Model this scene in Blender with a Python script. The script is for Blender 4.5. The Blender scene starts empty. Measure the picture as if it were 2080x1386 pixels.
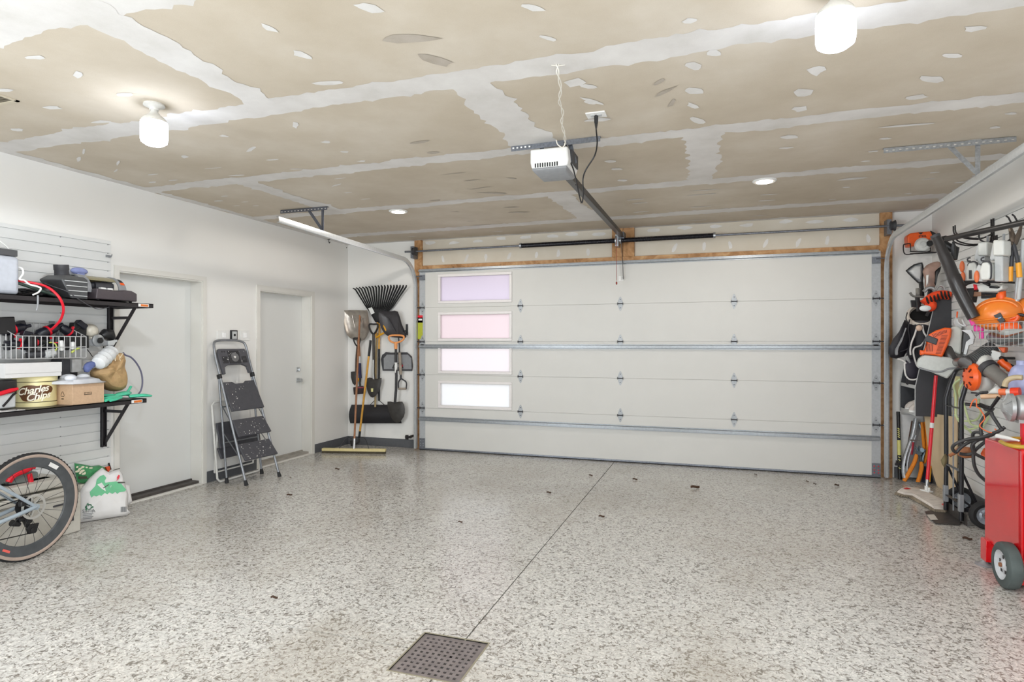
import bpy, bmesh, math, random
from mathutils import Vector as V, Matrix, Euler
random.seed(7)
SC = bpy.context.scene
COL = SC.collection
# ---------------------------------------------------------------- camera, world, exposure
F, YAW, HY, H = 1227.2, 0.3227, 697.6, 1.4448      # focal length and horizon in pixels of the 2080x1386 frame, eye height
cam = bpy.data.cameras.new('camera')
camo = bpy.data.objects.new('camera', cam); COL.objects.link(camo)
cam.sensor_fit = 'HORIZONTAL'; cam.sensor_width = 36; cam.lens = F/2080*36
cam.shift_y = (HY-693)/2080
camo.location = (0, 0, H); camo.rotation_euler = (math.pi/2, 0, YAW)
cam.clip_start = .05
SC.camera = camo
w = bpy.data.worlds.new('overcast'); SC.world = w; w.use_nodes = True
w.node_tree.nodes['Background'].inputs[0].default_value = (.93, .96, 1, 1)
w.node_tree.nodes['Background'].inputs[1].default_value = 1.75
SC.view_settings.view_transform = 'Standard'; SC.view_settings.look = 'None'
SC.view_settings.gamma = 1; SC.view_settings.use_curve_mapping = False
SC.view_settings.exposure = -0.2
SC.cycles.max_bounces = 8; SC.cycles.diffuse_bounces = 5; SC.cycles.glossy_bounces = 4
SC.cycles.sample_clamp_indirect = 6
BULB, CAN, DOWN, CANW = 27.0, 30.0, 78.0, 52.0                              # emission of the ceiling bulbs and of the recessed lamps
for x_, rz, e_ in ((-3.6, -54, 225), (.9, 54, 165)):      # two fill lights added behind the viewer, no doorways there
    ld_ = bpy.data.lights.new('rear_fill_light', 'AREA'); ld_.shape = 'RECTANGLE'; ld_.size = 2.2; ld_.size_y = 2.1; ld_.energy = e_; ld_.color = (.88, .945, 1)
    ldo = bpy.data.objects.new('rear_fill_light', ld_); COL.objects.link(ldo); ldo.location = (x_, -.9, 1.25); ldo.rotation_euler = (math.radians(110), 0, math.radians(rz))
# ---------------------------------------------------------------- room numbers (metres)
L, R, D, C = -4.9816, 2.1885, 7.378, 2.8557         # left wall, right wall, door face, ceiling
W = D+.1                                            # drywall face of the door wall
REAR = -1.3
cs, sn = math.cos(YAW), math.sin(YAW)
def ray(x, y):
    a = (x-1040)/F; b = (HY-y)/F
    return V((a*cs-sn, a*sn+cs, b))
O = V((0, 0, H))
def on_z(x, y, z=0): d = ray(x, y); return O+d*((z-H)/d.z)
def on_y(x, y, v): d = ray(x, y); return O+d*(v/d.y)
def on_x(x, y, u): d = ray(x, y); return O+d*(u/d.x)
def bw(x, y, o=0): return on_y(x, y, W-o)           # a point o in front of the door wall
def lw(x, y, o=0): return on_x(x, y, L+o)
def rw(x, y, o=0): return on_x(x, y, R-o)
def lerp(a, b, t): return a+(b-a)*t
# ---------------------------------------------------------------- materials
def lin(c):
    if isinstance(c, str):
        c = [int(c[i:i+2], 16)/255 for i in (0, 2, 4)]
        c = [q/12.92 if q <= .04045 else ((q+.055)/1.055)**2.4 for q in c]
    return (*c[:3], 1)
MATS = {}
def mat(name, col, rough=.5, metal=0, var=.06, scale=30, bump=0, spec=.5, emit=None, es=0, alpha=1, trans=0, coat=0):
    if name in MATS: return MATS[name]
    m = bpy.data.materials.new(name); m.use_nodes = True; MATS[name] = m
    nt = m.node_tree; b = nt.nodes['Principled BSDF']
    c = lin(col)
    b.inputs['Roughness'].default_value = rough; b.inputs['Metallic'].default_value = metal
    b.inputs['Specular IOR Level'].default_value = spec
    b.inputs['Base Color'].default_value = c
    if coat: b.inputs['Coat Weight'].default_value = coat
    if var or bump:
        t = nt.nodes.new('ShaderNodeTexCoord'); n = nt.nodes.new('ShaderNodeTexNoise')
        n.inputs['Scale'].default_value = scale; n.inputs['Detail'].default_value = 4
        nt.links.new(t.outputs['Object'], n.inputs['Vector'])
        if var:
            r = nt.nodes.new('ShaderNodeMapRange')
            r.inputs[1].default_value = .3; r.inputs[2].default_value = .7
            r.inputs[3].default_value = 1-var; r.inputs[4].default_value = 1+var
            x = nt.nodes.new('ShaderNodeVectorMath'); x.operation = 'SCALE'
            x.inputs[0].default_value = c[:3]
            nt.links.new(n.outputs[0], r.inputs[0]); nt.links.new(r.outputs[0], x.inputs[3])
            nt.links.new(x.outputs[0], b.inputs['Base Color'])
        if bump:
            bp = nt.nodes.new('ShaderNodeBump'); bp.inputs['Strength'].default_value = bump
            bp.inputs['Distance'].default_value = .01
            nt.links.new(n.outputs[0], bp.inputs['Height']); nt.links.new(bp.outputs[0], b.inputs['Normal'])
    if emit: b.inputs['Emission Color'].default_value = lin(emit); b.inputs['Emission Strength'].default_value = es
    if alpha < 1: b.inputs['Alpha'].default_value = alpha
    if trans: b.inputs['Transmission Weight'].default_value = trans
    return m
def N(nt, kind, **kw):
    n = nt.nodes.new('ShaderNode'+kind)
    for k, v in kw.items():
        if k.startswith('i'): n.inputs[int(k[1:])].default_value = v
        else: setattr(n, k, v)
    return n
def ramp(nt, src, stops):
    r = N(nt, 'ValToRGB'); e = r.color_ramp.elements
    while len(e) < len(stops): e.new(.5)
    for q, (p, c) in zip(e, stops): q.position = p; q.color = lin(c) if isinstance(c, str) else (c, c, c, 1)
    nt.links.new(src, r.inputs[0]); return r.outputs[0]
def mix(nt, fac, a, b, mode='MIX'):
    m = N(nt, 'Mix', data_type='RGBA', blend_type=mode)
    for i, q in ((0, fac), (6, a), (7, b)):
        if hasattr(q, 'is_linked'): nt.links.new(q, m.inputs[i])
        else: m.inputs[i].default_value = lin(q) if isinstance(q, str) else q
    return m.outputs[2]
def floor_material():
    m = bpy.data.materials.new('epoxy flake floor'); m.use_nodes = True; nt = m.node_tree
    b = nt.nodes['Principled BSDF']; tc = N(nt, 'TexCoord').outputs['Object']
    def noise(s, d=2, dist=0, r=.5, off=0):
        n = N(nt, 'TexNoise'); n.inputs['Scale'].default_value = s; n.inputs['Detail'].default_value = d
        n.inputs['Distortion'].default_value = dist; n.inputs['Roughness'].default_value = r
        mp = N(nt, 'Mapping'); mp.inputs[1].default_value = (off, off*.7, off*.3)
        nt.links.new(tc, mp.inputs[0]); nt.links.new(mp.outputs[0], n.inputs['Vector']); return n.outputs[0]
    def worm(s, off, wd):
        n = noise(s, 1, .6, off=off)
        a = N(nt, 'Math', operation='SUBTRACT', i1=.5); nt.links.new(n, a.inputs[0])
        a2 = N(nt, 'Math', operation='ABSOLUTE'); nt.links.new(a.outputs[0], a2.inputs[0])
        return ramp(nt, a2.outputs[0], [(0, 1.0), (wd, 0.0)])
    w1 = worm(26, 0, .06); m1 = ramp(nt, noise(34, 2, off=5), [(.5, 0.0), (.54, 1.0)])
    w2 = worm(38, 9, .07); m2 = ramp(nt, noise(42, 2, off=3), [(.49, 0.0), (.54, 1.0)])
    w3 = worm(46, 17, .09); m3 = ramp(nt, noise(50, 2, off=12), [(.47, 0.0), (.53, 1.0)])
    def mul(a, c):
        q = N(nt, 'Math', operation='MULTIPLY'); nt.links.new(a, q.inputs[0]); nt.links.new(c, q.inputs[1]); return q.outputs[0]
    base = ramp(nt, noise(70, 3), [(.35, 'b2afaa'), (.62, 'cccac6')])
    col = mix(nt, mul(w3, m3), base, 'dedbd5')
    col = mix(nt, mul(w1, m1), col, '5d5750')
    col = mix(nt, mul(w2, m2), col, '7b746b')
    # tyre and mud staining, broad patches
    st = ramp(nt, noise(.9, 5, .4, .6, off=2.3), [(.46, 0.0), (.78, .5)])
    col = mix(nt, st, col, '8f8473')
    st2 = ramp(nt, noise(3.1, 6, .8, .65, off=7.3), [(.6, 0.0), (.85, .3)])
    col = mix(nt, st2, col, '8d8477')
    nt.links.new(col, b.inputs['Base Color'])
    rr = ramp(nt, noise(1.7, 4, off=1), [(.3, .11), (.7, .26)])
    nt.links.new(rr, b.inputs['Roughness']); b.inputs['Specular IOR Level'].default_value = .55
    bp = N(nt, 'Bump'); bp.inputs['Strength'].default_value = .12; bp.inputs['Distance'].default_value = .004
    nt.links.new(noise(45, 3), bp.inputs['Height']); nt.links.new(bp.outputs[0], b.inputs['Normal'])
    return m
def ceiling_material(name, stops, s, stretch, rough=.85, s2=260, a2=.05):
    m = bpy.data.materials.new(name); m.use_nodes = True; nt = m.node_tree
    b = nt.nodes['Principled BSDF']; tc = N(nt, 'TexCoord').outputs['Object']
    mp = N(nt, 'Mapping'); mp.inputs[3].default_value = stretch
    n = N(nt, 'TexNoise'); n.inputs['Scale'].default_value = s; n.inputs['Detail'].default_value = 5; n.inputs['Roughness'].default_value = .6
    nt.links.new(tc, mp.inputs[0]); nt.links.new(mp.outputs[0], n.inputs['Vector'])
    c = ramp(nt, n.outputs[0], stops)
    n2 = N(nt, 'TexNoise'); n2.inputs['Scale'].default_value = s2; nt.links.new(tc, n2.inputs['Vector'])
    c = mix(nt, a2, c, ramp(nt, n2.outputs[0], [(.3, .2), (.7, .9)]), 'OVERLAY')
    nt.links.new(c, b.inputs['Base Color']); b.inputs['Roughness'].default_value = rough
    return m
def pine_material():
    m = bpy.data.materials.new('pine lumber'); m.use_nodes = True; nt = m.node_tree; MATS['pine'] = m
    b = nt.nodes['Principled BSDF']; tc = N(nt, 'TexCoord').outputs['Object']
    n = N(nt, 'TexNoise'); n.inputs['Scale'].default_value = 7; n.inputs['Detail'].default_value = 6; n.inputs['Distortion'].default_value = 1.5
    nt.links.new(tc, n.inputs['Vector'])
    c = ramp(nt, n.outputs[0], [(.3, '8f6438'), (.5, 'b4875a'), (.7, 'caa376')])
    v = N(nt, 'TexVoronoi'); v.inputs['Scale'].default_value = 4.5; nt.links.new(tc, v.inputs['Vector'])
    c = mix(nt, ramp(nt, v.outputs[0], [(.05, .8), (.1, 0.0)]), c, '5a3d22')
    nt.links.new(c, b.inputs['Base Color']); b.inputs['Roughness'].default_value = .65
    return m
PINE = pine_material()
FLOOR = floor_material()
PAPER = ceiling_material('bare drywall paper', [(.3, 'b9ad9a'), (.5, 'c4b9a8'), (.7, 'd0c7b9')], 1.1, (1, 1, 1))
MUD = ceiling_material('joint compound', [(.3, 'cbc8c3'), (.5, 'd6d3d0'), (.7, 'dfddda')], 3, (1, 1, 1))
HMUD = ceiling_material('thin joint compound', [(.3, 'b9b1a5'), (.5, 'c9c4bb'), (.7, 'd5d1cb')], 6, (1, 1, 1))
WALL = mat('white wall paint', 'e9e8e5', .6, var=.012, scale=2)
DOORW = mat('white door paint', 'dedfdd', .45, var=.012, scale=2)
TRIM = mat('white trim paint', 'dedcd6', .45, var=.02, scale=6)
BASEB = mat('grey rubber base', '56585c', .55, var=.08)
GALV = mat('galvanised steel', 'a9adb2', .34, .75, .16, 60)
HINGE = mat('zinc hinge leaf', 'a2a5a8', .45, .4, .12, 60)
STRUT = mat('zinc strut', '94989c', .38, .6, .12, 40)
GALVD = mat('weathered galvanised steel', '7c8088', .42, .7, .2, 60)
BLK = mat('black plastic', '1b1b1d', .45, var=.12)
BLKM = mat('black powder coat', '2a2729', .42, .1, .12)
DGREY = mat('dark grey plastic', '3d3d41', .5, var=.1)
GREY = mat('grey plastic', '8d8f92', .5, var=.06)
LGREY = mat('light grey plastic', 'c0c2c2', .45, var=.05)
WHITE = mat('white plastic', 'e6e6e4', .4, var=.03)
ORANGE = mat('orange plastic', 'f2601c', .38, var=.06)
RED = mat('red plastic', 'd8172c', .4, var=.08)
STEEL = mat('bright steel', 'c4c6c8', .28, .85, .08, 40)
RUBBER = mat('black rubber', '232325', .75, var=.15, scale=60)
BROWNW = mat('brown wood handle', '9a6a4a', .5, var=.15, scale=25)
YELW = mat('yellow varnished wood', 'd29b3e', .4, var=.12, scale=25)
YEL = mat('yellow plastic', 'e3a41e', .4, var=.06)
CARD = mat('cardboard', 'c3a486', .8, var=.06, scale=50)
KRAFT = mat('brown paper', 'b5956a', .7, var=.12, scale=14, bump=.9)
# ---------------------------------------------------------------- mesh building
class MB:
    def __init__(s): s.v = []; s.f = []; s.k = []; s.m = 0
    def add(s, vs, fs):
        n = len(s.v); s.v += [V(p) for p in vs]; s.f += [[i+n for i in f] for f in fs]; s.k += [s.m]*len(fs); return s
    def slot(s, m): s.m = m; return s
    def box(s, lo, hi):
        (a, b, c), (d, e, f) = lo, hi
        return s.add([(a, b, c), (d, b, c), (d, e, c), (a, e, c), (a, b, f), (d, b, f), (d, e, f), (a, e, f)],
                     [(0, 3, 2, 1), (4, 5, 6, 7), (0, 1, 5, 4), (1, 2, 6, 5), (2, 3, 7, 6), (3, 0, 4, 7)])
    def obox(s, c, ax, sz):                       # oriented box: centre, 3 unit axes, full sizes
        c = V(c); ax = [V(a).normalized()*(q/2) for a, q in zip(ax, sz)]
        vs = [c+ax[0]*i+ax[1]*j+ax[2]*k for k in (-1, 1) for (i, j) in ((-1, -1), (1, -1), (1, 1), (-1, 1))]
        return s.add(vs, [(0, 3, 2, 1), (4, 5, 6, 7), (0, 1, 5, 4), (1, 2, 6, 5), (2, 3, 7, 6), (3, 0, 4, 7)])
    def bar(s, a, b, wd, th, up=(0, 0, 1)):       # rectangular bar from a to b
        a, b = V(a), V(b); d = (b-a); u = V(up); x = d.cross(u)
        if x.length < 1e-6: x = d.cross(V((1, 0, 0)))
        x.normalize(); y = x.cross(d).normalized()
        return s.obox((a+b)/2, (x, d, y), (wd, d.length, th))
    def prism(s, pts, vec):
        pts = [V(p) for p in pts]; vec = V(vec); n = len(pts)
        nr = sum(((pts[i]-pts[0]).cross(pts[(i+1) % n]-pts[0]) for i in range(n)), V((0, 0, 0)))
        if nr.dot(vec) > 0: pts = pts[::-1]
        q = [p+vec for p in pts]
        return s.add(pts+q, [list(range(n)), list(range(2*n-1, n-1, -1))]+[(i, i+n, (i+1) % n+n, (i+1) % n) for i in range(n)])
    def tube(s, pts, r, n=8, closed=False, caps=True, flat=None):
        pts = [V(p) for p in pts]; m = len(pts); rs = r if isinstance(r, (list, tuple)) else [r]*m
        vs = []; x = None
        for i, p in enumerate(pts):
            if closed: t = pts[(i+1) % m]-pts[i-1]
            else: t = pts[min(i+1, m-1)]-pts[max(i-1, 0)]
            t = t.normalized() if t.length > 1e-9 else V((0, 0, 1))
            if x is None:
                x = t.cross(V((0, 0, 1)))
                if x.length < .2: x = t.cross(V((1, 0, 0)))
            x = (x-t*x.dot(t))
            x = x.normalized() if x.length > 1e-6 else t.orthogonal().normalized()
            y = t.cross(x)
            for k in range(n):
                a = 2*math.pi*(k+.5)/n
                vs.append(p+(x*math.cos(a)+y*math.sin(a)*(flat or 1))*rs[i])
        fs = []
        for i in range(m if closed else m-1):
            j = (i+1) % m
            for k in range(n): fs.append((i*n+k, i*n+(k+1) % n, j*n+(k+1) % n, j*n+k))
        if caps and not closed: fs += [tuple(range(n-1, -1, -1)), tuple((m-1)*n+k for k in range(n))]
        return s.add(vs, fs)
    def lathe(s, prof, c=(0, 0, 0), ax=(0, 0, 1), n=24, x=None):
        c = V(c); z = V(ax).normalized(); x = V(x) if x else z.orthogonal(); x = (x-z*x.dot(z)).normalized(); y = z.cross(x)
        vs = []; rows = []
        for r, h in prof:
            if r < 1e-6: rows.append([len(vs)]); vs.append(c+z*h)
            else:
                rows.append(list(range(len(vs), len(vs)+n)))
                vs += [c+z*h+(x*math.cos(2*math.pi*k/n)+y*math.sin(2*math.pi*k/n))*r for k in range(n)]
        fs = []
        for a, b in zip(rows, rows[1:]):
            for k in range(n):
                j = (k+1) % n
                if len(a) == 1 and len(b) == 1: continue
                if len(a) == 1: fs.append((a[0], b[j], b[k]))
                elif len(b) == 1: fs.append((a[k], a[j], b[0]))
                else: fs.append((a[k], a[j], b[j], b[k]))
        return s.add(vs, fs)
    def cyl(s, a, b, r, n=20, r2=None):
        a, b = V(a), V(b); h = (b-a).length
        return s.lathe([(0, 0), (r, 0), (r2 if r2 is not None else r, h), (0, h)], a, b-a, n)
    def ell(s, c, r, ax=None, n=16, m=10, squash=1):
        c = V(c); ax = [V(a).normalized() for a in ax] if ax else [V((1, 0, 0)), V((0, 1, 0)), V((0, 0, 1))]
        vs = [c-ax[2]*r[2]]
        for i in range(1, m):
            t = math.pi*i/m-math.pi/2
            for k in range(n):
                a = 2*math.pi*k/n
                ca, sa, ct, st = math.cos(a), math.sin(a), math.cos(t), math.sin(t)
                if squash != 1:
                    g = lambda q: math.copysign(abs(q)**squash, q)
                    ca, sa, ct, st = g(ca), g(sa), g(ct), g(st)
                vs.append(c+ax[0]*r[0]*ca*ct+ax[1]*r[1]*sa*ct+ax[2]*r[2]*st)
        vs.append(c+ax[2]*r[2]); e = len(vs)-1
        fs = [(0, 1+(k+1) % n, 1+k) for k in range(n)]
        for i in range(m-2):
            for k in range(n): fs.append((1+i*n+k, 1+i*n+(k+1) % n, 1+(i+1)*n+(k+1) % n, 1+(i+1)*n+k))
        fs += [(e, 1+(m-2)*n+k, 1+(m-2)*n+(k+1) % n) for k in range(n)]
        return s.add(vs, fs)
    def grid(s, fn, nu, nv, th=0, vec=None):       # sheet fn(u,v), optionally thickened along vec
        base = [V(fn(i/nu, j/nv)) for j in range(nv+1) for i in range(nu+1)]; w_ = nu+1
        fs = [(j*w_+i, j*w_+i+1, (j+1)*w_+i+1, (j+1)*w_+i) for j in range(nv) for i in range(nu)]
        if not th: return s.add(base, fs)
        o = V(vec).normalized()*th; k = len(base); top = [p+o for p in base]
        fs2 = [tuple(q+k for q in f[::-1]) for f in fs]
        rim = [i for i in range(nu)]+[j*w_+nu for j in range(nv)]+[nv*w_+i for i in range(nu, 0, -1)]+[j*w_ for j in range(nv, 0, -1)]
        return s.add(base+top, fs+fs2+[(rim[(i+1) % len(rim)], rim[i], rim[i]+k, rim[(i+1) % len(rim)]+k) for i in range(len(rim))])
    def sheet(s, poly): return s.add(poly, [list(range(len(poly)))])
def smooth_path(pts, n=6, closed=False):
    pts = [V(p) for p in pts]; out = []; m = len(pts)
    for i in range(m if closed else m-1):
        g = (lambda k: pts[k % m]) if closed else (lambda k: pts[max(0, min(m-1, k))])
        a, b, c, d = g(i-1), g(i), g(i+1), g(i+2)
        for k in range(n):
            t = k/n
            out.append(.5*((2*b)+(c-a)*t+(2*a-5*b+4*c-d)*t*t+(3*b-a-3*c+d)*t**3))
    if not closed: out.append(pts[-1])
    return out
ORG = {}
def obj(name, mb, m, parent=None, bevel=0, seg=2, smooth=True, sub=0, org=None, label=None, fix=True, ang=.7):
    vs = mb.v
    if parent is None:
        if org is None:
            xs = [[p[i] for p in vs] for i in range(3)]
            org = V(((min(xs[0])+max(xs[0]))/2, (min(xs[1])+max(xs[1]))/2, min(xs[2])))
        o0 = V(org)
    else: o0 = ORG[parent.name]
    me = bpy.data.meshes.new(name)
    me.from_pydata([p-o0 for p in vs], [], mb.f)
    for q in (m if isinstance(m, (list, tuple)) else [m]): me.materials.append(q)
    me.polygons.foreach_set('material_index', mb.k)
    if fix:
        bm = bmesh.new(); bm.from_mesh(me); bmesh.ops.recalc_face_normals(bm, faces=bm.faces); bm.to_mesh(me); bm.free()
    if smooth:
        me.shade_smooth(); me.set_sharp_from_angle(angle=ang)
    o = bpy.data.objects.new(name, me); COL.objects.link(o)
    ORG[o.name] = o0
    if parent is None: o.location = o0
    else: o.parent = parent
    if bevel:
        b = o.modifiers.new('bevel', 'BEVEL'); b.width = bevel; b.segments = seg; b.limit_method = 'ANGLE'; b.angle_limit = .6
    if sub:
        q = o.modifiers.new('sub', 'SUBSURF'); q.levels = q.render_levels = sub
    if label: o['label'] = label
    return o
def tag(o, label, cat, group=None):
    o['label'] = label; o['category'] = cat
    if group: o['group'] = group
    return o
def thing(name, label, cat, loc, group=None):
    o = bpy.data.objects.new(name, None); COL.objects.link(o); o.location = V(loc); o.empty_display_size = .1
    ORG[o.name] = V(loc); return tag(o, label, cat, group)
def struct(name, mb, m, parent=None, **k):
    o = obj(name, mb, m, parent, **k)
    if parent is None: o['kind'] = 'structure'
    return o
def dup(root, move, label=None, group=None, rotz=0):
    r = root.copy(); COL.objects.link(r); r.location = root.location+V(move); r.rotation_euler.z += rotz
    if label: r['label'] = label
    if group: r['group'] = group
    for ch in list(root.children):
        c = ch.copy(); COL.objects.link(c); c.parent = r
        for g in list(ch.children):
            d = g.copy(); COL.objects.link(d); d.parent = c
    return r
def text_mesh(body, size, depth=.001, shear=0, bold=0, spacing=1, align='CENTER'):
    cu = bpy.data.curves.new('lettering', 'FONT'); cu.body = body; cu.size = size; cu.extrude = depth; cu.shear = shear
    cu.offset = bold; cu.align_x = align; cu.align_y = 'CENTER'; cu.space_character = spacing; cu.resolution_u = 3
    o = bpy.data.objects.new('lettering', cu); COL.objects.link(o)
    dg = bpy.context.evaluated_depsgraph_get(); me = bpy.data.meshes.new_from_object(o.evaluated_get(dg))
    vs = [v.co.copy() for v in me.vertices]; fs = [list(p.vertices) for p in me.polygons]
    bpy.data.objects.remove(o); bpy.data.curves.remove(cu); bpy.data.meshes.remove(me)
    return vs, fs
def text_on(mb, body, c, xa, ya, size, depth=.001, **k):   # lettering with its centre at c, reading along xa
    vs, fs = text_mesh(body, size, depth, **k); xa = V(xa).normalized(); ya = V(ya).normalized(); n = xa.cross(ya)
    return mb.add([V(c)+xa*p.x+ya*p.y+n*p.z for p in vs], fs)
# ================================================================ ROOM
# floor: slab with two saw-cut joints and the drain recess
JX, JY = -1.15, 2.56
DR = (-1.365, -1.03, 2.36, 2.72)                     # drain x0 x1 y0 y1
fl = MB()
def fbox(x0, x1, y0, y1): fl.box((x0, y0, -.12), (x1, y1, 0))
g = .0035
for (x0, x1) in ((L-.2, JX-g), (JX+g, R+.1)):
    for (y0, y1) in ((REAR, JY-g), (JY+g, D+.9)):
        # cut the drain recess out of each quarter
        ax0, ax1, ay0, ay1 = max(x0, DR[0]), min(x1, DR[1]), max(y0, DR[2]), min(y1, DR[3])
        left = x0 < DR[0]
        if left: fbox(x0, DR[0], y0, y1); xa, xb = DR[0], x1
        else: fbox(DR[1], x1, y0, y1); xa, xb = x0, DR[1]
        if y0 < DR[2]: fbox(xa, xb, y0, DR[2])
        else: fbox(xa, xb, DR[3], y1)
fl.slot(1); fl.box((L-.2, REAR, -.13), (R+.1, D+.9, -.115))
JDARK = mat('dark joint dirt', '2b2824', .9)
fl.box((JX-.02, REAR, -.12), (JX+.02, D+.9, -.006)) ; fl.box((L, JY-.02, -.12), (R, JY+.02, -.006))
struct('floor', fl, [FLOOR, JDARK], smooth=False)
# ceiling: bare drywall with taped seams and screw patches of joint compound
ce = MB(); ce.box((L-.2, REAR-.1, C), (R+.2, D+.35, C+.1)); ce.slot(1)
rn = random.Random(3)
lev = [0]
def patch(pts):
    z = C-.0005-lev[0]
    ce.sheet([V((p[0], p[1], z)) for p in pts])
def strip(a, b, w0, w1=None, rag=.018, step=.035, seed=1):
    q = random.Random(seed); a, b = V((*a, 0)), V((*b, 0)); w1 = w1 or w0; d = b-a; n = max(2, int(d.length/step)); pr = V((-d.y, d.x, 0)).normalized()
    lo, hi = [], []; dl = dh = 0
    for i in range(n+1):
        t = i/n; p = a+d*t; wd = lerp(w0, w1, t)/2
        dl = .75*dl+q.gauss(0, rag*.42); dh = .75*dh+q.gauss(0, rag*.42)
        lo.append(p-pr*(wd+dl+(q.random() < .12)*.02)); hi.append(p+pr*(wd+dh+(q.random() < .12)*.02))
    lev[0] += .0001
    for i in range(n): patch([lo[i], lo[i+1], hi[i+1], hi[i]][::-1])
ce.slot(1)
for y, wd, sd in ((1.78, .3, 1), (2.97, .2, 2), (4.215, .17, 3), (5.56, .16, 4), (6.83, .18, 5)):
    strip((L, y), (R, y-(.05 if y > 5 else 0)), wd, seed=sd)
strip((L+.05, REAR), (L+.05, D), .1, seed=11); strip((R-.05, REAR), (R-.05, D), .1, seed=12); strip((L, W-.03), (R, W-.03), .1, seed=13)
strip((-2.5, REAR), (-2.52, 2.97), .27, .22, .03, seed=21); strip((-1.27, 2.97), (-1.19, 4.2), .25, .3, .03, seed=22)
strip((-.07, 4.2), (-.1, 5.55), .26, .2, .03, seed=23); strip((-3.87, 4.2), (-3.83, 5.55), .2, .22, .03, seed=24)
strip((-1.4, 5.56), (-1.32, 6.83), .22, .25, .03, seed=25); strip((.9, 1.78), (.9, 2.9), .22, seed=26)
def stroke(x, y, ln, wd, ang):                       # one screw patch, pixel position of its middle
    p = on_z(x, y, C); q = rn; u = V((math.cos(ang), math.sin(ang), 0)); v_ = V((-u.y, u.x, 0)); pts = []
    for k in range(9):
        a = 2*math.pi*k/9; rr = 1+q.uniform(-.3, .3)
        pts.append(p+u*math.cos(a)*ln/2*rr+v_*math.sin(a)*wd/2*rr)
    lev[0] += .00001; patch(pts[::-1])
ce.slot(2)
for (x, y, ln, wd, an) in [(205, 247, .2, .05, .2), (105, 218, .13, .06, .3), (70, 116, .12, .05, .2), (158, 151, .12, .04, -.5), (12, 183, .1, .06, .2),
    (255, 192, .12, .05, .2), (35, 263, .1, .06, .2), (456, 276, .07, .05, .8), (600, 254, .16, .04, -.9), (545, 55, .1, .05, 1.3), (615, 112, .12, .07, 1.2),
    (668, 168, .2, .06, .2), (752, 15, .18, .07, .8), (510, 303, .2, .04, -.5), (555, 324, .17, .03, .1), (662, 288, .09, .06, .1), (700, 308, .09, .05, .1),
    (600, 343, .15, .02, .3), (435, 341, .2, .02, .1), (480, 356, .18, .04, .1), (376, 318, .1, .05, -.8), (310, 354, .12, .03, 0), (310, 370, .12, .04, 0),
    (350, 366, .12, .03, 0), (160, 323, .2, .03, -.6), (240, 330, .2, .02, -.6), (170, 308, .2, .02, -.6), (236, 346, .16, .02, -.5), (456, 398, .12, .04, 0), (443, 408, .14, .04, 0), (497, 410, .1, .03, 0),
    (520, 418, .1, .03, 0), (480, 418, .1, .02, 0), (682, 376, .2, .03, -.4), (735, 327, .1, .04, 0), (706, 391, .1, .03, 0), (742, 404, .12, .03, 0), (690, 362, .15, .02, 0), (1082, 15, .12, .05, .7), (1113, 77, .1, .04, .8),
    (1408, 134, .17, .07, 1.1), (1410, 183, .17, .09, .9), (1408, 215, .15, .05, 1.1), (1416, 244, .17, .07, 1.1), (1452, 108, .1, .07, .8), (1403, 41, .08, .05, .3),
    (1658, 143, .16, .1, 1.4), (1633, 188, .16, .12, .8), (1625, 221, .12, .09, 1.2), (1603, 278, .15, .08, .6), (1598, 300, .12, .05, .2),
    (1980, 57, .12, .06, .4), (1932, 112, .15, .05, .6), (1893, 160, .2, .09, .6), (1862, 197, .14, .09, .2), (1845, 254, .42, .05, .12), (1797, 281, .1, .05, .2), (1775, 307, .08, .05, .2),
    (1983, 284, .14, .05, .2), (2021, 258, .08, .06, .5), (2055, 230, .1, .04, .5), (1760, 327, .09, .04, .2), (1730, 363, .26, .07, 0), (1718, 380, .1, .06, .3), (1898, 350, .1, .04, 0), (1885, 363, .12, .04, 0), (1950, 370, .14, .06, 0),
    (1845, 393, .1, .04, 0), (1690, 405, .1, .03, 0), (1170, 168, .15, .12, .2), (1195, 175, .15, .05, .7), (1198, 208, .15, .05, .9), (1202, 204, .2, .04, 1), (1216, 243, .26, .06, .1), (1240, 327, .1, .08, .6), (1254, 343, .12, .08, .5), (1264, 366, .1, .09, 1.4), (1290, 405, .2, .04, 0),
    (1430, 386, .35, .03, .1), (1425, 395, .3, .03, 0), (1420, 420, .3, .03, 0), (1560, 395, .2, .04, 0), (1555, 407, .2, .04, 0), (1550, 417, .2, .03, 0), (1668, 440, .3, .03, 0), (1302, 412, .2, .03, 0), (1303, 430, .2, .03, 0), (1540, 438, .2, .03, 0), (1418, 447, .3, .03, 0), (770, 490, .25, .03, 0), (838, 480, .2, .03, 0), (1010, 470, .2, .03, 0), (960, 462, .15, .03, 0), (880, 470, .2, .03, 0)]:
    stroke(x, y, ln*.8, wd*.85, an)
ce.slot(3)
for (x, y, ln, wd, an) in [(880, 121, .2, .1, .9), (835, 78, .25, .1, .3), (855, 288, .16, .05, 0), (880, 310, .1, .06, 0), (925, 352, .22, .02, 0), (957, 366, .16, .02, 0), (975, 382, .22, .02, -.2),
    (1000, 392, .28, .07, .5), (1040, 362, .1, .05, .6), (885, 407, .12, .05, 0), (1040, 421, .2, .06, .2), (1052, 431, .22, .06, .3), (925, 430, .1, .03, .4), (957, 449, .12, .03, 0), (978, 457, .2, .03, 0), (1340, 165, .1, .04, -.8), (1352, 185, .16, .04, -.7), (1365, 208, .12, .04, -1.2)]:
    stroke(x, y, ln, wd*.8, an)
BMUD = ceiling_material('bright joint compound', [(.3, 'd0cdc9'), (.5, 'dad8d5'), (.7, 'e3e1df')], 5, (1, 1, 1))
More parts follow.
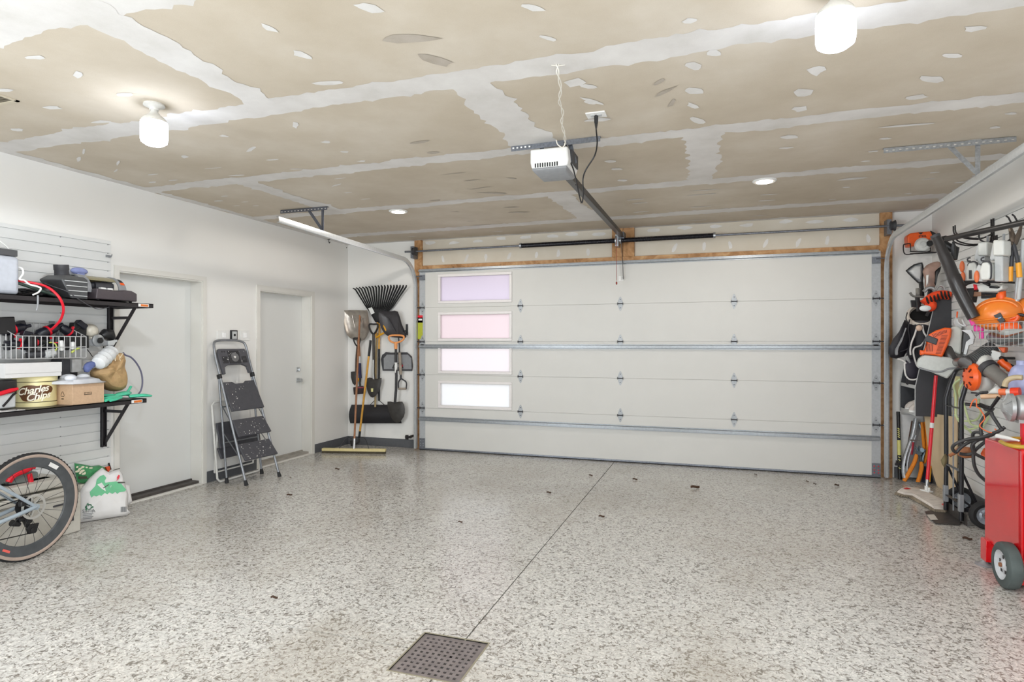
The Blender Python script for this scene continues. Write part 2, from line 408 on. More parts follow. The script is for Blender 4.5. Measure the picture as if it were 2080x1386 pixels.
GMUD = ceiling_material('shade-toned compound', [(.3, 'a49a8c'), (.6, 'b4aba0')], 6, (1, 1, 1))  # mid-ceiling compound, lighting effect put into its darker colour
struct('ceiling', ce, [PAPER, MUD, BMUD, GMUD], smooth=False, fix=False)
# left wall with two door openings
D1 = (3.95, 4.872, 2.085); D2 = (5.695, 6.64, 2.062)
wl = MB(); T = .2
def wbox(v0, v1, z0, z1): wl.box((L-T, v0, z0), (L, v1, z1))
wbox(REAR-.1, D1[0], -.1, C); wbox(D1[0], D1[1], D1[2], C); wbox(D1[1], D2[0], -.1, C); wbox(D2[0], D2[1], D2[2], C); wbox(D2[1], W+.1, -.1, C)
struct('wall_left', wl, WALL, smooth=False)
def entry_door(n, o, cas, hw):
    v0, v1, z1 = o
    d = MB(); d.box((L-.185, v0+.012, .045), (L-.14, v1-.012, z1-.012))
    dr = struct('door_%d' % n, d, DOORW, bevel=.002)
    if hw:
        p = on_x(605, 773, L-.14); k = MB(); k.box((L-.14, p.y-.03, p.z-.033), (L-.134, p.y+.03, p.z+.033)); k.cyl((L-.134, p.y, p.z), (L-.1, p.y, p.z), .014); k.lathe([(0, 0), (.02, 0), (.027, .012), (.024, .03), (0, .034)], (L-.11, p.y, p.z), (1, 0, 0))
        obj('door_knob', k, STEEL, dr, bevel=.001)
        p = on_x(605, 751, L-.14); k = MB(); k.box((L-.14, p.y-.03, p.z-.033), (L-.133, p.y+.03, p.z+.033)); k.cyl((L-.133, p.y, p.z), (L-.118, p.y, p.z), .018); k.box((L-.12, p.y-.004, p.z-.016), (L-.1, p.y+.004, p.z+.016))
        obj('deadbolt', k, STEEL, dr, bevel=.001)
    j = MB()
    j.box((L-.14, v0-.002, .0), (L+.003, v0+.012, z1)); j.box((L-.14, v1-.012, 0), (L+.003, v1+.002, z1)); j.box((L-.14, v0+.012, z1-.012), (L+.003, v1-.012, z1))
    for (a, b) in ((v0-cas, v0), (v1, v1+cas)):
        j.box((L-.01, a, 0), (L+.014, b, z1))
    j.box((L-.01, v0-cas, z1), (L+.014, v1+cas, z1+cas))
    struct('trim_%d' % n, j, TRIM, smooth=False)
    th = MB(); th.box((L-.2, v0, -.02), (L-.03, v1, .035)); th.box((L-.14, v0, .03), (L-.12, v1, .05)); th.slot(1); th.box((L-.03, v0-.03, -.02), (L+.012, v1+.04, .012))
    struct('threshold_%d' % n, th, [mat('dark worn sill', '4c4744', .6, .2, .3, 12) if n == 1 else mat('grey worn sill', '9a958d', .6, 0, .2, 12), TRIM], bevel=.003)
entry_door(1, D1, .045, False); entry_door(2, D2, .055, True)
# door wall: painted sides, bare taped drywall above the door, opening
OP = (-3.87, 1.74, 2.47)
wb = MB()
wb.box((L-.2, W, -.1), (OP[0], W+.2, C)); wb.box((OP[1], W, -.1), (R+.2, W+.2, C))
wb.slot(1); wb.box((OP[0], W, OP[2]), (OP[1], W+.2, C)); wb.slot(2)
q = random.Random(5)
def wpatch(x, z, a, b, lean=0):
    pts = []
    for k in range(8):
        t = 2*math.pi*k/8; r_ = 1+q.uniform(-.25, .25); dx = math.cos(t)*a*r_; dz = math.sin(t)*b*r_
        pts.append((x+dx+lean*dz, W-.0008, z+dz))
    wb.sheet(pts)
x = -3.7
while x < 1.6:
    if abs(x+1.05) > .2:
        wpatch(x+q.uniform(-.05, .05), 2.806+q.uniform(-.01, .02), .08, .022); wpatch(x+.17+q.uniform(-.05, .05), 2.586, .022, .05, q.uniform(-.2, .5))
    x += .34
struct('wall_back', wb, [WALL, ceiling_material('drywall face paper', [(.3, 'cbc2b2'), (.7, 'd5cec1')], 2, (1, 1, 1)), BMUD], smooth=False, fix=False)
wr = MB(); wr.box((R, REAR-.1, -.1), (R+.2, W+.1, C)); struct('wall_right', wr, WALL, smooth=False)
we = MB(); we.box((L-.2, REAR-.2, -.1), (R+.2, REAR, C)); struct('wall_rear', we, WALL, smooth=False)
# grey rubber base
BH = .115
bb = MB()
for (a, b) in ((D1[1]+.045, D2[0]-.055), (D2[1]+.055, W)): bb.box((L, a, 0), (L+.01, b, BH))
struct('baseboard_left', bb, BASEB, bevel=.002)
bb = MB(); bb.box((L, W-.01, 0), (-3.93, W, BH)); struct('baseboard_back', bb, BASEB, bevel=.002)
bb = MB(); bb.box((1.84, W-.01, 0), (R, W, BH)); bb.box((R-.01, 5.0, 0), (R, W-.01, BH)); struct('baseboard_right', bb, BASEB, bevel=.002)
# pine framing around the overhead door
FY = W-.04
for i, (lo, hi) in enumerate((((-3.9, FY, 0), (-3.79, W, C)), ((1.70, FY, 0), (1.815, W, C)), ((-3.79, FY, 2.435), (1.70, W, 2.505)), ((-1.19, FY-.002, 2.505), (-1.06, W, C)), ((-1.055, FY-.002, 2.505), (-.92, W, C)))):
    t = MB(); t.box(lo, hi); struct('trim_%d' % (i+3), t, PINE, bevel=.002)
# driveway slab beyond the door
dv = MB(); dv.box((-9, W+.25, -.3), (7, W+14, -.13)); struct('driveway', dv, mat('pale concrete', 'cfcdc8', .8))
# ================================================================ OVERHEAD DOOR
X0, X1 = -3.79, 1.69
gd = thing('garage_door', 'white insulated overhead door with four stacked frosted windows and silver hinges', 'garage door', ((X0+X1)/2, D, .015))
ZS = [.02, .57, 1.02, 1.465, 1.925, 2.437]
WX = (-3.476, -2.501); WZ = [None, (.615, .91), (1.075, 1.385), (1.51, 1.825), (2.01, 2.333)]
PANEL = mat('white embossed door panel', 'cfceca', .5, var=.015, scale=3)
PTINT = [None, 'fdfdfd', 'fcf7f8', 'f9eef0', 'f1eaf3']  # differing tints of the light outside, put into the pane colours
def pane_material(n, c, ):
    m = bpy.data.materials.new('frosted pane '+n); m.use_nodes = True; nt = m.node_tree; nt.nodes.remove(nt.nodes['Principled BSDF'])
    t = N(nt, 'BsdfTranslucent'); t.inputs[0].default_value = lin(c); gl = N(nt, 'BsdfGlossy'); gl.inputs['Roughness'].default_value = .25
    a = N(nt, 'MixShader'); a.inputs[0].default_value = .04
    nt.links.new(t.outputs[0], a.inputs[1]); nt.links.new(gl.outputs[0], a.inputs[2]); nt.links.new(a.outputs[0], nt.nodes['Material Output'].inputs[0]); return m
for i in range(5):
    z0, z1 = ZS[i]+.0008, ZS[i+1]-.0008; p = MB()
    def pb(x0, x1, a, b): p.box((x0, D, a), (x1, D+.05, b))
    if i == 0: pb(X0, X1, z0, z1)
    else:
        a, b = WZ[i]; pb(X0, WX[0]-.02, z0, z1); pb(WX[1]+.02, X1, z0, z1); pb(WX[0]-.02, WX[1]+.02, z0, a-.02); pb(WX[0]-.02, WX[1]+.02, b+.02, z1)
    if i < 4: p.box((X0+.002, D+.03, z1-.02), (X1-.002, D+.045, z1+.02))
    po = obj('door_section', p, PANEL, gd, bevel=.0008, smooth=False)
    if i:
        fr = MB()
        for (x0, x1, y0, y1) in ((WX[0]-.035, WX[1]+.035, b, b+.035), (WX[0]-.035, WX[1]+.035, a-.035, a), (WX[0]-.035, WX[0], a, b), (WX[1], WX[1]+.035, a, b)):
            fr.box((x0, D-.014, y0), (x1, D+.048, y1))
        fo = obj('window_frame', fr, mat('white window frame', 'e2dedd', .4, var=.02), po, bevel=.004)
        pn = MB(); pn.box((WX[0], D+.02, a), (WX[1], D+.026, b)); obj('window_pane', pn, pane_material('abcde'[i], PTINT[i]), po, smooth=False)
# end stiles
for x0, x1 in ((X0, X0+.085), (X1-.085, X1)):
    s_ = MB(); s_.box((x0, D-.004, .03), (x1, D-.0005, 2.42)); obj('end_stile', s_, mat('pale zinc stile', 'b2b5b8', .45, .35, .06, 40), gd)
# struts
def strut(z, x0, x1, h=.05, dp=.04):
    s_ = MB(); y = D-.0045
    prof = [(0, -h/2-.012), (0, -h/2), (-dp, -h/2+.006), (-dp, h/2-.006), (0, h/2), (0, h/2+.012), (-.003, h/2+.012), (-.003, h/2+.002), (-dp-.003, h/2-.003), (-dp-.003, -h/2+.003), (-.003, -h/2-.002), (-.003, -h/2-.012)]
    s_.prism([(x0, y+a, z+b) for a, b in prof], (x1-x0, 0, 0)); obj('strut', s_, STRUT, gd)
strut(1.402, X0+.01, X1-.01, .034); strut(.425, X0+.01, X1-.01, .034); strut(2.424, X0+.0, X1-.02, .024, .03)
bs = MB(); bs.box((X0, D-.006, .012), (X1, D+.052, .03)); obj('bottom_rail', bs, GALVD, gd)
ws = MB(); ws.box((X0, D-.002, -.001), (X1, D+.05, .0125)); obj('weather_seal', ws, RUBBER, gd)
def hinge(x, z, end=False):
    h = MB(); y = D-.0045 if end else D-.0005; t = -.003
    dia = lambda a, b: [(x-.006, y, z+a), (x+.006, y, z+a), (x+.028, y, z+b), (x+.03, y, z), (x-.03, y, z), (x-.028, y, z+b)]
    h.prism(dia(.085, .03), (0, t, 0)); h.prism(dia(-.085, -.03), (0, t, 0))
    h.slot(1)
    for dx in (-.032, .03): h.box((x+dx, y-.02, z-.016), (x+dx+.003, y, z+.016))
    h.cyl((x-.036, y-.013, z), (x+.036, y-.013, z), .006, 10)
    for dz in (.05, -.05): h.cyl((x, y-.007, z+dz), (x, y, z+dz), .006, 6)
    if end: h.cyl((x, y-.022, z), (x+end*.075, y-.022, z), .006, 8)
    o = obj('hinge', h, [HINGE, mat('dark hinge pin', '3c3c3f', .5, .3)], gd)
    if end:
        r_ = MB(); r_.cyl((x+end*.07, y-.022, z), (x+end*.085, y-.022, z), .02, 14); obj('roller', r_, LGREY, o)
for x_ in (-2.352, -1.08, .218):
    for z in ZS[1:5]: hinge(x_, z)
for e, x_ in ((-1, X0+.045), (1, X1-.045)):
    for z in ZS[1:5]: hinge(x_, z, e)
    br = MB(); br.box((x_-.04, D-.02, 2.3), (x_+.04, D-.004, 2.37)); br.box((x_-.04, D-.04, 2.3), (x_+.04, D-.02, 2.306)); br.cyl((x_, D-.03, 2.35), (x_+e*.08, D-.03, 2.35), .006, 8); obj('top_roller_bracket', br, GALVD, gd)
    br = MB(); br.box((x_-.04, D-.02, .03), (x_+.04, D-.004, .16)); br.box((x_-.04, D-.04, .03), (x_+.04, D-.02, .04))
    br.slot(1)
    for dz in (.06, .09, .13): br.cyl((x_-.02, D-.024, dz), (x_-.02, D-.019, dz), .007, 6); br.cyl((x_+.02, D-.024, dz), (x_+.02, D-.019, dz), .007, 6)
    obj('bottom_corner_bracket', br, [GALVD, RED if e > 0 else GALV], gd)
wa = MB(); p0 = on_y(847.5, 0, D).x+.05; wl_ = (on_y(849, 641, D), on_y(859, 689, D))
wa.box((wl_[0].x, D-.0055, wl_[1].z), (wl_[1].x, D-.0045, wl_[0].z-.03)); wa.slot(1); wa.box((wl_[0].x, D-.0055, wl_[0].z-.1), (wl_[1].x, D-.0045, wl_[0].z-.0)); wa.slot(2); wa.box((wl_[0].x+.01, D-.006, wl_[0].z-.07), (wl_[1].x-.01, D-.0055, wl_[0].z-.045))
obj('warning_label', wa, [mat('yellow green label', 'a9ad2c', .5), RED, WHITE], gd, label='red and yellow warning sticker on the left edge of the door')
ha = MB(); ha.box((-1.1, D-.008, 2.2), (-1.04, D, 2.26)); ha.box((-1.075, D-.03, 2.21), (-1.062, D, 2.25)); obj('arm_bracket', ha, WHITE, gd)
# tracks
def track(side, label, end, hang):
    x_ = X0-.045 if side < 0 else X1+.045
    y0 = D-.026; r_ = .36; zt = 2.545
    path = [V((x_, y0, .02)), V((x_, y0, 1.0)), V((x_, y0, zt-r_))]
    path += [V((x_, y0-r_+r_*math.cos(a), zt-r_+r_*math.sin(a))) for a in [math.pi/2*k/10 for k in range(1, 11)]]
    path += [V((x_, y0-r_-.5, zt+.01)), V((x_, end, zt+.05))]
    t = thing('door_track', label, 'track', (x_, y0, .0), 'overhead door tracks')
    m = MB(); prof = [(-.014, -.026), (.014, -.026), (.014, -.02), (.016, .02), (.012, .028), (-.014, .026)]   # open J section: (across, radial)
    prof = [(-side*a, b) for a, b in prof]; th = .0028; n = len(prof); vs = []
    for i, p in enumerate(path):
        tg = (path[min(i+1, len(path)-1)]-path[max(i-1, 0)]).normalized(); rad = V((1, 0, 0)).cross(tg)
        for (a, b) in prof: vs.append(p+V((a, 0, 0))+rad*b)
        for (a, b) in prof: vs.append(p+V((a*.78, 0, 0))+rad*(b*.86))
    k = 2*n; fs = []
    for i in range(len(path)-1):
        A, B = i*k, (i+1)*k
        for j in range(n-1):
            fs += [(A+j, A+j+1, B+j+1, B+j), (A+n+j+1, A+n+j, B+n+j, B+n+j+1)]
        fs += [(A, A+n, B+n, B), (A+n-1, A+2*n-1, B+2*n-1, B+n-1)]
    m.add(vs, fs); obj('track_channel', m, mat('bright galvanised track', 'c9cdd0', .32, .55, .06, 50), t)
    fg = MB(); fg.box((x_+(.012 if side > 0 else -.03), y0-.0, .02), (x_+(.03 if side > 0 else -.012), y0+.066, zt-r_+.15)) ; obj('track_angle', fg, GALV, t)
    pa, pb_, ps, pe = hang; hg = MB(); z = C-.002
    def angle(a, b):
        a, b = V(a), V(b); hg.bar(a, b, .034, .003); d = (b-a).normalized(); hg.bar(a+V((0, 0, -.017))+V((0, -.016, 0)), b+V((0, 0, -.017))+V((0, -.016, 0)), .003, .034)
        n_ = int((b-a).length/.04); hg.slot(1)
        for i in range(n_):
            c = a+(b-a)*((i+.5)/n_)+V((0, -.0185, -.018)); hg.obox(c, ((1, 0, 0), (0, 1, 0), (0, 0, 1)), (.014, .003, .007))
        hg.slot(0)
    angle((pa, ps, z-.003), (pb_, ps, z-.003))
    zt2 = zt+.02+(y0-r_-.5-ps)/(y0-r_-.5-end)*.05
    hg.bar((x_+pe*.0, ps, z), (x_, ps, zt2+.0), .03, .003, (0, 1, 0)); hg.bar((x_-pe*.17, ps-.004, z-.02), (x_-.01*pe, ps-.004, zt2+.03), .03, .003, (0, 1, 0))
    obj('track_hanger', hg, [mat('perforated angle steel', '60626a', .45, .6) if side < 0 else GALV, mat('punched holes', 'c9c6c0', .6)], t)
    return t
track(-1, 'galvanised overhead door track on the left, open end hanging below the ceiling', 4.62, (-4.35, -3.77, 5.3, 1))
track(1, 'galvanised overhead door track curving up on the right above the tools', 4.3, (1.16, 1.95, 5.0, 1))
# torsion shaft
zs = 2.685; ys = D-.06
ts = thing('torsion_spring_shaft', 'steel torsion shaft with two black coil springs above the overhead door', 'spring', (-1.05, ys, zs))
m = MB(); m.cyl((-3.98, ys, zs), (1.9, ys, zs), .0127, 12); obj('shaft', m, GALVD, ts)
for a, b in ((-2.32, -1.13), (-1.06, 0.0)):
    m = MB(); n = 150; pts = []
    m.cyl((a, ys, zs), (b, ys, zs), .024, 16)
    for i in range(n*6+1):
        t = i/(n*6); an = t*n*2*math.pi*.5
        pts.append((a+(b-a)*t, ys+.026*math.cos(an), zs+.026*math.sin(an)))
    m.tube(pts, .005, 4); obj('torsion_spring', m, mat('black oiled coil', '191820', .3, .4), ts, smooth=False)
for x0_, x1_, r_ in ((-2.342, -2.318, .034), (-.008, .016, .034), (-1.13, -1.115, .055), (-1.075, -1.06, .045)):
    m = MB(); m.cyl((x0_, ys, zs), (x1_, ys, zs), r_, 18); obj('winding_cone', m, GALV, ts)
m = MB(); m.box((-1.13, ys-.02, zs-.07), (-1.09, FY-.002, zs+.07)); obj('centre_bearing_plate', m, GALV, ts)
for x_ in (-3.86, 1.765):
    m = MB(); m.lathe([(0, -.03), (.03, -.03), (.05, -.02), (.045, 0), (.055, .02), (.06, .025), (0, .03)], (x_+.02, ys, zs), (1, 0, 0)); o = obj('cable_drum', m, DGREY, ts)
    m = MB(); m.box((x_-.03, ys-.01, zs-.09), (x_+.012, FY, zs+.07)); obj('end_bearing_plate', m, GALVD, ts)
# photo eyes and brackets near the floor
for side, x_ in ((-1, -3.93), (1, 1.86)):
    m = MB(); m.box((x_-.05, D-.06, .155), (x_+.05, D-.057, .185)); m.box((x_-.05, D-.06, .165), (x_+.05, D-.03, .168)); m.box((x_+side*.02-.018, D-.075, .14), (x_+side*.02+.018, D-.045, .2)); m.box((x_-.006, D-.058, .155), (x_+.006, W, .185))
    tag(obj('photo_eye', m, [BLKM], bevel=.002), 'small black safety sensor low on the %s' % ('left door track beside the corner tools' if side < 0 else 'right door track beside the striped stick'), 'sensor', 'door safety sensors')
# ================================================================ OPENER
OX = -1.05
op = thing('garage_door_opener', 'white ceiling mounted door opener with grey light lens and black rail', 'door opener', (OX, 4.15, C))
oc = V((-1.065, 4.16, 2.705))
m = MB()
pt = lambda x, y, z: oc+V((x, y, z))
body = [(-.135, -.17, .09), (.135, -.17, .09), (.135, .2, .09), (-.135, .2, .09)]
def hull(m, rings):
    n = len(rings[0]); vs = [p for r_ in rings for p in r_]; fs = [list(range(n))[::-1], [(len(rings)-1)*n+i for i in range(n)]]
    for i in range(len(rings)-1):
        for k in range(n): fs.append((i*n+k, i*n+(k+1) % n, (i+1)*n+(k+1) % n, (i+1)*n+k))
    m.add(vs, fs)
def ring(x0, x1, y0, y1, z): return [pt(x0, y0, z), pt(x1, y0, z), pt(x1, y1, z), pt(x0, y1, z)]
hull(m, [ring(-.125, .125, -.18, .1, -.06), ring(-.135, .135, -.18, .11, -.02), ring(-.138, .125, -.17, .11, .075)])
obj('housing', m, [WHITE], op, bevel=.012, seg=3)
m = MB(); hull(m, [ring(-.105, .11, -.15, .075, -.09), ring(-.12, .12, -.18, .095, -.072), ring(-.122, .122, -.182, .1, -.06)]); obj('light_lens', m, GREY, op, bevel=.006)
m = MB()
for i in range(10): m.box(pt(-.1+i*.017, -.183, -.055), pt(-.092+i*.017, -.177, -.028))
obj('vent_slots', m, BLK, op)
m = MB(); m.box(pt(.126, -.1, -.02), pt(.145, .08, .07)); obj('side_plate', m, DGREY, op)
m = MB(); z1 = 2.615
ra, rb_ = V((-1.0, 4.3, 2.665)), V((OX, D-.06, 2.742))
m.bar(ra, rb_, .034, .05); m.bar(ra+V((0, 0, -.028)), rb_+V((0, 0, -.028)), .05, .006); obj('rail', m, mat('black painted rail', '28272a', .35, .3), op)
m = MB(); m.bar(ra+V((.05, 0, -.07)), rb_+V((.02, 0, -.02)), .008, .008); obj('drive_belt', m, BLK, op)
m = MB(); m.box((OX-.03, D-.11, 2.70), (OX+.03, FY-.002, 2.78)); obj('header_bracket', m, GALVD, op)
m = MB(); m.bar((-1.378, 4.12, C-.003), (-.733, 4.1, C-.003), .035, .004); m.bar((-1.378, 4.10, C-.02), (-.733, 4.082, C-.02), .004, .035)
m.bar((-1.16, 4.14, C), (-1.16, 4.14, 2.77), .03, .003, (0, 1, 0)); m.bar((-.96, 4.14, C), (-.92, 4.14, 2.7), .03, .003, (0, 1, 0)); m.slot(1)
for i in range(5): m.box((-1.36+i*.03, 4.077, C-.028), (-1.348+i*.03, 4.08, C-.018))
obj('mounting_angle', m, [GALVD, WHITE], op)
m = MB(); m.bar((OX, D-.14, 2.70), (OX+.005, D-.05, 2.42), .02, .005, (1, 0, 0)); m.bar((OX+.005, D-.05, 2.45), (OX+.012, D-.03, 2.22), .024, .005, (1, 0, 0)); obj('door_arm', m, BLKM, op)
m = MB(); a = V((OX-.05, D-.2, 2.69)); m.tube([a, a+V((.0, .02, -.2)), a+V((.002, .02, -.5))], .003, 6); m.ell(a+V((.002, .02, -.53)), (.01, .01, .02)); obj('release_cord', m, mat('red cord', '8f3b30', .7), op)
m = MB()
pc = [(-.83, 3.675, C-.03), (-.832, 3.68, C-.09), (-.838, 3.74, 2.62), (-.85, 3.86, 2.5), (-.87, 3.94, 2.42), (-.885, 3.97, 2.33), (-.892, 3.975, 2.30), (-.895, 3.97, 2.33), (-.90, 3.97, 2.5), (-.9, 4.0, 2.66), (-.92, 4.05, 2.73), (-.95, 4.1, 2.72)]
k0 = on_z(1211, 232, C); off = V((k0.x+.83, k0.y-3.675, 0))
cordpx = [(1212, 240, 0), (1211, 262, .1), (1213, 290, .2), (1208, 316, .3), (1190, 345, .35), (1184, 365, .4), (1185, 390, .4), (1182, 412, .4), (1176, 395, .42), (1165, 345, .45), (1150, 312, .5), (1146, 290, .5), (1152, 300, .55)]
def on_d(x, y, t): return O+ray(x, y)*t
zc0 = -k0.x*sn+k0.y*cs
cp = [on_d(x, y, zc0+b*.9) for x, y, b in cordpx]
m.tube(smooth_path(cp, 5), .005, 6); m.tube([k0, k0+V((0, 0, -.05)), cp[1]], [.013, .012, .005], 8)
obj('power_cord', m, BLK, op)
m = MB(); m.box((k0.x-.06, k0.y-.045, C-.008), (k0.x+.06, k0.y+.045, C)); m.slot(1)
for dx in (-.02, .02): m.box((k0.x+dx-.014, k0.y-.018, C-.011), (k0.x+dx+.014, k0.y+.018, C-.007))
tag(obj('ceiling_outlet', m, [WHITE, LGREY], bevel=.002), 'white outlet plate on the ceiling with the black opener cord plugged in', 'outlet')
m = MB(); k1 = on_z(1132, 130, C); zc1 = -k1.x*sn+k1.y*cs
wp = [(1132, 130, 0), (1133, 150, .02), (1139, 180, .15), (1136, 205, .3), (1143, 228, .45), (1141, 250, .6), (1147, 275, .75), (1148, 292, .85)]
w0 = [on_d(x, y, zc1+b*1.05) for x, y, b in wp]; sp = smooth_path(w0, 8)
for ph in (0, math.pi): m.tube([p+V((.006*math.cos(i*.5+ph), .006*math.sin(i*.5+ph), 0)) for i, p in enumerate(sp)], .003, 6)
m.tube(smooth_path([w0[-1], w0[-1]+V((-.02, .01, -.02)), w0[-1]+V((-.05, 0, -.0)), w0[-1]+V((-.06, .0, .03))], 5), .004, 6)
m.tube([k1+V((-.03, .0, -.002)), k1+V((0, 0, -.01)), k1+V((.035, .02, -.002))], .002, 6)
tag(obj('bell_wire', m, mat('white wire', 'dedad0', .5)), 'thin twisted white wire hanging from a hole in the ceiling to the door opener', 'wire')
# ================================================================ LIGHTS
GLOW = mat('lit bulb glass', 'ffffff', .3, var=0, emit='e6efff', es=BULB)
WARM = mat('lit recessed lens', 'ffffff', .3, var=0, emit='ffe6c8', es=CAN)
def lamp(name, loc, e, col, ang, blend, parent):     # the light a fitting throws downwards
    l_ = bpy.data.lights.new(name, 'SPOT'); l_.energy = e; l_.color = col; l_.spot_size = math.radians(ang); l_.spot_blend = blend; l_.shadow_soft_size = .07
    o = bpy.data.objects.new(name, l_); COL.objects.link(o); o.parent = parent; o.location = V(loc)-ORG[parent.name]
SOCK = mat('white porcelain', 'd7d6d2', .3)
def bulb(x, y, label):
    t = thing('ceiling_bulb', label, 'light', (x, y, C), 'bare bulbs on the ceiling')
    m = MB(); m.lathe([(0, 0), (.056, 0), (.058, -.01), (.034, -.02), (.025, -.024), (.025, -.036), (0, -.036)], (x, y, C)); obj('lamp_holder', m, SOCK, t)
    m = MB(); m.lathe([(0, -.03), (.017, -.03), (.019, -.045), (.034, -.064), (.052, -.077), (.066, -.092), (.0715, -.108), (.0, -.1085)], (x, y, C)); obj('bulb_collar', m, SOCK, t)
    m = MB(); m.lathe([(0, -.1085), (.071, -.1085), (.0725, -.12), (.0725, -.205), (.068, -.225), (.047, -.24), (0, -.245)], (x, y, C)); obj('bulb', m, GLOW, t)
    lamp('bulb_lamp', (x, y, C-.255), DOWN, (.895, .945, 1), 178, .12, t)
    return t
bulb(-3.134, 2.712, 'bare white bulb on the ceiling at left above the shelves')
bulb(.457, 2.68, 'bare white bulb on the ceiling at upper right')
for x_ in (-3.134, .457): bulb(x_, .1, 'added bare white bulb on the ceiling, unseen behind the camera')  # unseen bulbs added behind the view to brighten the room
for i, (px_, py_) in enumerate(((809, 429), (1553, 367))):
    p = on_z(px_, py_, C); t = thing('recessed_light', ('small recessed ceiling light at left near the hanging track', 'small recessed ceiling light at right of the door opener')[i], 'light', p, 'recessed ceiling lights')
    m = MB(); m.lathe([(.0, 0), (.1, 0), (.1, -.004), (.088, -.014), (.07, -.012), (.07, -.004), (0, -.004)], p); obj('trim_ring', m, WHITE, t)
    m = MB(); m.lathe([(0, -.006), (.068, -.006), (.066, -.014), (.03, -.02), (0, -.021)], p); obj('lens', m, WARM, t)
    lamp('recessed_lamp', (p.x, p.y, C-.03), CANW, (1, .945, .875), 177, .15, t)
# ceiling vent at the far left
p = on_z(40, 205, C); v0, v1 = p.y-.28, p.y; x0 = p.x-.32
vt = thing('ceiling_vent', 'dark ceiling vent grille at the left edge of the view', 'vent', (p.x-.16, p.y-.14, C))
m = MB()
for (a, b, c, d) in ((x0, p.x, v1-.02, v1), (x0, p.x, v0, v0+.02), (x0, x0+.02, v0, v1), (p.x-.02, p.x, v0, v1)): m.box((a, c, C-.006), (b, d, C-.0005))
obj('vent_frame', m, mat('beige vent frame', 'c3b9a4', .5), vt)
m = MB(); m.box((x0+.02, v0+.02, C-.0012), (p.x-.02, v1-.02, C-.0005))
for i in range(9): m.bar((x0+.02, v0+.035+i*.026, C-.004), (p.x-.02, v0+.035+i*.026, C-.004), .014, .002)
obj('vent_slats', m, mat('brown vent slats', '6a6252', .6), vt)
# hooks at the ceiling corner
for px_, py_ in ((668, 494), (702, 503)):
    p = on_x(px_, py_, L+.03) if px_ < 690 else bw(px_, py_, .03)
    m = MB(); m.cyl((p.x, p.y, C), (p.x, p.y, C-.006), .02, 10); m.tube([(p.x, p.y, C), (p.x, p.y, C-.04), (p.x+.015, p.y-.01, C-.055), (p.x+.03, p.y-.015, C-.04)], .005, 6)
    tag(obj('ceiling_hook', m, BLKM), 'small dark hook in the ceiling %s' % ('above the left wall near the corner' if px_ < 690 else 'above the garden tools in the corner'), 'hook', 'small ceiling hooks')
# floor drain
dx0, dx1, dy0, dy1 = DR
fd = thing('floor_drain', 'square dark metal drain grate with rows of holes in the floor', 'drain', ((dx0+dx1)/2, (dy0+dy1)/2, 0))
m = MB(); m.box((dx0, dy0, -.1), (dx1, dy1, -.06)); obj('drain_pit', m, mat('black pit', '0b0b0b', .9), fd)
m = MB(); e = .018; n = 10; dxs = (dx1-dx0-2*e)/n; dys = (dy1-dy0-2*e)/n; zt = -.004
xs = [dx0]+sum([[dx0+e+dxs*(i+.27), dx0+e+dxs*(i+.73)] for i in range(n)], [])+[dx1]
ysl = [dy0]+sum([[dy0+e+dys*(i+.25), dy0+e+dys*(i+.75)] for i in range(n)], [])+[dy1]
for i in range(len(xs)-1):
    for j in range(len(ysl)-1):
        if i % 2 == 1 and j % 2 == 1: continue
        m.box((xs[i], ysl[j], -.016), (xs[i+1], ysl[j+1], zt))
obj('grate', m, mat('worn iron grate', '7f7776', .5, .35, .2, 20), fd, smooth=False)
m = MB()
for (a, b, c, d) in ((dx0-.008, dx1+.008, dy1, dy1+.008), (dx0-.008, dx1+.008, dy0-.008, dy0), (dx0-.008, dx0, dy0, dy1), (dx1, dx1+.008, dy0, dy1)): m.box((a, c, -.05), (b, d, .0012))
obj('drain_rim', m, mat('stained rim', '8b8471', .7), fd)
# dry leaves and bits on the floor
LEAF = mat('brown leaf', '4b3526', .8, var=.3)
for i, (x, y, ln) in enumerate([(685, 955, .05), (588, 1008, .05), (935, 1063, .035), (1412, 993, .09), (1115, 1003, .045), (1200, 968, .04), (1222, 1052, .05), (1290, 976, .05), (1965, 1098, .06), (1700, 988, .05), (1655, 985, .03), (557, 1218, .04), (590, 972, .02), (1640, 980, .03), (1535, 966, .03), (842, 934, .02)]):
    p = on_z(x, y, 0); m = MB(); a = rn.uniform(-.5, .5)+YAW; u = V((math.cos(a), math.sin(a), 0)); v_ = V((-u.y, u.x, 0)); wd = ln*.3
    m.grid(lambda s, t: p+u*ln*(s-.5)+v_*wd*(t-.5)*math.sin(math.pi*min(1, s*.9+.1))+V((0, 0, .002+.012*(t-.5)**2*4*ln/.05+.004*math.sin(s*6)+.004)), 8, 4, .0012, (0, 0, 1))
    tag(obj('dry_leaf', m, LEAF), 'small curled brown leaf lying on the speckled floor', 'leaf', 'dry leaves on the floor')
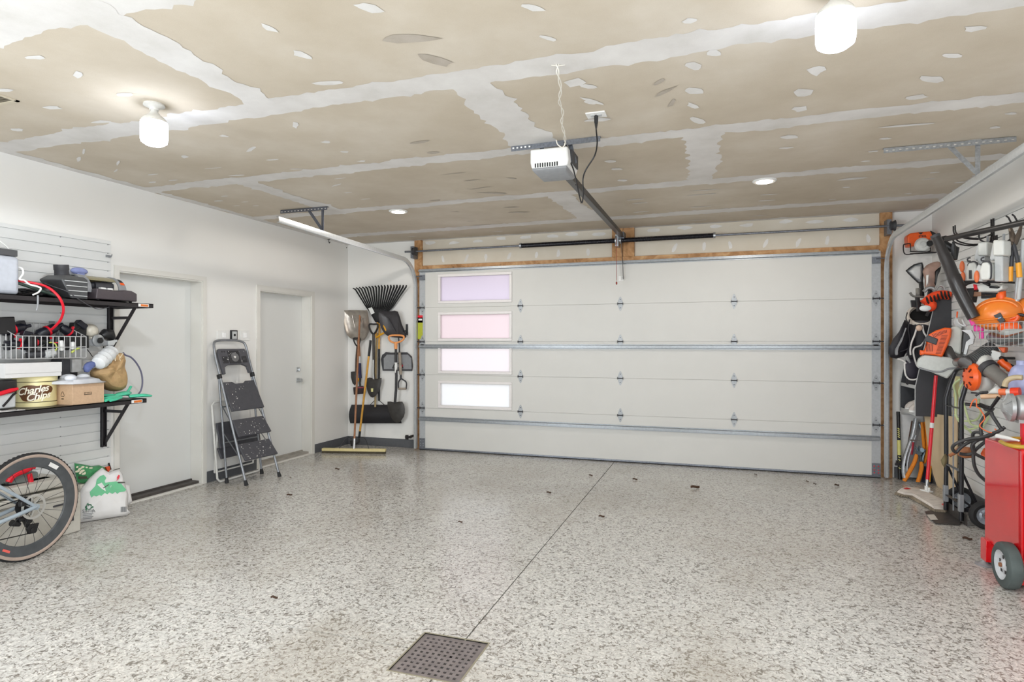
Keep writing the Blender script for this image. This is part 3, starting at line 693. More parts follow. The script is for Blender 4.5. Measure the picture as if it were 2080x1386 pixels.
# ================================================================ SHAPE HELPERS
def on_pl(x, y, p0, n):
    d = ray(x, y); n = V(n); return O+d*((V(p0)-O).dot(n)/d.dot(n))
def puff(mb, poly, n, th, back=0, lv=((1, 0), (.93, .45), (.75, .8), (.45, .97)), rnd=0, seed=1, ctr=None):
    """soft body: closed outline bulging th along n in front and back behind"""
    q = random.Random(seed); poly = [V(p) for p in poly]; n = V(n).normalized(); k = len(poly)
    c = V(ctr) if ctr else sum(poly, V((0, 0, 0)))/k
    vs = []; rings = []
    for side, t in ((1, th), (-1, back)):
        rr = []
        for i, (s_, h) in enumerate(lv):
            if i == 0 and side < 0: rr.append(rings[0][0]); continue
            rr.append(list(range(len(vs), len(vs)+k)))
            for p in poly: vs.append(c+(p-c)*s_+n*side*t*(h+(q.uniform(-rnd, rnd) if i else 0)))
        vs.append(c+n*side*t); rings.append((rr[0], rr, len(vs)-1))
    fs = []
    for side in (0, 1):
        _, rr, e = rings[side]
        for a, b in zip(rr, rr[1:]):
            for i in range(k):
                f = (a[i], a[(i+1) % k], b[(i+1) % k], b[i]); fs.append(f if side == 0 else f[::-1])
        for i in range(k):
            f = (rr[-1][i], rr[-1][(i+1) % k], e); fs.append(f if side == 0 else f[::-1])
    return mb.add(vs, fs)
def dish(mb, poly, n, dp, th=.003, lv=((1, 0), (.85, .55), (.6, .85), (.3, 1)), ctr=None):
    """thin pressed sheet: outline pushed dp along n in the middle, thickness th"""
    poly = [V(p) for p in poly]; n = V(n).normalized(); k = len(poly); c = V(ctr) if ctr else sum(poly, V((0, 0, 0)))/k; vs = []; fs = []
    off = []
    for layer in (0, 1):
        o = []
        for s_, h in lv: o.append(len(vs)); vs += [c+(p-c)*s_+n*(dp*h-layer*th) for p in poly]
        vs.append(c+n*(dp-layer*th)); o.append(len(vs)-1); off.append(o)
        for a, b in zip(o, o[1:-1]):
            for i in range(k):
                f = (a+i, a+(i+1) % k, b+(i+1) % k, b+i); fs.append(f if not layer else f[::-1])
        for i in range(k):
            f = (o[-2]+i, o[-2]+(i+1) % k, o[-1]); fs.append(f if not layer else f[::-1])
    a, b = off[0][0], off[1][0]
    fs += [(a+(i+1) % k, a+i, b+i, b+(i+1) % k) for i in range(k)]
    return mb.add(vs, fs)
def rpoly(pts, n=3):                                # rounded closed outline through pts
    return smooth_path(pts, n, True)
def capsule(mb, a, b, r, n=10): 
    a, b = V(a), V(b); d = (b-a).normalized()
    return mb.tube([a-d*r*.9, a-d*r*.5, a, b, b+d*r*.5, b+d*r*.9], [r*.4, r*.85, r, r, r*.85, r*.4], n)
XA, YA, ZA = V((1, 0, 0)), V((0, 1, 0)), V((0, 0, 1))
def crop(ox, oy, s): return lambda x, y: (ox+x*s, oy+y*s)
# ================================================================ LEFT WALL: SLAT PANELS, SHELVES
def slat_panel(name, label, u, sgn, v0, v1, z0, z1, screws=True):
    t = thing(name, label, 'wall panel', (u, (v0+v1)/2, z0)); m = MB(); th = .016; prof = [(0, z0), (th, z0)]; z = z1-.034; gs = []
    while z > z0+.03: gs.append(z); z -= .0762
    for z in reversed(gs): prof += [(th, z-.0045), (.004, z-.0045), (.004, z+.0045), (th, z+.0045)]
    prof += [(th, z1), (0, z1)]
    m.prism([(u+sgn*(a+.0005), v0, b) for a, b in prof], (0, v1-v0, 0)); obj('slats', m, mat('white slat board', 'dcdddc', .42, var=.02, scale=3), t, smooth=False)
    if screws:
        m = MB()
        for z in gs: 
            for v in (v1-.02, v1-.42, v1-.9): m.cyl((u+sgn*.004, v, z), (u+sgn*.0075, v, z), .005, 6)
        obj('screw', m, GREY, t)['kind'] = 'stuff'
    return t
slat_panel('slatwall_panel', 'white slatted wall panel behind the two black shelves on the left', L, 1, 1.43, 3.87, .10, 2.332)
def wall_shelf(label, z, v0, v1, arms, plate, hz, group='black wall shelves'):
    dp, th = .42, .036; t = thing('wall_shelf', label, 'shelf', (L+dp/2, (v0+v1)/2, z), group)
    m = MB(); m.box((L+.02, v0, z-.006), (L+dp, v1, z)); m.box((L+dp-.004, v0, z-th), (L+dp, v1, z)); m.box((L+.02, v0, z-th), (L+.024, v1, z)); m.box((L+.02, v0, z-th), (L+dp, v0+.003, z)); m.box((L+.02, v1-.003, z-th), (L+dp, v1, z))
    obj('shelf_board', m, BLKM, t, smooth=False)
    for v in arms:
        m = MB(); m.box((L+.018, v-.018, z-.42), (L+.03, v+.018, z-.005)); m.box((L+.018, v-.018, z-.42), (L+.05, v-.015, z-.005)); m.box((L+.018, v+.015, z-.42), (L+.05, v+.018, z-.005))
        m.bar((L+.035, v, z-.4), (L+.33, v, z-.02), .03, .008, YA); m.bar((L+.04, v, z-hz), (L+.04+(.29*(.4-hz)/.38), v, z-hz), .012, .024, ZA)
        m.bar((L+.03, v, z-.02), (L+dp-.02, v, z-.02), .03, .02, ZA)
        obj('bracket', m, BLKM, t, bevel=.001)
    m = MB(); m.box((L+dp, plate[0], z-th+.006), (L+dp+.0015, plate[1], z-.005)); m.slot(1); m.box((L+dp+.001, plate[0]+.022, z-th+.009), (L+dp+.0022, plate[1]-.006, z-.009)); obj('brand_plate', m, [WHITE, mat('orange print', 'd9762f', .5)], t, label='small white and orange plate')
    return t
ZU, ZL = 1.782, .978
pu = (on_x(281, 620, L+.42).y, on_x(302, 620, L+.42).y); pl_ = (on_x(267, 812, L+.42).y, on_x(289, 812, L+.42).y)
wall_shelf('black steel wall shelf, the upper one, carrying a bench machine and cables', ZU, 2.0, 3.94, (2.15, 3.85), pu, .12)
wall_shelf('black steel wall shelf, the lower one, carrying a tin and cardboard box', ZL, 2.0, 3.875, (2.15, 3.79), pl_, .11)
# small hook on the panel edge
p = lw(219, 521, .018); m = MB(); m.box((p.x-.001, p.y-.02, p.z-.008), (p.x+.012, p.y+.02, p.z+.01)); m.tube([p+V((.01, 0, 0)), p+V((.04, 0, -.005)), p+V((.05, 0, .015))], .004, 6)
tag(obj('wall_hook', m, GREY), 'small grey hook at the right edge of the left slatted panel', 'hook')
# ---- machine on the upper shelf
lwp = lambda x, y, d: lw(x, y, d)
q1 = crop(0, 440, .1587)
gm = thing('bench_machine', 'black bench machine with a clear curved hood on the upper shelf', 'machine', (L+.24, 3.63, ZU))
PLUM = mat('dark plum plastic', '4a4347', .45, var=.06)
m = MB(); u0, u1 = L+.09, L+.385
prof = [(3.46, ZU+.012), (3.815, ZU+.012), (3.815, ZU+.078), (3.77, ZU+.098), (3.7, ZU+.1), (3.67, ZU+.085), (3.47, ZU+.095)]
m.prism([(u0, a, b) for a, b in prof], (u1-u0, 0, 0)); obj('base', m, PLUM, gm, bevel=.006)
m = MB()
for a in (3.5, 3.78):
    for b in (L+.12, L+.35): m.cyl((b, a, ZU), (b, a, ZU+.014), .012, 10)
obj('rubber_feet', m, RUBBER, gm)
def arch(m, v0, v1, r, cu, cz, a0, a1, th):          # curved cover running along the wall
    n = 14
    def f(s, t): a = a0+(a1-a0)*s; return (cu+math.cos(a)*r, v0+(v1-v0)*t, cz+math.sin(a)*r)
    out = [f(i/n, 0) for i in range(n+1)]; inn = [(cu+math.cos(a0+(a1-a0)*i/n)*(r-th), v0, cz+math.sin(a0+(a1-a0)*i/n)*(r-th)) for i in range(n, -1, -1)]
    return m.prism(out+inn, (0, v1-v0, 0))
cu, cz = L+.2, ZU+.085
m = MB(); arch(m, 3.40, 3.47, .125, cu, cz, -.15, math.pi, .012); m.prism([(cu+math.cos(a)*.12, 3.455, cz+math.sin(a)*.12) for a in [math.pi*k/12 for k in range(13)]], (0, .01, 0)); obj('hood_end', m, GREY, gm)
m = MB(); arch(m, 3.47, 3.72, .122, cu, cz, .75, math.pi*.9, .004); obj('hood_cover', m, mat('smoky clear cover', '8f886b', .15, var=.05), gm)
m = MB(); arch(m, 3.70, 3.725, .128, cu, cz, .1, math.pi*.95, .01); arch(m, 3.725, 3.775, .118, cu, cz, .1, math.pi*.95, .02); m.slot(1); arch(m, 3.728, 3.77, .1195, cu, cz, .55, .75, .003); m.slot(2); arch(m, 3.73, 3.768, .1192, cu, cz, .78, 1.2, .003); obj('end_band', m, [GREY, ORANGE, BLK], gm)
m = MB(); m.cyl((L+.24, 3.55, ZU+.12), (L+.27, 3.66, ZU+.115), .04, 18); m.cyl((L+.2, 3.48, ZU+.13), (L+.25, 3.7, ZU+.13), .028, 14); obj('drum', m, DGREY, gm)
m = MB(); m.box((L+.33, 3.52, ZU+.094), (L+.36, 3.56, ZU+.108)); obj('switch', m, WHITE, gm, bevel=.002)
m = MB(); m.box((L+.33, 3.58, ZU+.094), (L+.36, 3.62, ZU+.108)); obj('switch', m, WHITE, gm, bevel=.002)
# intake with bars at the left end
m = MB(); v0, v1 = 3.23, 3.395
def qd(v, z, a, b): return [(a, v, z), (b, v, z)]
hull(m, [[V((L+.14, 3.29, ZU+.03)), V((L+.38, 3.27, ZU+.0)), V((L+.38, 3.40, ZU+.0)), V((L+.14, 3.40, ZU+.03))],
         [V((L+.10, 3.22, ZU+.15)), V((L+.38, 3.20, ZU+.14)), V((L+.38, 3.40, ZU+.15)), V((L+.10, 3.40, ZU+.16))],
         [V((L+.14, 3.26, ZU+.185)), V((L+.34, 3.245, ZU+.18)), V((L+.34, 3.40, ZU+.175)), V((L+.14, 3.40, ZU+.18))]])
obj('intake_hood', m, mat('grey black plastic', '4b4c4e', .45, var=.1), gm, bevel=.008)
m = MB()
for k in range(4): z = ZU+.025+k*.036; m.bar((L+.383, 3.262-k*.014, z), (L+.383, 3.39, z), .006, .006); m.bar((L+.383, 3.385, z), (L+.33, 3.41, z), .006, .006)
obj('chrome_bar', m, LGREY, gm)['kind'] = 'stuff'
m = MB(); a = V((L+.24, 3.30, ZU+.17)); m.lathe([(.0, 0), (.05, 0), (.047, .05), (.05, .055), (.05, .095), (.045, .095), (.043, .02), (0, .02)], a, (.05, -.12, 1), 20); obj('dust_port', m, DGREY, gm)
# container, cables
tk = thing('plastic_jug', 'pale grey plastic container with black lid at the left end of the upper shelf', 'container', (L+.25, 2.66, ZU))
m = MB(); m.prism([(L+.1, 2.55, ZU), (L+.36, 2.55, ZU), (L+.36, 2.93, ZU), (L+.1, 2.93, ZU)], (0, 0, .27)); obj('body', m, mat('pale grey jug', 'b9bdc6', .35), tk, bevel=.03, seg=4)
m = MB(); m.box((L+.11, 2.56, ZU+.27), (L+.35, 2.92, ZU+.315)); m.slot(1); m.cyl((L+.24, 2.78, ZU+.315), (L+.24, 2.78, ZU+.36), .03); obj('lid', m, [mat('dark grey lid', '4a4a4c', .5), BLK], tk, bevel=.004)
m = MB(); m.tube(smooth_path([(L+.22, 2.70, ZU+.315), (L+.28, 2.75, ZU+.42), (L+.3, 2.85, ZU+.36), (L+.3, 2.90, ZU+.315)], 5), .005, 6); obj('handle', m, WHITE, tk)
def cable(name, pts, r, m_, label, cat='cable', n=5, group=None):
    mb = MB(); mb.tube(smooth_path(pts, n), r, 8); return tag(obj(name, mb, m_), label, cat, group)
cl = lambda L_: [lw(x, y, d) for x, y, d in L_]
cable('red_cable', cl([(20, 574, .2), (35, 571, .3), (60, 574, .34), (85, 579, .38), (105, 589, .44), (122, 607, .48), (129, 628, .46), (124, 648, .40), (113, 662, .34), (104, 670, .28)]), .009, RED, 'thick red cable curving down from the upper shelf into the wire basket')
cable('charging_cable', cl([(38, 543, .34), (45, 546, .36), (47, 556, .37), (40, 567, .37), (50, 570, .38), (60, 578, .39), (75, 582, .4), (83, 586, .41), (78, 594, .415), (67, 599, .425)]), .006, WHITE, 'white cable looping over the front of the upper shelf')
cable('green_cable', cl([(36, 575, .33), (60, 583, .35), (90, 593, .37), (116, 601, .39)]), .011, mat('dark green sheath', '2e4038', .5), 'thick dark green cable lying along the front of the upper shelf')
cable('grey_wire', cl([(88, 575, .3), (110, 583, .36), (135, 592, .41), (160, 608, .435), (183, 622, .43), (200, 628, .43), (222, 624, .43)]), .0032, DGREY, 'thin dark grey wire drooping over the edge of the upper shelf')
m = MB()
for k in range(9):
    a = lw(38+k*5, 594-k*.3, .12+.03*(k % 4)); a.z = ZU+.02+.012*(k % 3)
    m.tube(smooth_path([a+V((math.cos(t+k)*.06, math.sin(t+k)*.09, .012*math.sin(2*t))) for t in [i*.8 for i in range(8)]], 3), .008, 6)
tag(obj('coiled_black_cable', m, BLK), 'tangle of black cable heaped on the upper shelf beside the container', 'cable')
m = MB(); p = lw(95, 580, .15); m.ell((p.x, p.y, ZU+.06), (.07, .07, .06)); tag(obj('black_reel', m, BLK), 'rounded black reel behind the cables on the upper shelf', 'reel')
m = MB(); p = lw(161, 551, .05); m.ell(p, (.03, .07, .03)); m.box((p.x-.03, p.y-.03, ZU), (p.x+.02, p.y+.03, p.z)); tag(obj('plastic_dome', m, mat('pale blue plastic', '8d97c9', .5)), 'pale blue dome behind the machine on the upper shelf', 'dome')
cable('shelf_hook', cl([(77, 600, .424), (77, 615, .425), (76, 624, .43), (74, 631, .43)]), .006, GREY, 'grey hook hanging from the front edge of the upper shelf', 'hook')
# ---- wire basket with tools
bk = thing('wire_basket', 'grey wire basket full of black and red tools under the upper shelf', 'basket', (L+.17, 3.19, 1.33))
GRID = mat('grey coated wire', 'b3b3b3', .4, .2); bz0, bz1 = 1.333, 1.497; bu = L+.3; b0, b1 = 2.942, 3.443
m = MB(); rr = .0032
def wire(*p): m.tube(p, rr, 6)
n = 12
for i in range(n+1):
    v = lerp(b0, b1, i/n); wire((bu, v, bz1), (bu, v, bz0), (L+.03, v, bz0), (L+.03, v, 1.6))
for z in (bz0, (bz0+bz1)/2, bz1): wire((bu, b0, z), (bu, b1, z))
for z in (bz0, 1.42, 1.5, 1.6): wire((L+.03, b0, z), (L+.03, b1, z))
for k in range(1, 5): u = lerp(L+.03, bu, k/5); wire((u, b0, bz0), (u, b1, bz0)); zt = lerp(1.6, bz1, k/5); [wire((u, v, bz0), (u, v, zt)) for v in (b0, b1)]
for v in (b0, b1): wire((L+.03, v, 1.6), (bu, v, bz1)); wire((L+.03, v, 1.42), (bu, v, 1.42))
obj('wire_mesh', m, GRID, bk)
m = MB(); m.box((L+.017, b0+.05, 1.56), (L+.027, b0+.09, 1.62)); m.box((L+.017, b1-.09, 1.56), (L+.027, b1-.05, 1.62)); obj('wall_clip', m, GREY, bk)['kind'] = 'stuff'
q2 = crop(0, 640, .0865)
NAVY = mat('black blue plastic', '191a24', .4, var=.1)
def tool(label, x, y, d, sc, ang, body=NAVY, acc=RED, tip=None):
    c = lw(*q2(x, y), d); f = V((0, math.cos(ang), math.sin(ang))); up = V((0, -math.sin(ang), math.cos(ang)))
    t = thing('cordless_tool', label, 'power tool', c, 'tools in the wire basket')
    m = MB(); m.tube([c-f*.09*sc, c-f*.07*sc, c+f*.05*sc, c+f*.08*sc], [.025*sc, .04*sc, .037*sc, .022*sc], 12); m.cyl(c+f*.08*sc, c+f*.12*sc, .014*sc, 10); obj('motor_housing', m, body, t)
    m = MB(); g0 = c-f*.03*sc; m.tube([g0-up*.02*sc, g0-up*.1*sc-f*.02*sc], [.02*sc, .018*sc], 10); obj('grip', m, BLK, t)
    m = MB(); m.obox(g0-up*.12*sc-f*.02*sc, (f, XA, up), (.09*sc, .06*sc, .05*sc)); obj('battery', m, body, t, bevel=.006*sc)
    m = MB(); m.tube([c-f*.015*sc, c+f*.0*sc], .0415*sc, 12); m.obox(g0-up*.05*sc+f*.02*sc, (f, XA, up), (.015*sc, .02*sc, .03*sc)); obj('trim', m, acc, t)
    return t
tool('black cordless tool with red trim lying at the left of the wire basket', 330, 330, .16, .95, .25, NAVY)
tool('black cordless tool with red stripe sticking up mid basket', 1130, 370, .15, 1.0, .45)
tool('black tool with red tip leaning at the right side of the wire basket', 1600, 400, .14, .9, 2.5)
tool('dark tool with red collar low in the middle of the wire basket', 850, 640, .2, .75, .1, BLK)
tool('dark tool with red and white mark low at the left of the wire basket', 420, 700, .22, .75, 2.9, NAVY)
tool('small black tool with red end upright behind the wire basket front', 1330, 640, .2, .6, 1.5, BLK)
def block(name, label, cat, x, y, d, sz, ang, m_, group=None, bev=.006):
    c = lw(*q2(x, y), d); m = MB(); f = V((0, math.cos(ang), math.sin(ang))); m.obox(c, (f, XA, V((0, -math.sin(ang), math.cos(ang)))), sz); return tag(obj(name, m, m_, bevel=bev), label, cat, group)
block('battery_pack', 'black battery pack standing at the right end of the wire basket', 'battery', 1830, 350, .12, (.105, .06, .11), -.05, BLK)
block('battery_pack', 'black battery box standing at the left behind the wire basket rim', 'battery', 450, 250, .1, (.07, .06, .06), .4, DGREY)
block('charger_box', 'dark box with a white mark at the far left of the wire basket', 'box', 60, 250, .16, (.11, .1, .12), .1, BLK)
block('black_case', 'tall black case standing in the left half of the wire basket', 'case', 740, 660, .24, (.05, .06, .13), 0, BLK)
block('black_case', 'wide black case at the right end of the wire basket', 'case', 1750, 640, .18, (.18, .08, .1), .05, BLK)
block('grey_gadget', 'round grey gadget with lens low in the wire basket', 'gadget', 880, 920, .24, (.13, .05, .05), .05, DGREY, None, .02)
block('grey_rag', 'pale grey rag crumpled low in the wire basket middle', 'rag', 1170, 900, .25, (.09, .05, .06), .3, LGREY, None, .02)
block('white_bottle', 'white narrow bottle standing in the wire basket', 'bottle', 1440, 720, .27, (.028, .03, .08), .1, WHITE, None, .008)
block('white_tube', 'small white tube standing near the right of the wire basket', 'tube', 1700, 720, .27, (.025, .03, .06), 0, WHITE, None, .008)
LIME = mat('lime yellow plastic', 'c8d36a', .5)
cable('lime_strap', [lw(*q2(x, y), .27) for x, y in ((1160, 650), (1240, 650), (1310, 700), (1330, 790), (1290, 850))], .005, LIME, 'lime yellow strap looping in the middle of the wire basket', 'strap')
cable('lime_clip', [lw(*q2(x, y), .27) for x, y in ((1680, 880), (1740, 840), (1800, 800), (1860, 780))], .008, LIME, 'lime yellow clip at the right side of the wire basket', 'clip')
# ---- saw and globe right of the basket
q3 = crop(120, 640, .1299)
sw_ = thing('circular_saw', 'grey hand held saw with round guard right of the wire basket', 'saw', lw(*q3(640, 470), .2))
d_ = .16
m = MB(); m.prism([lw(*q3(x, y), d_) for x, y in ((440, 385), (520, 370), (540, 330), (640, 320), (700, 400), (760, 400), (740, 480), (560, 485), (440, 480))], (.02, 0, 0)); obj('shoe_plate', m, GREY, sw_, bevel=.002)
c = lw(*q3(600, 400), d_+.02); m = MB(); m.lathe([(0, 0), (.05, 0), (.05, .012), (.038, .018), (.018, .02), (.015, .028), (0, .028)], c, XA, 24); obj('blade_guard', m, mat('silver guard', '9b9ea0', .35, .4), sw_)
m = MB(); m.lathe([(0, 0), (.024, 0), (.024, .006), (.01, .008), (0, .008)], c+V((.03, 0, 0)), XA, 16); obj('hub', m, BLK, sw_)
m = MB(); m.tube([lw(*q3(x, y), d_-.03) for x, y in ((660, 330), (720, 300), (790, 300), (830, 380))], [.025, .045, .045, .03], 10); obj('motor', m, BLK, sw_)
m = MB(); m.prism([lw(*q3(x, y), d_) for x, y in ((730, 410), (880, 385), (875, 425), (850, 430), (820, 485), (735, 480))], (.03, 0, 0)); obj('grip', m, LGREY, sw_, bevel=.006)
m = MB(); m.tube([lw(*q3(560, 340), .02), lw(*q3(560, 340), d_)], .006, 6); obj('hanger', m, BLKM, sw_)
p = lw(*q3(480, 250), .1); m = MB(); m.ell(p, (.06, .062, .06)); m.tube([p+V((0, .0, -.04)), p+V((.02, .03, -.09))], .03, 12); m.tube([p, V((L+.016, p.y, p.z))], .006, 6)
tag(obj('glass_globe', m, mat('pale glossy globe', 'd6cfc0', .12, var=.1)), 'pale glossy rounded globe hanging above the grey saw', 'globe')
# ---- lower shelf
tin = thing('chip_tin', 'round yellow tin with brown oval lettering on the lower shelf', 'tin', (0, 0, 0))
tc_ = on_z(72, 827, ZL); rad = .132; rdh = V((ray(72, 827).x, ray(72, 827).y, 0)).normalized(); cd = V((tc_.x, tc_.y, ZL))+rdh*rad; tin.location = cd; ORG[tin.name] = cd.copy(); hh = .222
TINY = mat('pale yellow tin', 'e2d7a2', .35, .0, .03)
m = MB(); m.lathe([(0, 0), (rad, 0), (rad, .03), (rad-.002, .032), (rad-.002, hh-.035), (0, hh-.035)], cd, ZA, 40); m.slot(1)
for z in (.034, hh-.04): m.lathe([(rad-.003, z-.002), (rad+.0003, z-.002), (rad+.0003, z+.002), (rad-.003, z+.002)], cd, ZA, 40)
obj('tin_body', m, [TINY, mat('tin dark line', '3b2a16', .5)], tin)
m = MB(); m.lathe([(0, hh-.036), (rad+.002, hh-.036), (rad+.0025, hh-.004), (rad, hh), (rad-.006, hh-.003), (0, hh-.003)], cd, ZA, 40); obj('tin_lid', m, TINY, tin)
fv = V((0, 0, 0))-cd; fv.z = 0; fv.normalize(); rv = V((-fv.y, fv.x, 0))
def wrapc(x, y, e): a = x/rad; return cd+fv*math.cos(a)*(rad-.002+e)+rv*math.sin(a)*(rad-.002+e)+V((0, 0, y))
def lab(pts, e): return [wrapc(x, y, e) for x, y in pts]
m = MB()
def wblob(cx, cy, rx, ry, e, n=30, lump=.05):
    g_ = 8
    def f(s, t):
        a = 2*math.pi*s; k = (1+lump*math.sin(3*a+.5))*t; return wrapc(cx+rx*math.cos(a)*k+ry*.25*math.sin(a)*k, cy+ry*math.sin(a)*k, e)
    m.grid(f, n, 4)
wblob(-.04, .112, .070, .050, .0012); wblob(.046, .116, .066, .044, .0014); wblob(0, .112, .08, .044, .0016); wblob(-.032, .078, .062, .036, .0018)
obj('emblem', m, mat('brown print', '5f3a1c', .45), tin)
m = MB()
for body, cx, cy, sz in (('Charles', -.016, .122, .066), ('Chips', .018, .076, .068)):
    vs, fs = text_mesh(body, sz, 0, shear=.25, bold=.0012, spacing=.95)
    m.add([wrapc(p.x+cx, p.y*1.05+cy+p.x*.16, .0034) for p in vs], fs)
obj('lettering', m, mat('cream print', 'f5efdc', .5), tin, smooth=False)
# white flat box on the tin
m = MB(); z = ZL+hh; p0, p1 = lw(10, 766, .3), lw(125, 766, .3); m.box((L+.03, p0.y, z), (L+.3, p1.y, z+.103)); m.box((L+.302, p0.y, z+.03), (L+.304, p1.y, z+.1035))
tag(obj('flat_box', m, mat('white carton', 'd4d3d2', .6, var=.02), bevel=.002), 'flat white carton lying on top of the round yellow tin', 'box')
# cardboard box with the clear pack on it
bx = thing('cardboard_box', 'brown cardboard box with recycling mark beside the yellow tin', 'box', (L+.28, 3.38, ZL))
m = MB(); c0, c1, c2, c3 = V((L+.405, 3.262, ZL)), V((L+.405, 3.51, ZL)), V((L+.17, 3.51, ZL)), V((L+.17, 3.262, ZL)); m.prism([c0, c1, c2, c3], (0, 0, .155)); obj('carton', m, CARD, bx, bevel=.002)
m = MB(); m.box((L+.405, 3.35, ZL+.07), (L+.4056, 3.41, ZL+.09)); m.slot(1)
for k in range(5): m.box((L+.4055, 3.354+k*.011, ZL+.076), (L+.4061, 3.361+k*.011, ZL+.087))
obj('stamp', m, [mat('dark brown ink', '5b4a38', .7), CARD], bx)
INK = MATS['dark brown ink']
m = MB(); cy = L+.30; tri = [(-.022, 0), (.022, 0), (0, .04)]
for (a, b), (c, d) in zip(tri, tri[1:]+tri[:1]):
    m.bar((cy+lerp(a, c, .12), 3.2617, ZL+.065+lerp(b, d, .12)), (cy+lerp(a, c, .88), 3.2617, ZL+.065+lerp(b, d, .88)), .005, .0008, YA)
m.box((cy-.012, 3.2613, ZL+.04), (cy+.012, 3.2619, ZL+.05))
for k in range(7): m.box((L+.19, 3.2613, ZL+.05+k*.013), (L+.215+.008*((k*3) % 4), 3.2619, ZL+.053+k*.013))
obj('recycling_mark', m, INK, bx)
pk = MB(); z = ZL+.156; sh = mat('clear plastic wrap', 'cfd2d8', .12, var=.12, scale=9)
puff(pk, [(L+.43, 3.25, z), (L+.43, 3.5, z), (L+.4, 3.535, z), (L+.15, 3.53, z), (L+.13, 3.3, z), (L+.15, 3.15, z), (L+.3, 3.2, z)], ZA, .05, .0, ((1, .08), (.95, .25), (.8, .5), (.5, .75)), .3, 4)
for a, b, s_ in ((3.3, L+.33, .04), (3.42, L+.3, .05), (3.36, L+.22, .06)): pk.ell((b, a, z+.045), (.04, s_, .028))
tag(obj('plastic_pack', pk, sh), 'crinkled clear plastic package lying on the cardboard box', 'package')
# paper bag
pb_ = thing('paper_bag', 'crumpled brown paper bag standing behind the green gloves', 'bag', (L+.22, 3.75, ZL))
q4 = crop(120, 640, .1299); d_ = .2
m = MB(); out = [lw(*q4(x, y), d_) for x, y in ((470, 900), (540, 830), (660, 800), (760, 740), (830, 640), (900, 600), (1010, 600), (1030, 720), (1010, 790), (1040, 900), (1050, 1000), (1045, 1180), (900, 1210), (760, 1190), (690, 1120), (580, 1020), (500, 960))]
puff(m, out, (1, -.3, .1), .09, .12, ((1, 0), (.93, .5), (.8, .8), (.6, .95), (.35, 1)), .34, 3); obj('bag_body', m, KRAFT, pb_, sub=1, ang=.5)
m = MB(); puff(m, [lw(*q4(x, y), .24) for x, y in ((820, 720), (850, 630), (930, 585), (1005, 595), (1035, 700), (1045, 760), (960, 770), (880, 760))], (1, -.3, .1), .05, .05, rnd=.3, seed=8); obj('rolled_top', m, KRAFT, pb_, sub=1, ang=.5)
m = MB(); 
for a in ((870, 600, 880, 720), (930, 620, 960, 720), (1000, 600, 950, 680)): m.bar(lw(*q4(a[0], a[1]), .28), lw(*q4(a[2], a[3]), .29), .008, .004)
obj('fold', m, mat('pale paper fold', 'e3d3b4', .7), pb_)['kind'] = 'stuff'
cable('blue_grey_cord', [lw(*q4(x, y), .16) for x, y in ((1000, 590), (1040, 630), (1120, 660), (1200, 740), (1270, 860), (1300, 980), (1300, 1100), (1275, 1190), (1240, 1240))], .007, mat('blue grey cord', '6d6d86', .5), 'blue grey cord arching from the paper bag down to the lower shelf')
m = MB(); a, b = lw(*q4(600, 770), .3), lw(*q4(830, 560), .22); m.tube(smooth_path([a, lerp(a, b, .3), lerp(a, b, .6), b], 4), [.03]+[.052+.006*(k % 3) for k in range(11)]+[.035], 14)
tag(obj('white_roll', m, mat('white crinkled plastic', 'd7d9da', .3, var=.06, bump=.4)), 'white crinkled plastic roll leaning on the brown paper bag', 'roll')
m = MB(); puff(m, rpoly([lw(*q4(x, y), .26) for x, y in ((390, 800), (450, 740), (560, 720), (580, 780), (500, 830), (440, 900), (400, 880))], 2), (1, 0, 0), .03, .03, rnd=.2); tag(obj('blue_cloth', m, mat('slate blue cloth', '5b6696', .8, var=.15)), 'crumpled slate blue cloth beside the white plastic roll', 'cloth')
m = MB(); a, b = lw(*q4(180, 860), .12), lw(*q4(330, 690), .12); m.box((L+.03, a.y, a.z-.02), (L+.14, b.y, b.z)); tag(obj('white_carton', m, mat('off white carton', 'c9c8c6', .6), bevel=.004), 'off white carton hanging behind the cardboard box at the panel', 'box')
m = MB(); a, b = lw(*q4(50, 870), .16), lw(*q4(180, 690), .16); m.box((L+.03, a.y, a.z-.05), (L+.16, b.y, b.z)); tag(obj('dark_case', m, DGREY, bevel=.006), 'dark grey case between the flat white carton and the panel', 'case')
for nm in ('white_carton', 'dark_case'):
    o = bpy.data.objects[nm]; zz = min(v.co.z for v in o.data.vertices)+o.location.z
    mm = MB(); mm.box((L+.04, ORG[nm].y-.03, ZL), (L+.1, ORG[nm].y+.03, ORG[nm].z+.01)); obj('support_foot', mm, DGREY, o)
cable('thin_black_wire', [lw(*q4(x, y), .14) for x, y in ((440, 540), (480, 590), (540, 660), (620, 600), (680, 540), (700, 490))], .003, BLK, 'thin black wire hanging from the grey saw in a loop')
# gloves
q5 = crop(0, 640, .202)
GLV = mat('green rubber glove', '4fc9a3', .4, var=.08)
gz = ZL+.012; gl = MB()
def fg(*pts, r=.014): gl.tube(smooth_path([V((L+d, lw(x, 800, d).y, gz+h)) for x, d, h in pts], 4), r, 8, flat=.8)
ga = lambda x, d, h=0: V((L+d, lw(x, 800, d).y, gz+h))
puff(gl, [ga(232, .37, .02), ga(262, .36, .03), ga(268, .28, .03), ga(255, .22, .03), ga(232, .26, .02)], ZA, .025, .01)
fg((240, .38, .015), (225, .40, .01), (214, .41, .0)); fg((240, .36, .02), (222, .38, .02), (212, .36, .015)); fg((238, .32, .025), (222, .3, .03), (210, .27, .03)); fg((246, .40, .015), (235, .43, .005), (224, .435, .0)); fg((255, .3, .03), (262, .27, .06), (266, .25, .085), r=.011)
tag(obj('rubber_glove', gl, GLV), 'green rubber glove with fingers spread at the right of the lower shelf', 'glove', 'green rubber gloves')
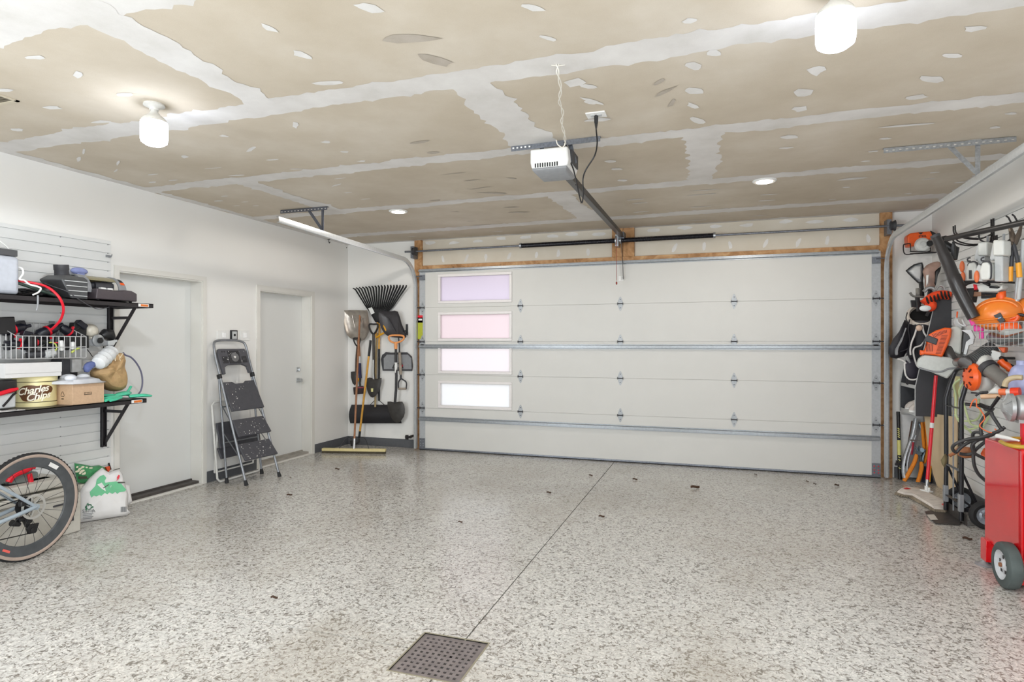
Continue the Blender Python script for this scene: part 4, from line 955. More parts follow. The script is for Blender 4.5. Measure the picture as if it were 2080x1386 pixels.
gl = MB(); gl.tube(smooth_path([ga(262, .34, .01), ga(278, .37, .012), ga(292, .39, .012), ga(308, .41, .004)], 4), [.03]*9+[.028, .024, .02, .014], 10, flat=.5); fg((262, .32, .02), (252, .31, .03), (244, .29, .04)); fg((264, .28, .02), (256, .26, .03), (250, .23, .03))
tag(obj('rubber_glove', gl, GLV), 'green rubber glove with dark cuff overhanging the right end of the lower shelf', 'glove', 'green rubber gloves')
m = MB(); m.tube(smooth_path([ga(270, .3, .0), ga(282, .3, .01), ga(298, .34, .0)], 4), .02, 8, flat=.6); m.tube(smooth_path([ga(214, .3, .0), ga(226, .32, .0), ga(238, .33, .0)], 4), .02, 8, flat=.5); tag(obj('black_cloth', m, BLK), 'black cloth lying under the green rubber gloves', 'cloth')
# shoe and paper at the left of the lower shelf
sh_ = thing('shoe', 'black shoe with red stripe at the left end of the lower shelf', 'shoe', (L+.22, 2.82, ZL))
m = MB(); puff(m, [lw(x, y, .27) for x, y in ((-40, 785), (-20, 772), (10, 771), (34, 771), (35, 796), (0, 801), (-40, 806))], (1, 0, 0), .02, .09); obj('upper', m, BLK, sh_)
m = MB(); m.tube([lw(x, y, .29) for x, y in ((-42, 806), (0, 800), (20, 794), (36, 790))], [.012, .016, .016, .01], 8); obj('stripe', m, RED, sh_)
m = MB(); m.prism([lw(x, y, .28) for x, y in ((-40, 808), (2, 802), (33, 797), (33, 828), (-40, 836))], (-.1, 0, 0)); obj('sole', m, LGREY, sh_, bevel=.01)
m = MB(); m.tube([lw(x, y, .285) for x, y in ((6, 826), (16, 815), (26, 803), (33, 798))], .008, 6); obj('buckle', m, BLK, sh_)
m = MB(); a = on_z(-20, 840, ZL); b = on_z(36, 833, ZL); m.box((L+.3, 2.68, ZL), (L+.41, 2.93, ZL+.002)); tag(obj('paper_sheet', m, mat('white paper', 'dcdcda', .7)), 'white paper sheet with a ring mark on the lower shelf', 'paper')
m = MB(); m.tube([(L+.36+.035*math.cos(t), 2.86+.045*math.sin(t), ZL+.003) for t in [2*math.pi*k/20 for k in range(20)]], .0016, 4, closed=True); obj('ring_mark', m, DGREY, bpy.data.objects['paper_sheet'])
# ================================================================ FLOOR LEFT: BAGS, BOX, BICYCLE
sb0, sb1 = on_z(155, 1064, 0), on_z(265, 1047, 0); al = (sb1-sb0).normalized(); fn = V((al.y, -al.x, 0))
if fn.dot(-sb0) < 0: fn = -fn
lean = (fn*-.28+ZA).normalized(); nb = al.cross(lean); nb = nb if nb.dot(fn) > 0 else -nb
BAGW = mat('white plastic sack', 'e0dedd', .35, var=.03, bump=.25, scale=14)
q6 = crop(150, 930, .101)
off0 = sb0+fn*-.0
def bp_(x, y): return on_pl(*q6(x, y), off0, nb)
sk = thing('soil_sack', 'white plastic sack with green grass print slumped by the wall', 'sack', lerp(sb0, sb1, .5))
outl = [bp_(x, y) for x, y in ((30, 1330), (75, 1240), (80, 1000), (80, 740), (160, 600), (300, 420), (440, 290), (570, 200), (640, 260), (720, 300), (800, 260), (910, 235), (980, 330), (1010, 480), (1060, 640), (1095, 740), (1085, 960), (1090, 1090), (1140, 1110), (1060, 1170), (800, 1215), (500, 1270), (250, 1310))]
for p in outl: p.z = max(p.z, .004)
m = MB(); puff(m, outl, nb, .05, .05, ((1, 0), (.95, .5), (.85, .8), (.6, .95), (.3, 1)), .09, 8); obj('sack_body', m, BAGW, sk)
GRN = mat('green print', '5fba86', .4, var=.08, scale=12); GRND = mat('dark green print', '1d6b45', .45)
def onbag(pts, e=.0): return [bp_(x, y)+nb*(e) for x, y in pts]
m = MB()
g1 = onbag([(310, 700), (420, 580), (450, 450), (520, 380), (590, 360), (640, 420), (605, 480), (620, 520), (700, 505), (840, 490), (940, 540), (1040, 660), (1000, 690), (900, 705), (860, 740), (820, 700), (760, 740), (700, 710), (660, 750), (610, 720), (540, 780), (500, 760), (440, 790), (390, 770), (345, 815), (315, 760)], .052)
cg = sum(g1, V((0, 0, 0)))/len(g1); m.prism([p+nb*-.004 for p in g1], nb*.004); obj('grass_print', m, GRN, sk, smooth=False)
m = MB(); m.prism(onbag([(860, 500), (1010, 500), (1010, 525), (870, 525)], .054), nb*.002); m.prism(onbag([(770, 265), (905, 222), (912, 240), (775, 275)], .052), nb*.002); m.prism(onbag([(570, 620), (690, 545), (680, 570), (585, 630)], .055), nb*.002); obj('dark_marks', m, mat('dark print', '3d3b32', .5), sk)['kind'] = 'stuff'
m = MB(); m.prism(onbag([(880, 360), (912, 375), (885, 445), (830, 485), (860, 440), (850, 410)], .052), nb*.002); obj('red_mark', m, RED, sk)
m = MB(); rx = (onbag([(290, 1000)], .052)[0])
for k in range(3):
    a0 = 2*math.pi*k/3+.3; pts = []
    for t in (0, .5, 1): a = a0+t*1.35; pts.append(rx+al*math.cos(a)*.02+lean*math.sin(a)*.02)
    m.tube(pts, [.0075, .0085, .0075], 4, flat=.4); e_ = pts[-1]; tg = (pts[-1]-pts[-2]).normalized(); rd = (e_-rx).normalized()
    m.prism([e_+rd*.013, e_-rd*.013, e_+tg*.016], nb*.003)
obj('recycling_mark', m, GRND, sk)
m = MB(); rgt = al if al.x > 0 else -al
def bt(body, x, y, sz, **k): text_on(m, body, bp_(x, y)+nb*.053, rgt, lean, sz, .0005, **k)
bt('S', 180, 1087, .036); bt('UNGR', 282, 1090, .024); bt('A', 385, 1080, .036)
for k in range(4): m.prism(onbag([(170, 1140+k*32), (380-25*(k % 2), 1120+k*32), (380-25*(k % 2), 1130+k*32), (170, 1150+k*32)], .0515), nb*.001)
obj('sack_lettering', m, mat('grey print', '55585a', .5), sk, smooth=False); m = MB()
for k in range(9): m.prism(onbag([(930+k*13, 1000-k*1), (937+k*13, 1000-k), (937+k*13, 1105-k), (930+k*13, 1105-k)], .047), nb*.001)
obj('barcode', m, mat('grey print', '55585a', .5), sk, smooth=False)
g_ = thing('seed_bag', 'green patterned bag leaning on the slatted panel behind the white sack', 'bag', V((L+.08, 3.58, 0)))
m = MB(); go = [lw(*q6(x, y), .06) for x, y in ((10, 110), (160, 130), (350, 170), (500, 150), (600, 185), (650, 260), (520, 400), (340, 560), (180, 520), (75, 500), (40, 330))]
puff(m, go, (1, 0, 0), .045, .03); obj('bag_body', m, mat('green bag', '3f8a57', .4, var=.25, scale=20), g_)
m = MB()
for k in range(14):
    a = lw(*q6(70+(k*53) % 290, 190+(k*37) % 160), .100); m.ell(a, (.002, .010+.005*(k % 3), .009), n=8, m=5)
obj('leaf_print', m, mat('cream leaf print', 'd9d6bd', .5), g_)['kind'] = 'stuff'
m = MB(); m.prism([lw(*q6(x, y), .09) for x, y in ((90, 375), (330, 370), (320, 420), (90, 430))], (.012, 0, 0)); obj('dark_band', m, mat('dark band', '3c3b2c', .5), g_)
m = MB(); m.prism([lw(*q6(x, y), .06) for x, y in ((610, 190), (690, 170), (700, 240), (660, 290))], (.02, 0, 0)); m.slot(1); m.bar(lw(*q6(700, 110), .07), lw(*q6(740, 240), .07), .01, .01); obj('corner_print', m, [mat('orange red print', 'd9542f', .5), BLK], g_)
m = MB(); zz = go[7].z; m.box((L+.018, go[0].y+.03, 0), (L+.09, go[0].y+.22, zz+.03)); tag(obj('cream_carton', m, mat('cream carton', 'cdc6ba', .6), bevel=.004), 'cream carton on the floor under the green bag', 'box')
m = MB(); w0, w1 = bp_(1060, 520)-nb*.13, bp_(1200, 860)-nb*.13; wo = [bp_(x, y)-nb*.12 for x, y in ((900, 560), (1060, 500), (1160, 530), (1190, 700), (1215, 870), (1130, 940), (900, 980))]
puff(m, wo, nb, .04, .05, rnd=.05); tag(obj('white_sack', m, BAGW), 'second white sack standing behind the green printed sack', 'sack')
# storage box behind the bicycle wheel
st = thing('storage_box', 'pale ridged storage box on the floor behind the bicycle wheel', 'box', (L+.22, 3.0, 0))
BEI = mat('pale beige plastic', 'c2beb4', .55, var=.05)
bzt = .46
m = MB(); m.box((L+.05, 2.3, 0), (L+.36, 3.36, .30)); obj('box_body', m, BEI, st, bevel=.01)
m = MB(); m.box((L+.04, 2.29, .30), (L+.375, 3.32, .36)); m.box((L+.04, 2.29, .375), (L+.37, 3.28, .44)); obj('box_lid', m, BEI, st, bevel=.012)
m = MB(); m.tube(smooth_path([(L+.365, 3.15, .24), (L+.37, 3.25, .24), (L+.37, 3.28, .22), (L+.37, 3.29, .1)], 4), .007, 6); obj('handle', m, DGREY, st)
rt = thing('red_tool', 'red and grey power tool lying on the storage box behind the wheel', 'power tool', (L+.24, 3.05, .44))
q7 = crop(0, 920, .166); Pq = lambda x, y, d=.28: lw(*q7(x, y), d)
m = MB(); m.prism([Pq(*p) for p in ((120, 320), (180, 270), (340, 240), (470, 230), (480, 300), (330, 370), (120, 395))], (-.1, 0, 0)); m.prism([Pq(x, y) for x, y in ((-120, 320), (30, 290), (120, 300), (110, 380), (-100, 390))], (-.08, 0, 0)); obj('motor_housing', m, mat('grey green plastic', '6f7774', .45), rt, bevel=.01)
m = MB(); m.tube(smooth_path([Pq(*p, .29) for p in ((105, 360), (130, 320), (180, 270), (300, 220), (370, 185), (400, 160))], 3), .02, 8); m.tube(smooth_path([Pq(*p, .29) for p in ((360, 260), (380, 370), (340, 410), (240, 425))], 3), .016, 8); m.tube(smooth_path([Pq(*p, .29) for p in ((90, 290), (200, 220), (330, 170), (410, 160), (400, 190))], 3), .017, 8); m.tube([Pq(*p, .3) for p in ((510, 345), (600, 348))], .006, 6); obj('red_frame', m, RED, rt)
m = MB(); m.prism([Pq(x, y) for x, y in ((60, 395), (520, 345), (520, 365), (100, 420))], (-.08, 0, 0)); m.box((L+.2, 2.95, .44), (L+.27, 3.2, Pq(300, 400).z)); obj('tool_base', m, BLK, rt)
# bicycle: rear wheel towards us, frame running out of the frame to the left
XC, ZC = V((cs, sn, 0)), V((-sn, cs, 0)); hub = V((-4.3365, 2.799, .357)); fr_ = (XC*-.214-ZC*.977).normalized(); ax = (XC*.977-ZC*.214).normalized(); Rw = .355
bc = thing('bicycle', 'grey bicycle with tan wall tyres leaning at the left edge', 'bicycle', V((hub.x, hub.y, 0)))
CARB = mat('dark carbon rim', '4c4f52', .35, var=.18, scale=18); FRM = mat('pale grey blue paint', '98a3ac', .3, var=.03)
def wheel_parts(c):
    tw = .019
    m = MB(); m.lathe([(Rw-.036, -tw*.7), (Rw-.02, -tw), (Rw-.006, -tw*.8), (Rw, 0), (Rw-.006, tw*.8), (Rw-.02, tw), (Rw-.036, tw*.7)], c, ax, 72, x=fr_)
    for k in range(72):
        a = 2*math.pi*k/72; rd = fr_*math.cos(a)+ZA*math.sin(a)
        for s_ in (-.007, .007): m.obox(c+rd*(Rw-.0018)+ax*s_, (rd, ax, rd.cross(ax)), (.0022, .008, .014))
    m.slot(1); m.lathe([(Rw-.033, tw*.8), (Rw-.028, tw*.98), (Rw-.02, tw*1.05), (Rw-.013, tw*.98)], c, ax, 72, x=fr_); m.lathe([(Rw-.033, -tw*.8), (Rw-.028, -tw*.98), (Rw-.02, -tw*1.05), (Rw-.013, -tw*.98)], c, ax, 72, x=fr_)
    t_ = obj('tyre', m, [RUBBER, mat('tan sidewall', 'aa988c', .7, var=.08)], bc)
    m = MB(); m.lathe([(Rw-.03, -.015), (Rw-.045, -.0165), (Rw-.095, -.008), (Rw-.1, 0), (Rw-.095, .008), (Rw-.045, .0165), (Rw-.03, .015)], c, ax, 72, x=fr_); r_ = obj('rim', m, CARB, bc)
    m = MB()
    for k in range(24):
        a = 2*math.pi*k/24+.1; s_ = 1 if k % 2 else -1; rd = fr_*math.cos(a)+ZA*math.sin(a); rd2 = fr_*math.cos(a+.5*(1 if k % 4 < 2 else -1))+ZA*math.sin(a+.5*(1 if k % 4 < 2 else -1))
        m.tube([c+rd2*.025+ax*.028*s_, c+rd*(Rw-.098)], .0014, 5)
    o = obj('spokes', m, BLK, bc); o['kind'] = 'stuff'
    m = MB(); m.cyl(c-ax*.06, c+ax*.06, .014, 14); m.lathe([(0, -.035), (.026, -.035), (.026, -.028), (.018, -.02), (.018, .02), (.026, .028), (.026, .035), (0, .035)], c, ax, 18); obj('hub', m, BLK, bc)
    m = MB(); m.lathe([(.066, .0), (.082, 0), (.082, .002), (.066, .002)], c+ax*.042, ax, 40)
    m.f = m.f; n_ = len(m.v)
    for k in range(7): a = 2*math.pi*k/7; rd = fr_*math.cos(a)+ZA*math.sin(a); rd2 = fr_*math.cos(a+.5)+ZA*math.sin(a+.5); m.bar(c+ax*.043+rd*.02, c+ax*.043+rd2*.068, .008, .002, ax)
    m.lathe([(0, 0), (.026, 0), (.026, .003), (0, .003)], c+ax*.042, ax, 18); obj('brake_rotor', m, mat('steel rotor', 'd5d5d2', .3, .7), bc)
    return r_
ro = wheel_parts(hub)
m = MB(); 
def rimlab(a0, a1, r0, r1): return [hub+(fr_*math.cos(a)+ZA*math.sin(a))*r+ax*(.0165-.0085*(Rw-.045-r)/.05+.0008) for a, r in ((a0, r0), (a1, r0), (a1, r1), (a0, r1))]
m.prism(rimlab(2.05, 2.3, Rw-.078, Rw-.052), ax*.0006); m.slot(1); m.prism(rimlab(-1.1, -.92, Rw-.07, Rw-.055), ax*.0006); obj('rim_sticker', m, [WHITE, mat('salmon sticker', 'e6675c', .5)], ro)
fh = hub+fr_*1.02; wheel_parts(fh)
bbk = hub+fr_*.425+V((0, 0, -.075)); st_ = hub+fr_*.62+V((0, 0, .50)); hd0 = hub+fr_*.93+V((0, 0, .33)); hd1 = hub+fr_*.9+V((0, 0, .50)); seat = bbk+(V((0, 0, .60))-fr_*.02); stj = bbk+(V((0, 0, .42))-fr_*.014)
m = MB()
for s_ in (-1, 1):
    o_ = ax*.062*s_; i_ = ax*.03*s_
    m.tube(smooth_path([hub+o_, hub+o_*.95+(stj-hub)*.25, stj+i_*.8], 4), [.012]+[.0105]*7+[.011], 10); m.tube(smooth_path([hub+o_, hub+o_*.98+(bbk-hub)*.3, bbk+i_*1.2], 4), [.013]+[.0135]*7+[.016], 10)
    m.tube([fh+o_*.8, hd0+i_*1.2], .014, 10)
m.tube([bbk, stj, seat], .016, 12); m.tube([bbk, hd0], .022, 14); m.tube([stj, hd1], .017, 12); m.tube([hd0, hd1], .022, 12); m.cyl(bbk-ax*.035, bbk+ax*.035, .024, 16)
m.lathe([(0, 0), (.02, 0), (.02, .012), (0, .012)], hub+ax*.058, ax, 14); obj('frame', m, FRM, bc)
m = MB(); puff(m, [seat+fr_*a+ax*b for a, b in ((.15, 0), (.1, .02), (0, .03), (-.1, .07), (-.12, 0), (-.1, -.07), (0, -.03), (.1, -.02))], ZA, .03, .02); m.tube([seat-V((0, 0, .1)), seat], .014, 10); obj('saddle', m, BLK, bc)
m = MB(); m.tube([hd1, hd1+V((0, 0, .08)), hd1+V((0, 0, .09))+fr_*.09], .016, 10)
for s_ in (-1, 1): m.tube(smooth_path([hd1+V((0, 0, .09))+fr_*.09, hd1+V((0, 0, .09))+fr_*.09+ax*.19*s_, hd1+V((0, 0, .08))+fr_*.17+ax*.21*s_, hd1+V((0, 0, -.04))+fr_*.14+ax*.21*s_, hd1+V((0, 0, -.05))+fr_*.05+ax*.22*s_], 5), .013, 8)
obj('handlebar', m, BLK, bc)
m = MB()
for k, r_ in enumerate((.062, .055, .048, .042, .036, .03)): m.lathe([(0, 0), (r_, 0), (r_, .002), (0, .002)], hub-ax*(.035+k*.004), ax, 30)
obj('cassette', m, mat('dark sprocket', '2f2f31', .35, .5), bc)
m = MB(); m.lathe([(.07, 0), (.085, 0), (.085, .004), (.07, .004)], bbk-ax*.045, ax, 36); m.bar(bbk-ax*.05, bbk-ax*.05+fr_*.17, .02, .012, ax); m.bar(bbk+ax*.05, bbk+ax*.05-fr_*.17, .02, .012, ax); obj('crankset', m, BLK, bc)
m = MB(); sd = -ax*.05; Ph = lambda x, y: on_pl(*q7(x, y), hub+sd, ax)
m.tube([Ph(210, 830), Ph(300, 800), Ph(340, 900)], [.018, .022, .016], 10); m.tube([Ph(140, 860), Ph(240, 880)], [.022, .014], 10); m.prism([Ph(x, y) for x, y in ((310, 930), (330, 880), (455, 855), (410, 980), (330, 995))], ax*.02); m.cyl(Ph(385, 945)-ax*.005, Ph(385, 945)+ax*.025, .022, 16); m.cyl(Ph(330, 830)-ax*.005, Ph(330, 830)+ax*.025, .02, 16); obj('derailleur', m, BLK, bc, bevel=.002)
m = MB(); m.tube([hub+sd+V((0, 0, .05)), bbk-ax*.045+V((0, 0, .082))], .004, 5); m.tube([Ph(345, 990), bbk-ax*.045-V((0, 0, .082))], .004, 5); obj('chain', m, mat('dark chain', '3a3a38', .4, .6), bc)
m = MB(); cp = hub+ax*.045+fr_*.07+V((0, 0, .04)); m.obox(cp, (fr_, ax, ZA), (.05, .03, .035)); obj('brake_caliper', m, BLK, bc, bevel=.006)
# ================================================================ SWITCHES, LADDER, STOOL
def plate(x0, x1, y0, y1, label):
    a, b = lw(x0, y0, 0), lw(x1, y1, 0); t = thing('light_switch', label, 'switch', (L, (a.y+b.y)/2, b.z), 'white wall switches')
    m = MB(); m.box((L, a.y, b.z), (L+.009, b.y, a.z)); obj('switch_plate', m, WHITE, t, bevel=.003)
    n_ = 2 if b.y-a.y > .16 else 1; cy = b.y-.07 if n_ == 2 else (a.y+b.y)/2
    m = MB(); m.box((L+.008, cy-.022, (a.z+b.z)/2-.025), (L+.016, cy+.022, (a.z+b.z)/2+.03)); obj('rocker', m, mat('bright white rocker', 'f6f6f6', .3), t, bevel=.002)
plate(440, 464, 672, 691, 'white wall switch plate left of the black door control'); plate(487, 506, 672, 692, 'white wall switch plate right of the black door control')
a, b = lw(467, 671, 0), lw(480, 691, 0); t = thing('door_control', 'black and silver door control panel between the two white switches', 'control', (L, (a.y+b.y)/2, b.z))
m = MB(); m.box((L, a.y, b.z), (L+.02, b.y, a.z)); obj('control_body', m, BLK, t, bevel=.003); m = MB(); m.box((L+.019, a.y+.012, b.z+.012), (L+.0215, b.y-.012, a.z-.012)); obj('control_face', m, LGREY, t, bevel=.002)
m = MB(); m.ell((L+.022, (a.y+b.y)/2, (a.z+b.z)/2), (.006, .016, .014)); obj('push_button', m, BLK, t)
# ladder
FL, FR, RL, RR = V((-4.5, 4.96, 0)), V((-4.455, 5.40, 0)), V((-4.776, 4.989, 0)), V((-4.751, 5.469, 0))
TL, TR = V((L+.06, 4.955, 1.40)), V((L+.075, 5.40, 1.40))
ld = thing('step_ladder', 'tall grey folding step ladder with paint spattered dark steps by the switches', 'ladder', (FL+FR+RL+RR)/4)
ALU = mat('brushed grey tube', '8d9095', .35, .6, .12, 40); STEP = mat('dark step plastic', '45454b', .6, var=.1)
pL = lambda z: lerp(FL, TL, z/1.4); pR = lambda z: lerp(FR, TR, z/1.4)
m = MB(); ft = .035
hb = [pL(ft), pL(.7), pL(1.3), pL(1.4)+V((0, .01, .03)), pL(1.47)+V((0, .07, -.0)), lerp(pL(1.478), pR(1.478), .5), pR(1.47)-V((0, .07, 0)), pR(1.4)+V((0, -.01, .03)), pR(1.3), pR(.7), pR(ft)]
m.tube([hb[0], hb[1]]+smooth_path(hb[2:9], 4)+hb[9:], .0125, 12); obj('front_frame', m, ALU, ld)
m = MB(); hl, hr_ = pL(1.09)+V((-.02, .0, 0)), pR(1.09)+V((-.02, 0, 0)); m.tube([lerp(RL, hl, .03), hl], .011, 10); m.tube([lerp(RR, hr_, .03), hr_], .011, 10); m.tube([lerp(RL, hl, .72), lerp(RR, hr_, .72)], .008, 8); m.tube([lerp(RL, hl, .38), lerp(RR, hr_, .38)], .008, 8); obj('rear_frame', m, ALU, ld)
for z0_, z1_ in ((.33, .62), (.55, .85)): 
    pass
m = MB()
for s_, e_ in ((pL, RL), (pR, RR)):
    top = lerp(e_, hl if s_ is pL else hr_, .75); m.bar(s_(.28), lerp(e_, hl if s_ is pL else hr_, .48), .012, .003); m.bar(s_(.62), top, .012, .003)
obj('side_stay', m, ALU, ld)
for z, e_, h_ in ((0, FL, 0), (0, FR, 0), (0, RL, 1), (0, RR, 1)):
    d_ = ((pL(1) if e_ is FL else pR(1))-e_) if not h_ else ((hl if e_ is RL else hr_)-e_); d_ = d_.normalized()
    m = MB(); m.lathe([(0, 0), (.021, 0), (.019, .02), (.015, .055), (0, .055)], e_, d_, 14); obj('foot_cap', m, RUBBER, ld)
wa_ = (FR-FL).normalized(); up_ = (TL-FL).normalized(); nn = wa_.cross(up_); nn = nn if nn.x > 0 else -nn
SPL = mat('white paint spatter', 'd9d8d4', .6)
def spat(m, o_, wv, hv, n_, k, seed):
    q = random.Random(seed)
    for i in range(k):
        a, b = q.random()*.9+.05, q.random()**.7*.95; c = o_+wv*a+hv*b+n_*.0018; r_ = q.choice((.0015, .002, .0025, .0035, .005))
        m.sheet([c+wa_*math.cos(t)*r_*(1+.5*math.sin(3*t+i))+hv.normalized()*math.sin(t)*r_*1.4 for t in [2*math.pi*j/8 for j in range(8)]])
def lstep(name, z0, z1, out, notch, seed, k):
    # plate hinged between the rails, lower edge swung out from the rail plane
    a, b = pL(z1)+wa_*.012+nn*.006, pR(z1)-wa_*.012+nn*.006; lo = nn*out
    c, d = pL(z0)+wa_*.005+lo, pR(z0)-wa_*.005+lo; n_ = ((b-a).cross(c-a)).normalized(); n_ = n_ if n_.dot(nn) > 0 else -n_
    m = MB(); top = [a]
    if notch: top += [lerp(a, b, .28), lerp(a, b, .36)+(c-a)*.07, lerp(a, b, .64)+(c-a)*.07, lerp(a, b, .72)]
    top += [b, d, c]
    m.prism([p-n_*.022 for p in top], n_*.022); o = obj(name, m, STEP, ld, bevel=.005)
    m = MB(); spat(m, a, b-a, c-a, n_, k, seed); obj('paint_spatter', m, SPL, o, smooth=False, fix=False)['kind'] = 'stuff'
lstep('platform', .735, 1.04, .05, True, 1, 55); lstep('step', .475, .655, .06, False, 2, 40); lstep('step', .235, .41, .07, False, 3, 45)
# tool tray at the top
m = MB(); o_ = lerp(pL(1.25), pR(1.25), .5)+nn*.0; tq = lambda a, b, e=0: lerp(pL(b), pR(b), a)+nn*e
frame_out = [tq(.07, 1.12), tq(.05, 1.33), tq(.1, 1.38), tq(.9, 1.38), tq(.95, 1.33), tq(.93, 1.12), tq(.86, 1.12), tq(.84, 1.19), tq(.7, 1.215), tq(.3, 1.215), tq(.16, 1.19), tq(.14, 1.12)]
m.prism([p-nn*.01 for p in frame_out], nn*.03); tr = obj('tool_tray', m, mat('grey black tray', '4e4e54', .55, var=.1), ld, bevel=.004)
m = MB()
for a0, a1, b0, b1 in ((.14, .3, 1.23, 1.30), (.73, .88, 1.23, 1.30)): m.prism([tq(a0, b0, .0205), tq(a1, b0, .0205), tq(a1, b1, .0205), tq(a0, b1, .0205)], nn*.002)
m.prism([tq(.34, 1.225, .0205), tq(.68, 1.225, .0205), tq(.68, 1.36, .0205), tq(.34, 1.36, .0205)], nn*.003)
for a_ in (.18, .25): m.cyl(tq(a_, 1.35, .02), tq(a_, 1.35, .0215), .009, 10)
obj('tray_pocket', m, mat('tray recess', '2c2c30', .6), tr)['kind'] = 'stuff'
m = MB(); m.cyl(tq(.52, 1.29, .023), tq(.52, 1.29, .026), .05, 22); obj('cup_recess', m, mat('worn recess', '6a6a6c', .6, var=.3, scale=15), tr)
m = MB(); spat(m, tq(.1, 1.36, .022), tq(.9, 1.36)-tq(.1, 1.36), tq(.1, 1.22)-tq(.1, 1.36), nn, 30, 6); m.sheet([tq(.52, 1.29, .0265)+wa_*math.cos(t)*.014*(1+.3*math.sin(3*t))+up_*math.sin(t)*.014 for t in [2*math.pi*j/12 for j in range(12)]]); obj('paint_spatter', m, SPL, tr, smooth=False, fix=False)['kind'] = 'stuff'
for f_ in (pL, pR): m = MB(); m.obox(f_(1.1)+V((-.01, 0, 0)), (nn, wa_, up_), (.05, .03, .05)); obj('hinge_block', m, BLK, ld, bevel=.008)
# white folding stool behind the ladder
fs_ = thing('step_stool', 'small white tubed folding stool with dark steps behind the tall ladder', 'stool', (L+.12, 5.2, 0))
WT = mat('white enamel tube', 'd8d7d3', .35, var=.03); q8 = crop(400, 640, .267); S = lambda x, y, d: lw(*q8(x, y), d)
m = MB(); y0_, y1_ = S(137, 900, .1).y, 5.56
m.tube([(L+.05, y0_+.04, .83), (L+.05, y0_+.01, .80), (L+.08, y0_, .6), (L+.13, y0_, .05), (L+.135, y0_+.03, .014), (L+.135, y1_-.03, .014), (L+.13, y1_, .05), (L+.08, y1_, .6), (L+.05, y1_-.01, .80), (L+.05, y1_-.04, .83)], .011, 10, closed=True); obj('stool_frame', m, WT, fs_)
m = MB()
for y_ in (y0_+.035, y1_-.035): m.tube([(L+.10, y_, .52), (L+.06, y_, .1)], .01, 8)
m.tube([(L+.06, y0_+.035, .1), (L+.06, y1_-.035, .1)], .008, 8); obj('inner_legs', m, WT, fs_)
for z0_, z1_, u_, k_ in ((.36, .62, .105, 0), (.25, .36, .12, 0)):
    m = MB(); m.prism([(L+u_, y0_+.02, z1_), (L+u_, y1_-.02, z1_), (L+u_+.05, y1_-.02, z0_), (L+u_+.05, y0_+.02, z0_)], (-.02, 0, -.004)); obj('stool_step', m, STEP, fs_, bevel=.005)
# ================================================================ CORNER: GARDEN TOOLS ON THE DOOR WALL
c6 = crop(630, 550, .2814); c7 = crop(690, 620, .1371)
B6 = lambda x, y, o=.04: bw(*c6(x, y), o)
B7 = lambda x, y, o=.04: bw(*c7(x, y), o)
NF = V((0, -1, 0))
WOODG = mat('grey weathered wood', '9d9184', .7, var=.15, scale=25); SCOOP = mat('worn scoop steel', 'a9a29a', .3, .75, .2, 14); BSTEEL = mat('black coated steel', '3b3937', .5, .2, .2, 20)
def shaft(name, pts, r, m_, t, n=10):
    m = MB(); m.tube(pts, r, n); return obj(name, m, m_, t)
def dgrip(t, a, b, w_, m_, r=.011, up=1):              # D shaped grip: a = stem end, b = middle of the bar
    a, b = V(a), V(b); d = (b-a); s_ = d.cross(NF).normalized()
    m = MB(); m.tube(smooth_path([a, a+d*.35+s_*w_*.35, a+d*.75+s_*w_*.5, b+s_*w_*.45, b, b-s_*w_*.45, a+d*.75-s_*w_*.5, a+d*.35-s_*w_*.35], 4, True), r, 8, closed=True); return obj('d_grip', m, m_, t)
# leaf rake
t = thing('leaf_rake', 'wide black leaf rake hung with its fan upwards in the corner', 'rake', B6(490, 700, 0))
m = MB(); neck = B6(485, 375, .05); q = random.Random(2)
for k in range(18):
    s_ = k/17; tip = B6(lerp(318, 702, s_), 122-18*math.sin(s_*2.2)-4*s_, .10); base = B6(lerp(405, 595, s_), 262, .055)
    m.tube([lerp(neck, base, .75), base, lerp(base, tip, .9), tip+V((0, -.03, -.012))], [.007, .013, .0155, .011], 6, flat=.75)
obj('tines', m, BLK, t)
m = MB(); dish(m, [B6(*p) for p in ((400, 250), (450, 262), (500, 266), (550, 262), (600, 250), (560, 300), (515, 360), (495, 378), (470, 372), (440, 320))], NF, .02, .008); obj('fan_plate', m, BLK, t)
m = MB(); m.prism([B6(*p, .062) for p in ((420, 272), (445, 263), (466, 305), (440, 318))], NF*.002); obj('white_sticker', m, WHITE, t)
shaft('handle', [neck, B7(590, 340, .05), B7(582, 650, .05)], .013, YELW, t); shaft('sleeve', [B7(582, 650, .05), B7(580, 1080, .05), B6(497, 940, .05)], .016, BLK, t)
# steel scoop shovel
t = thing('scoop_shovel', 'silver steel scoop shovel hung blade up beside the corner', 'shovel', B7(250, 300, 0))
m = MB(); dish(m, rpoly([B7(*p, .10) for p in ((45, 100), (75, 78), (230, 76), (385, 78), (415, 100), (440, 300), (430, 400), (370, 515), (290, 525), (200, 512), (110, 440), (60, 250))], 2), -NF, .06, .004, ctr=B7(250, 300, .10)); obj('blade', m, SCOOP, t)
m = MB()
for a, b in (((185, 150), (225, 330)), ((325, 190), (340, 330)), ((300, 430), (250, 500))): m.tube([B7(*a, .065), B7(*b, .05)], .006, 6)
obj('blade_rib', m, SCOOP, t)['kind'] = 'stuff'
shaft('handle', [B7(270, 500, .07), B7(285, 640, .06), B7(292, 760, .05)], .018, BROWNW, t); shaft('handle_end', [B7(292, 760, .05), B7(296, 850, .05)], .02, LGREY, t)
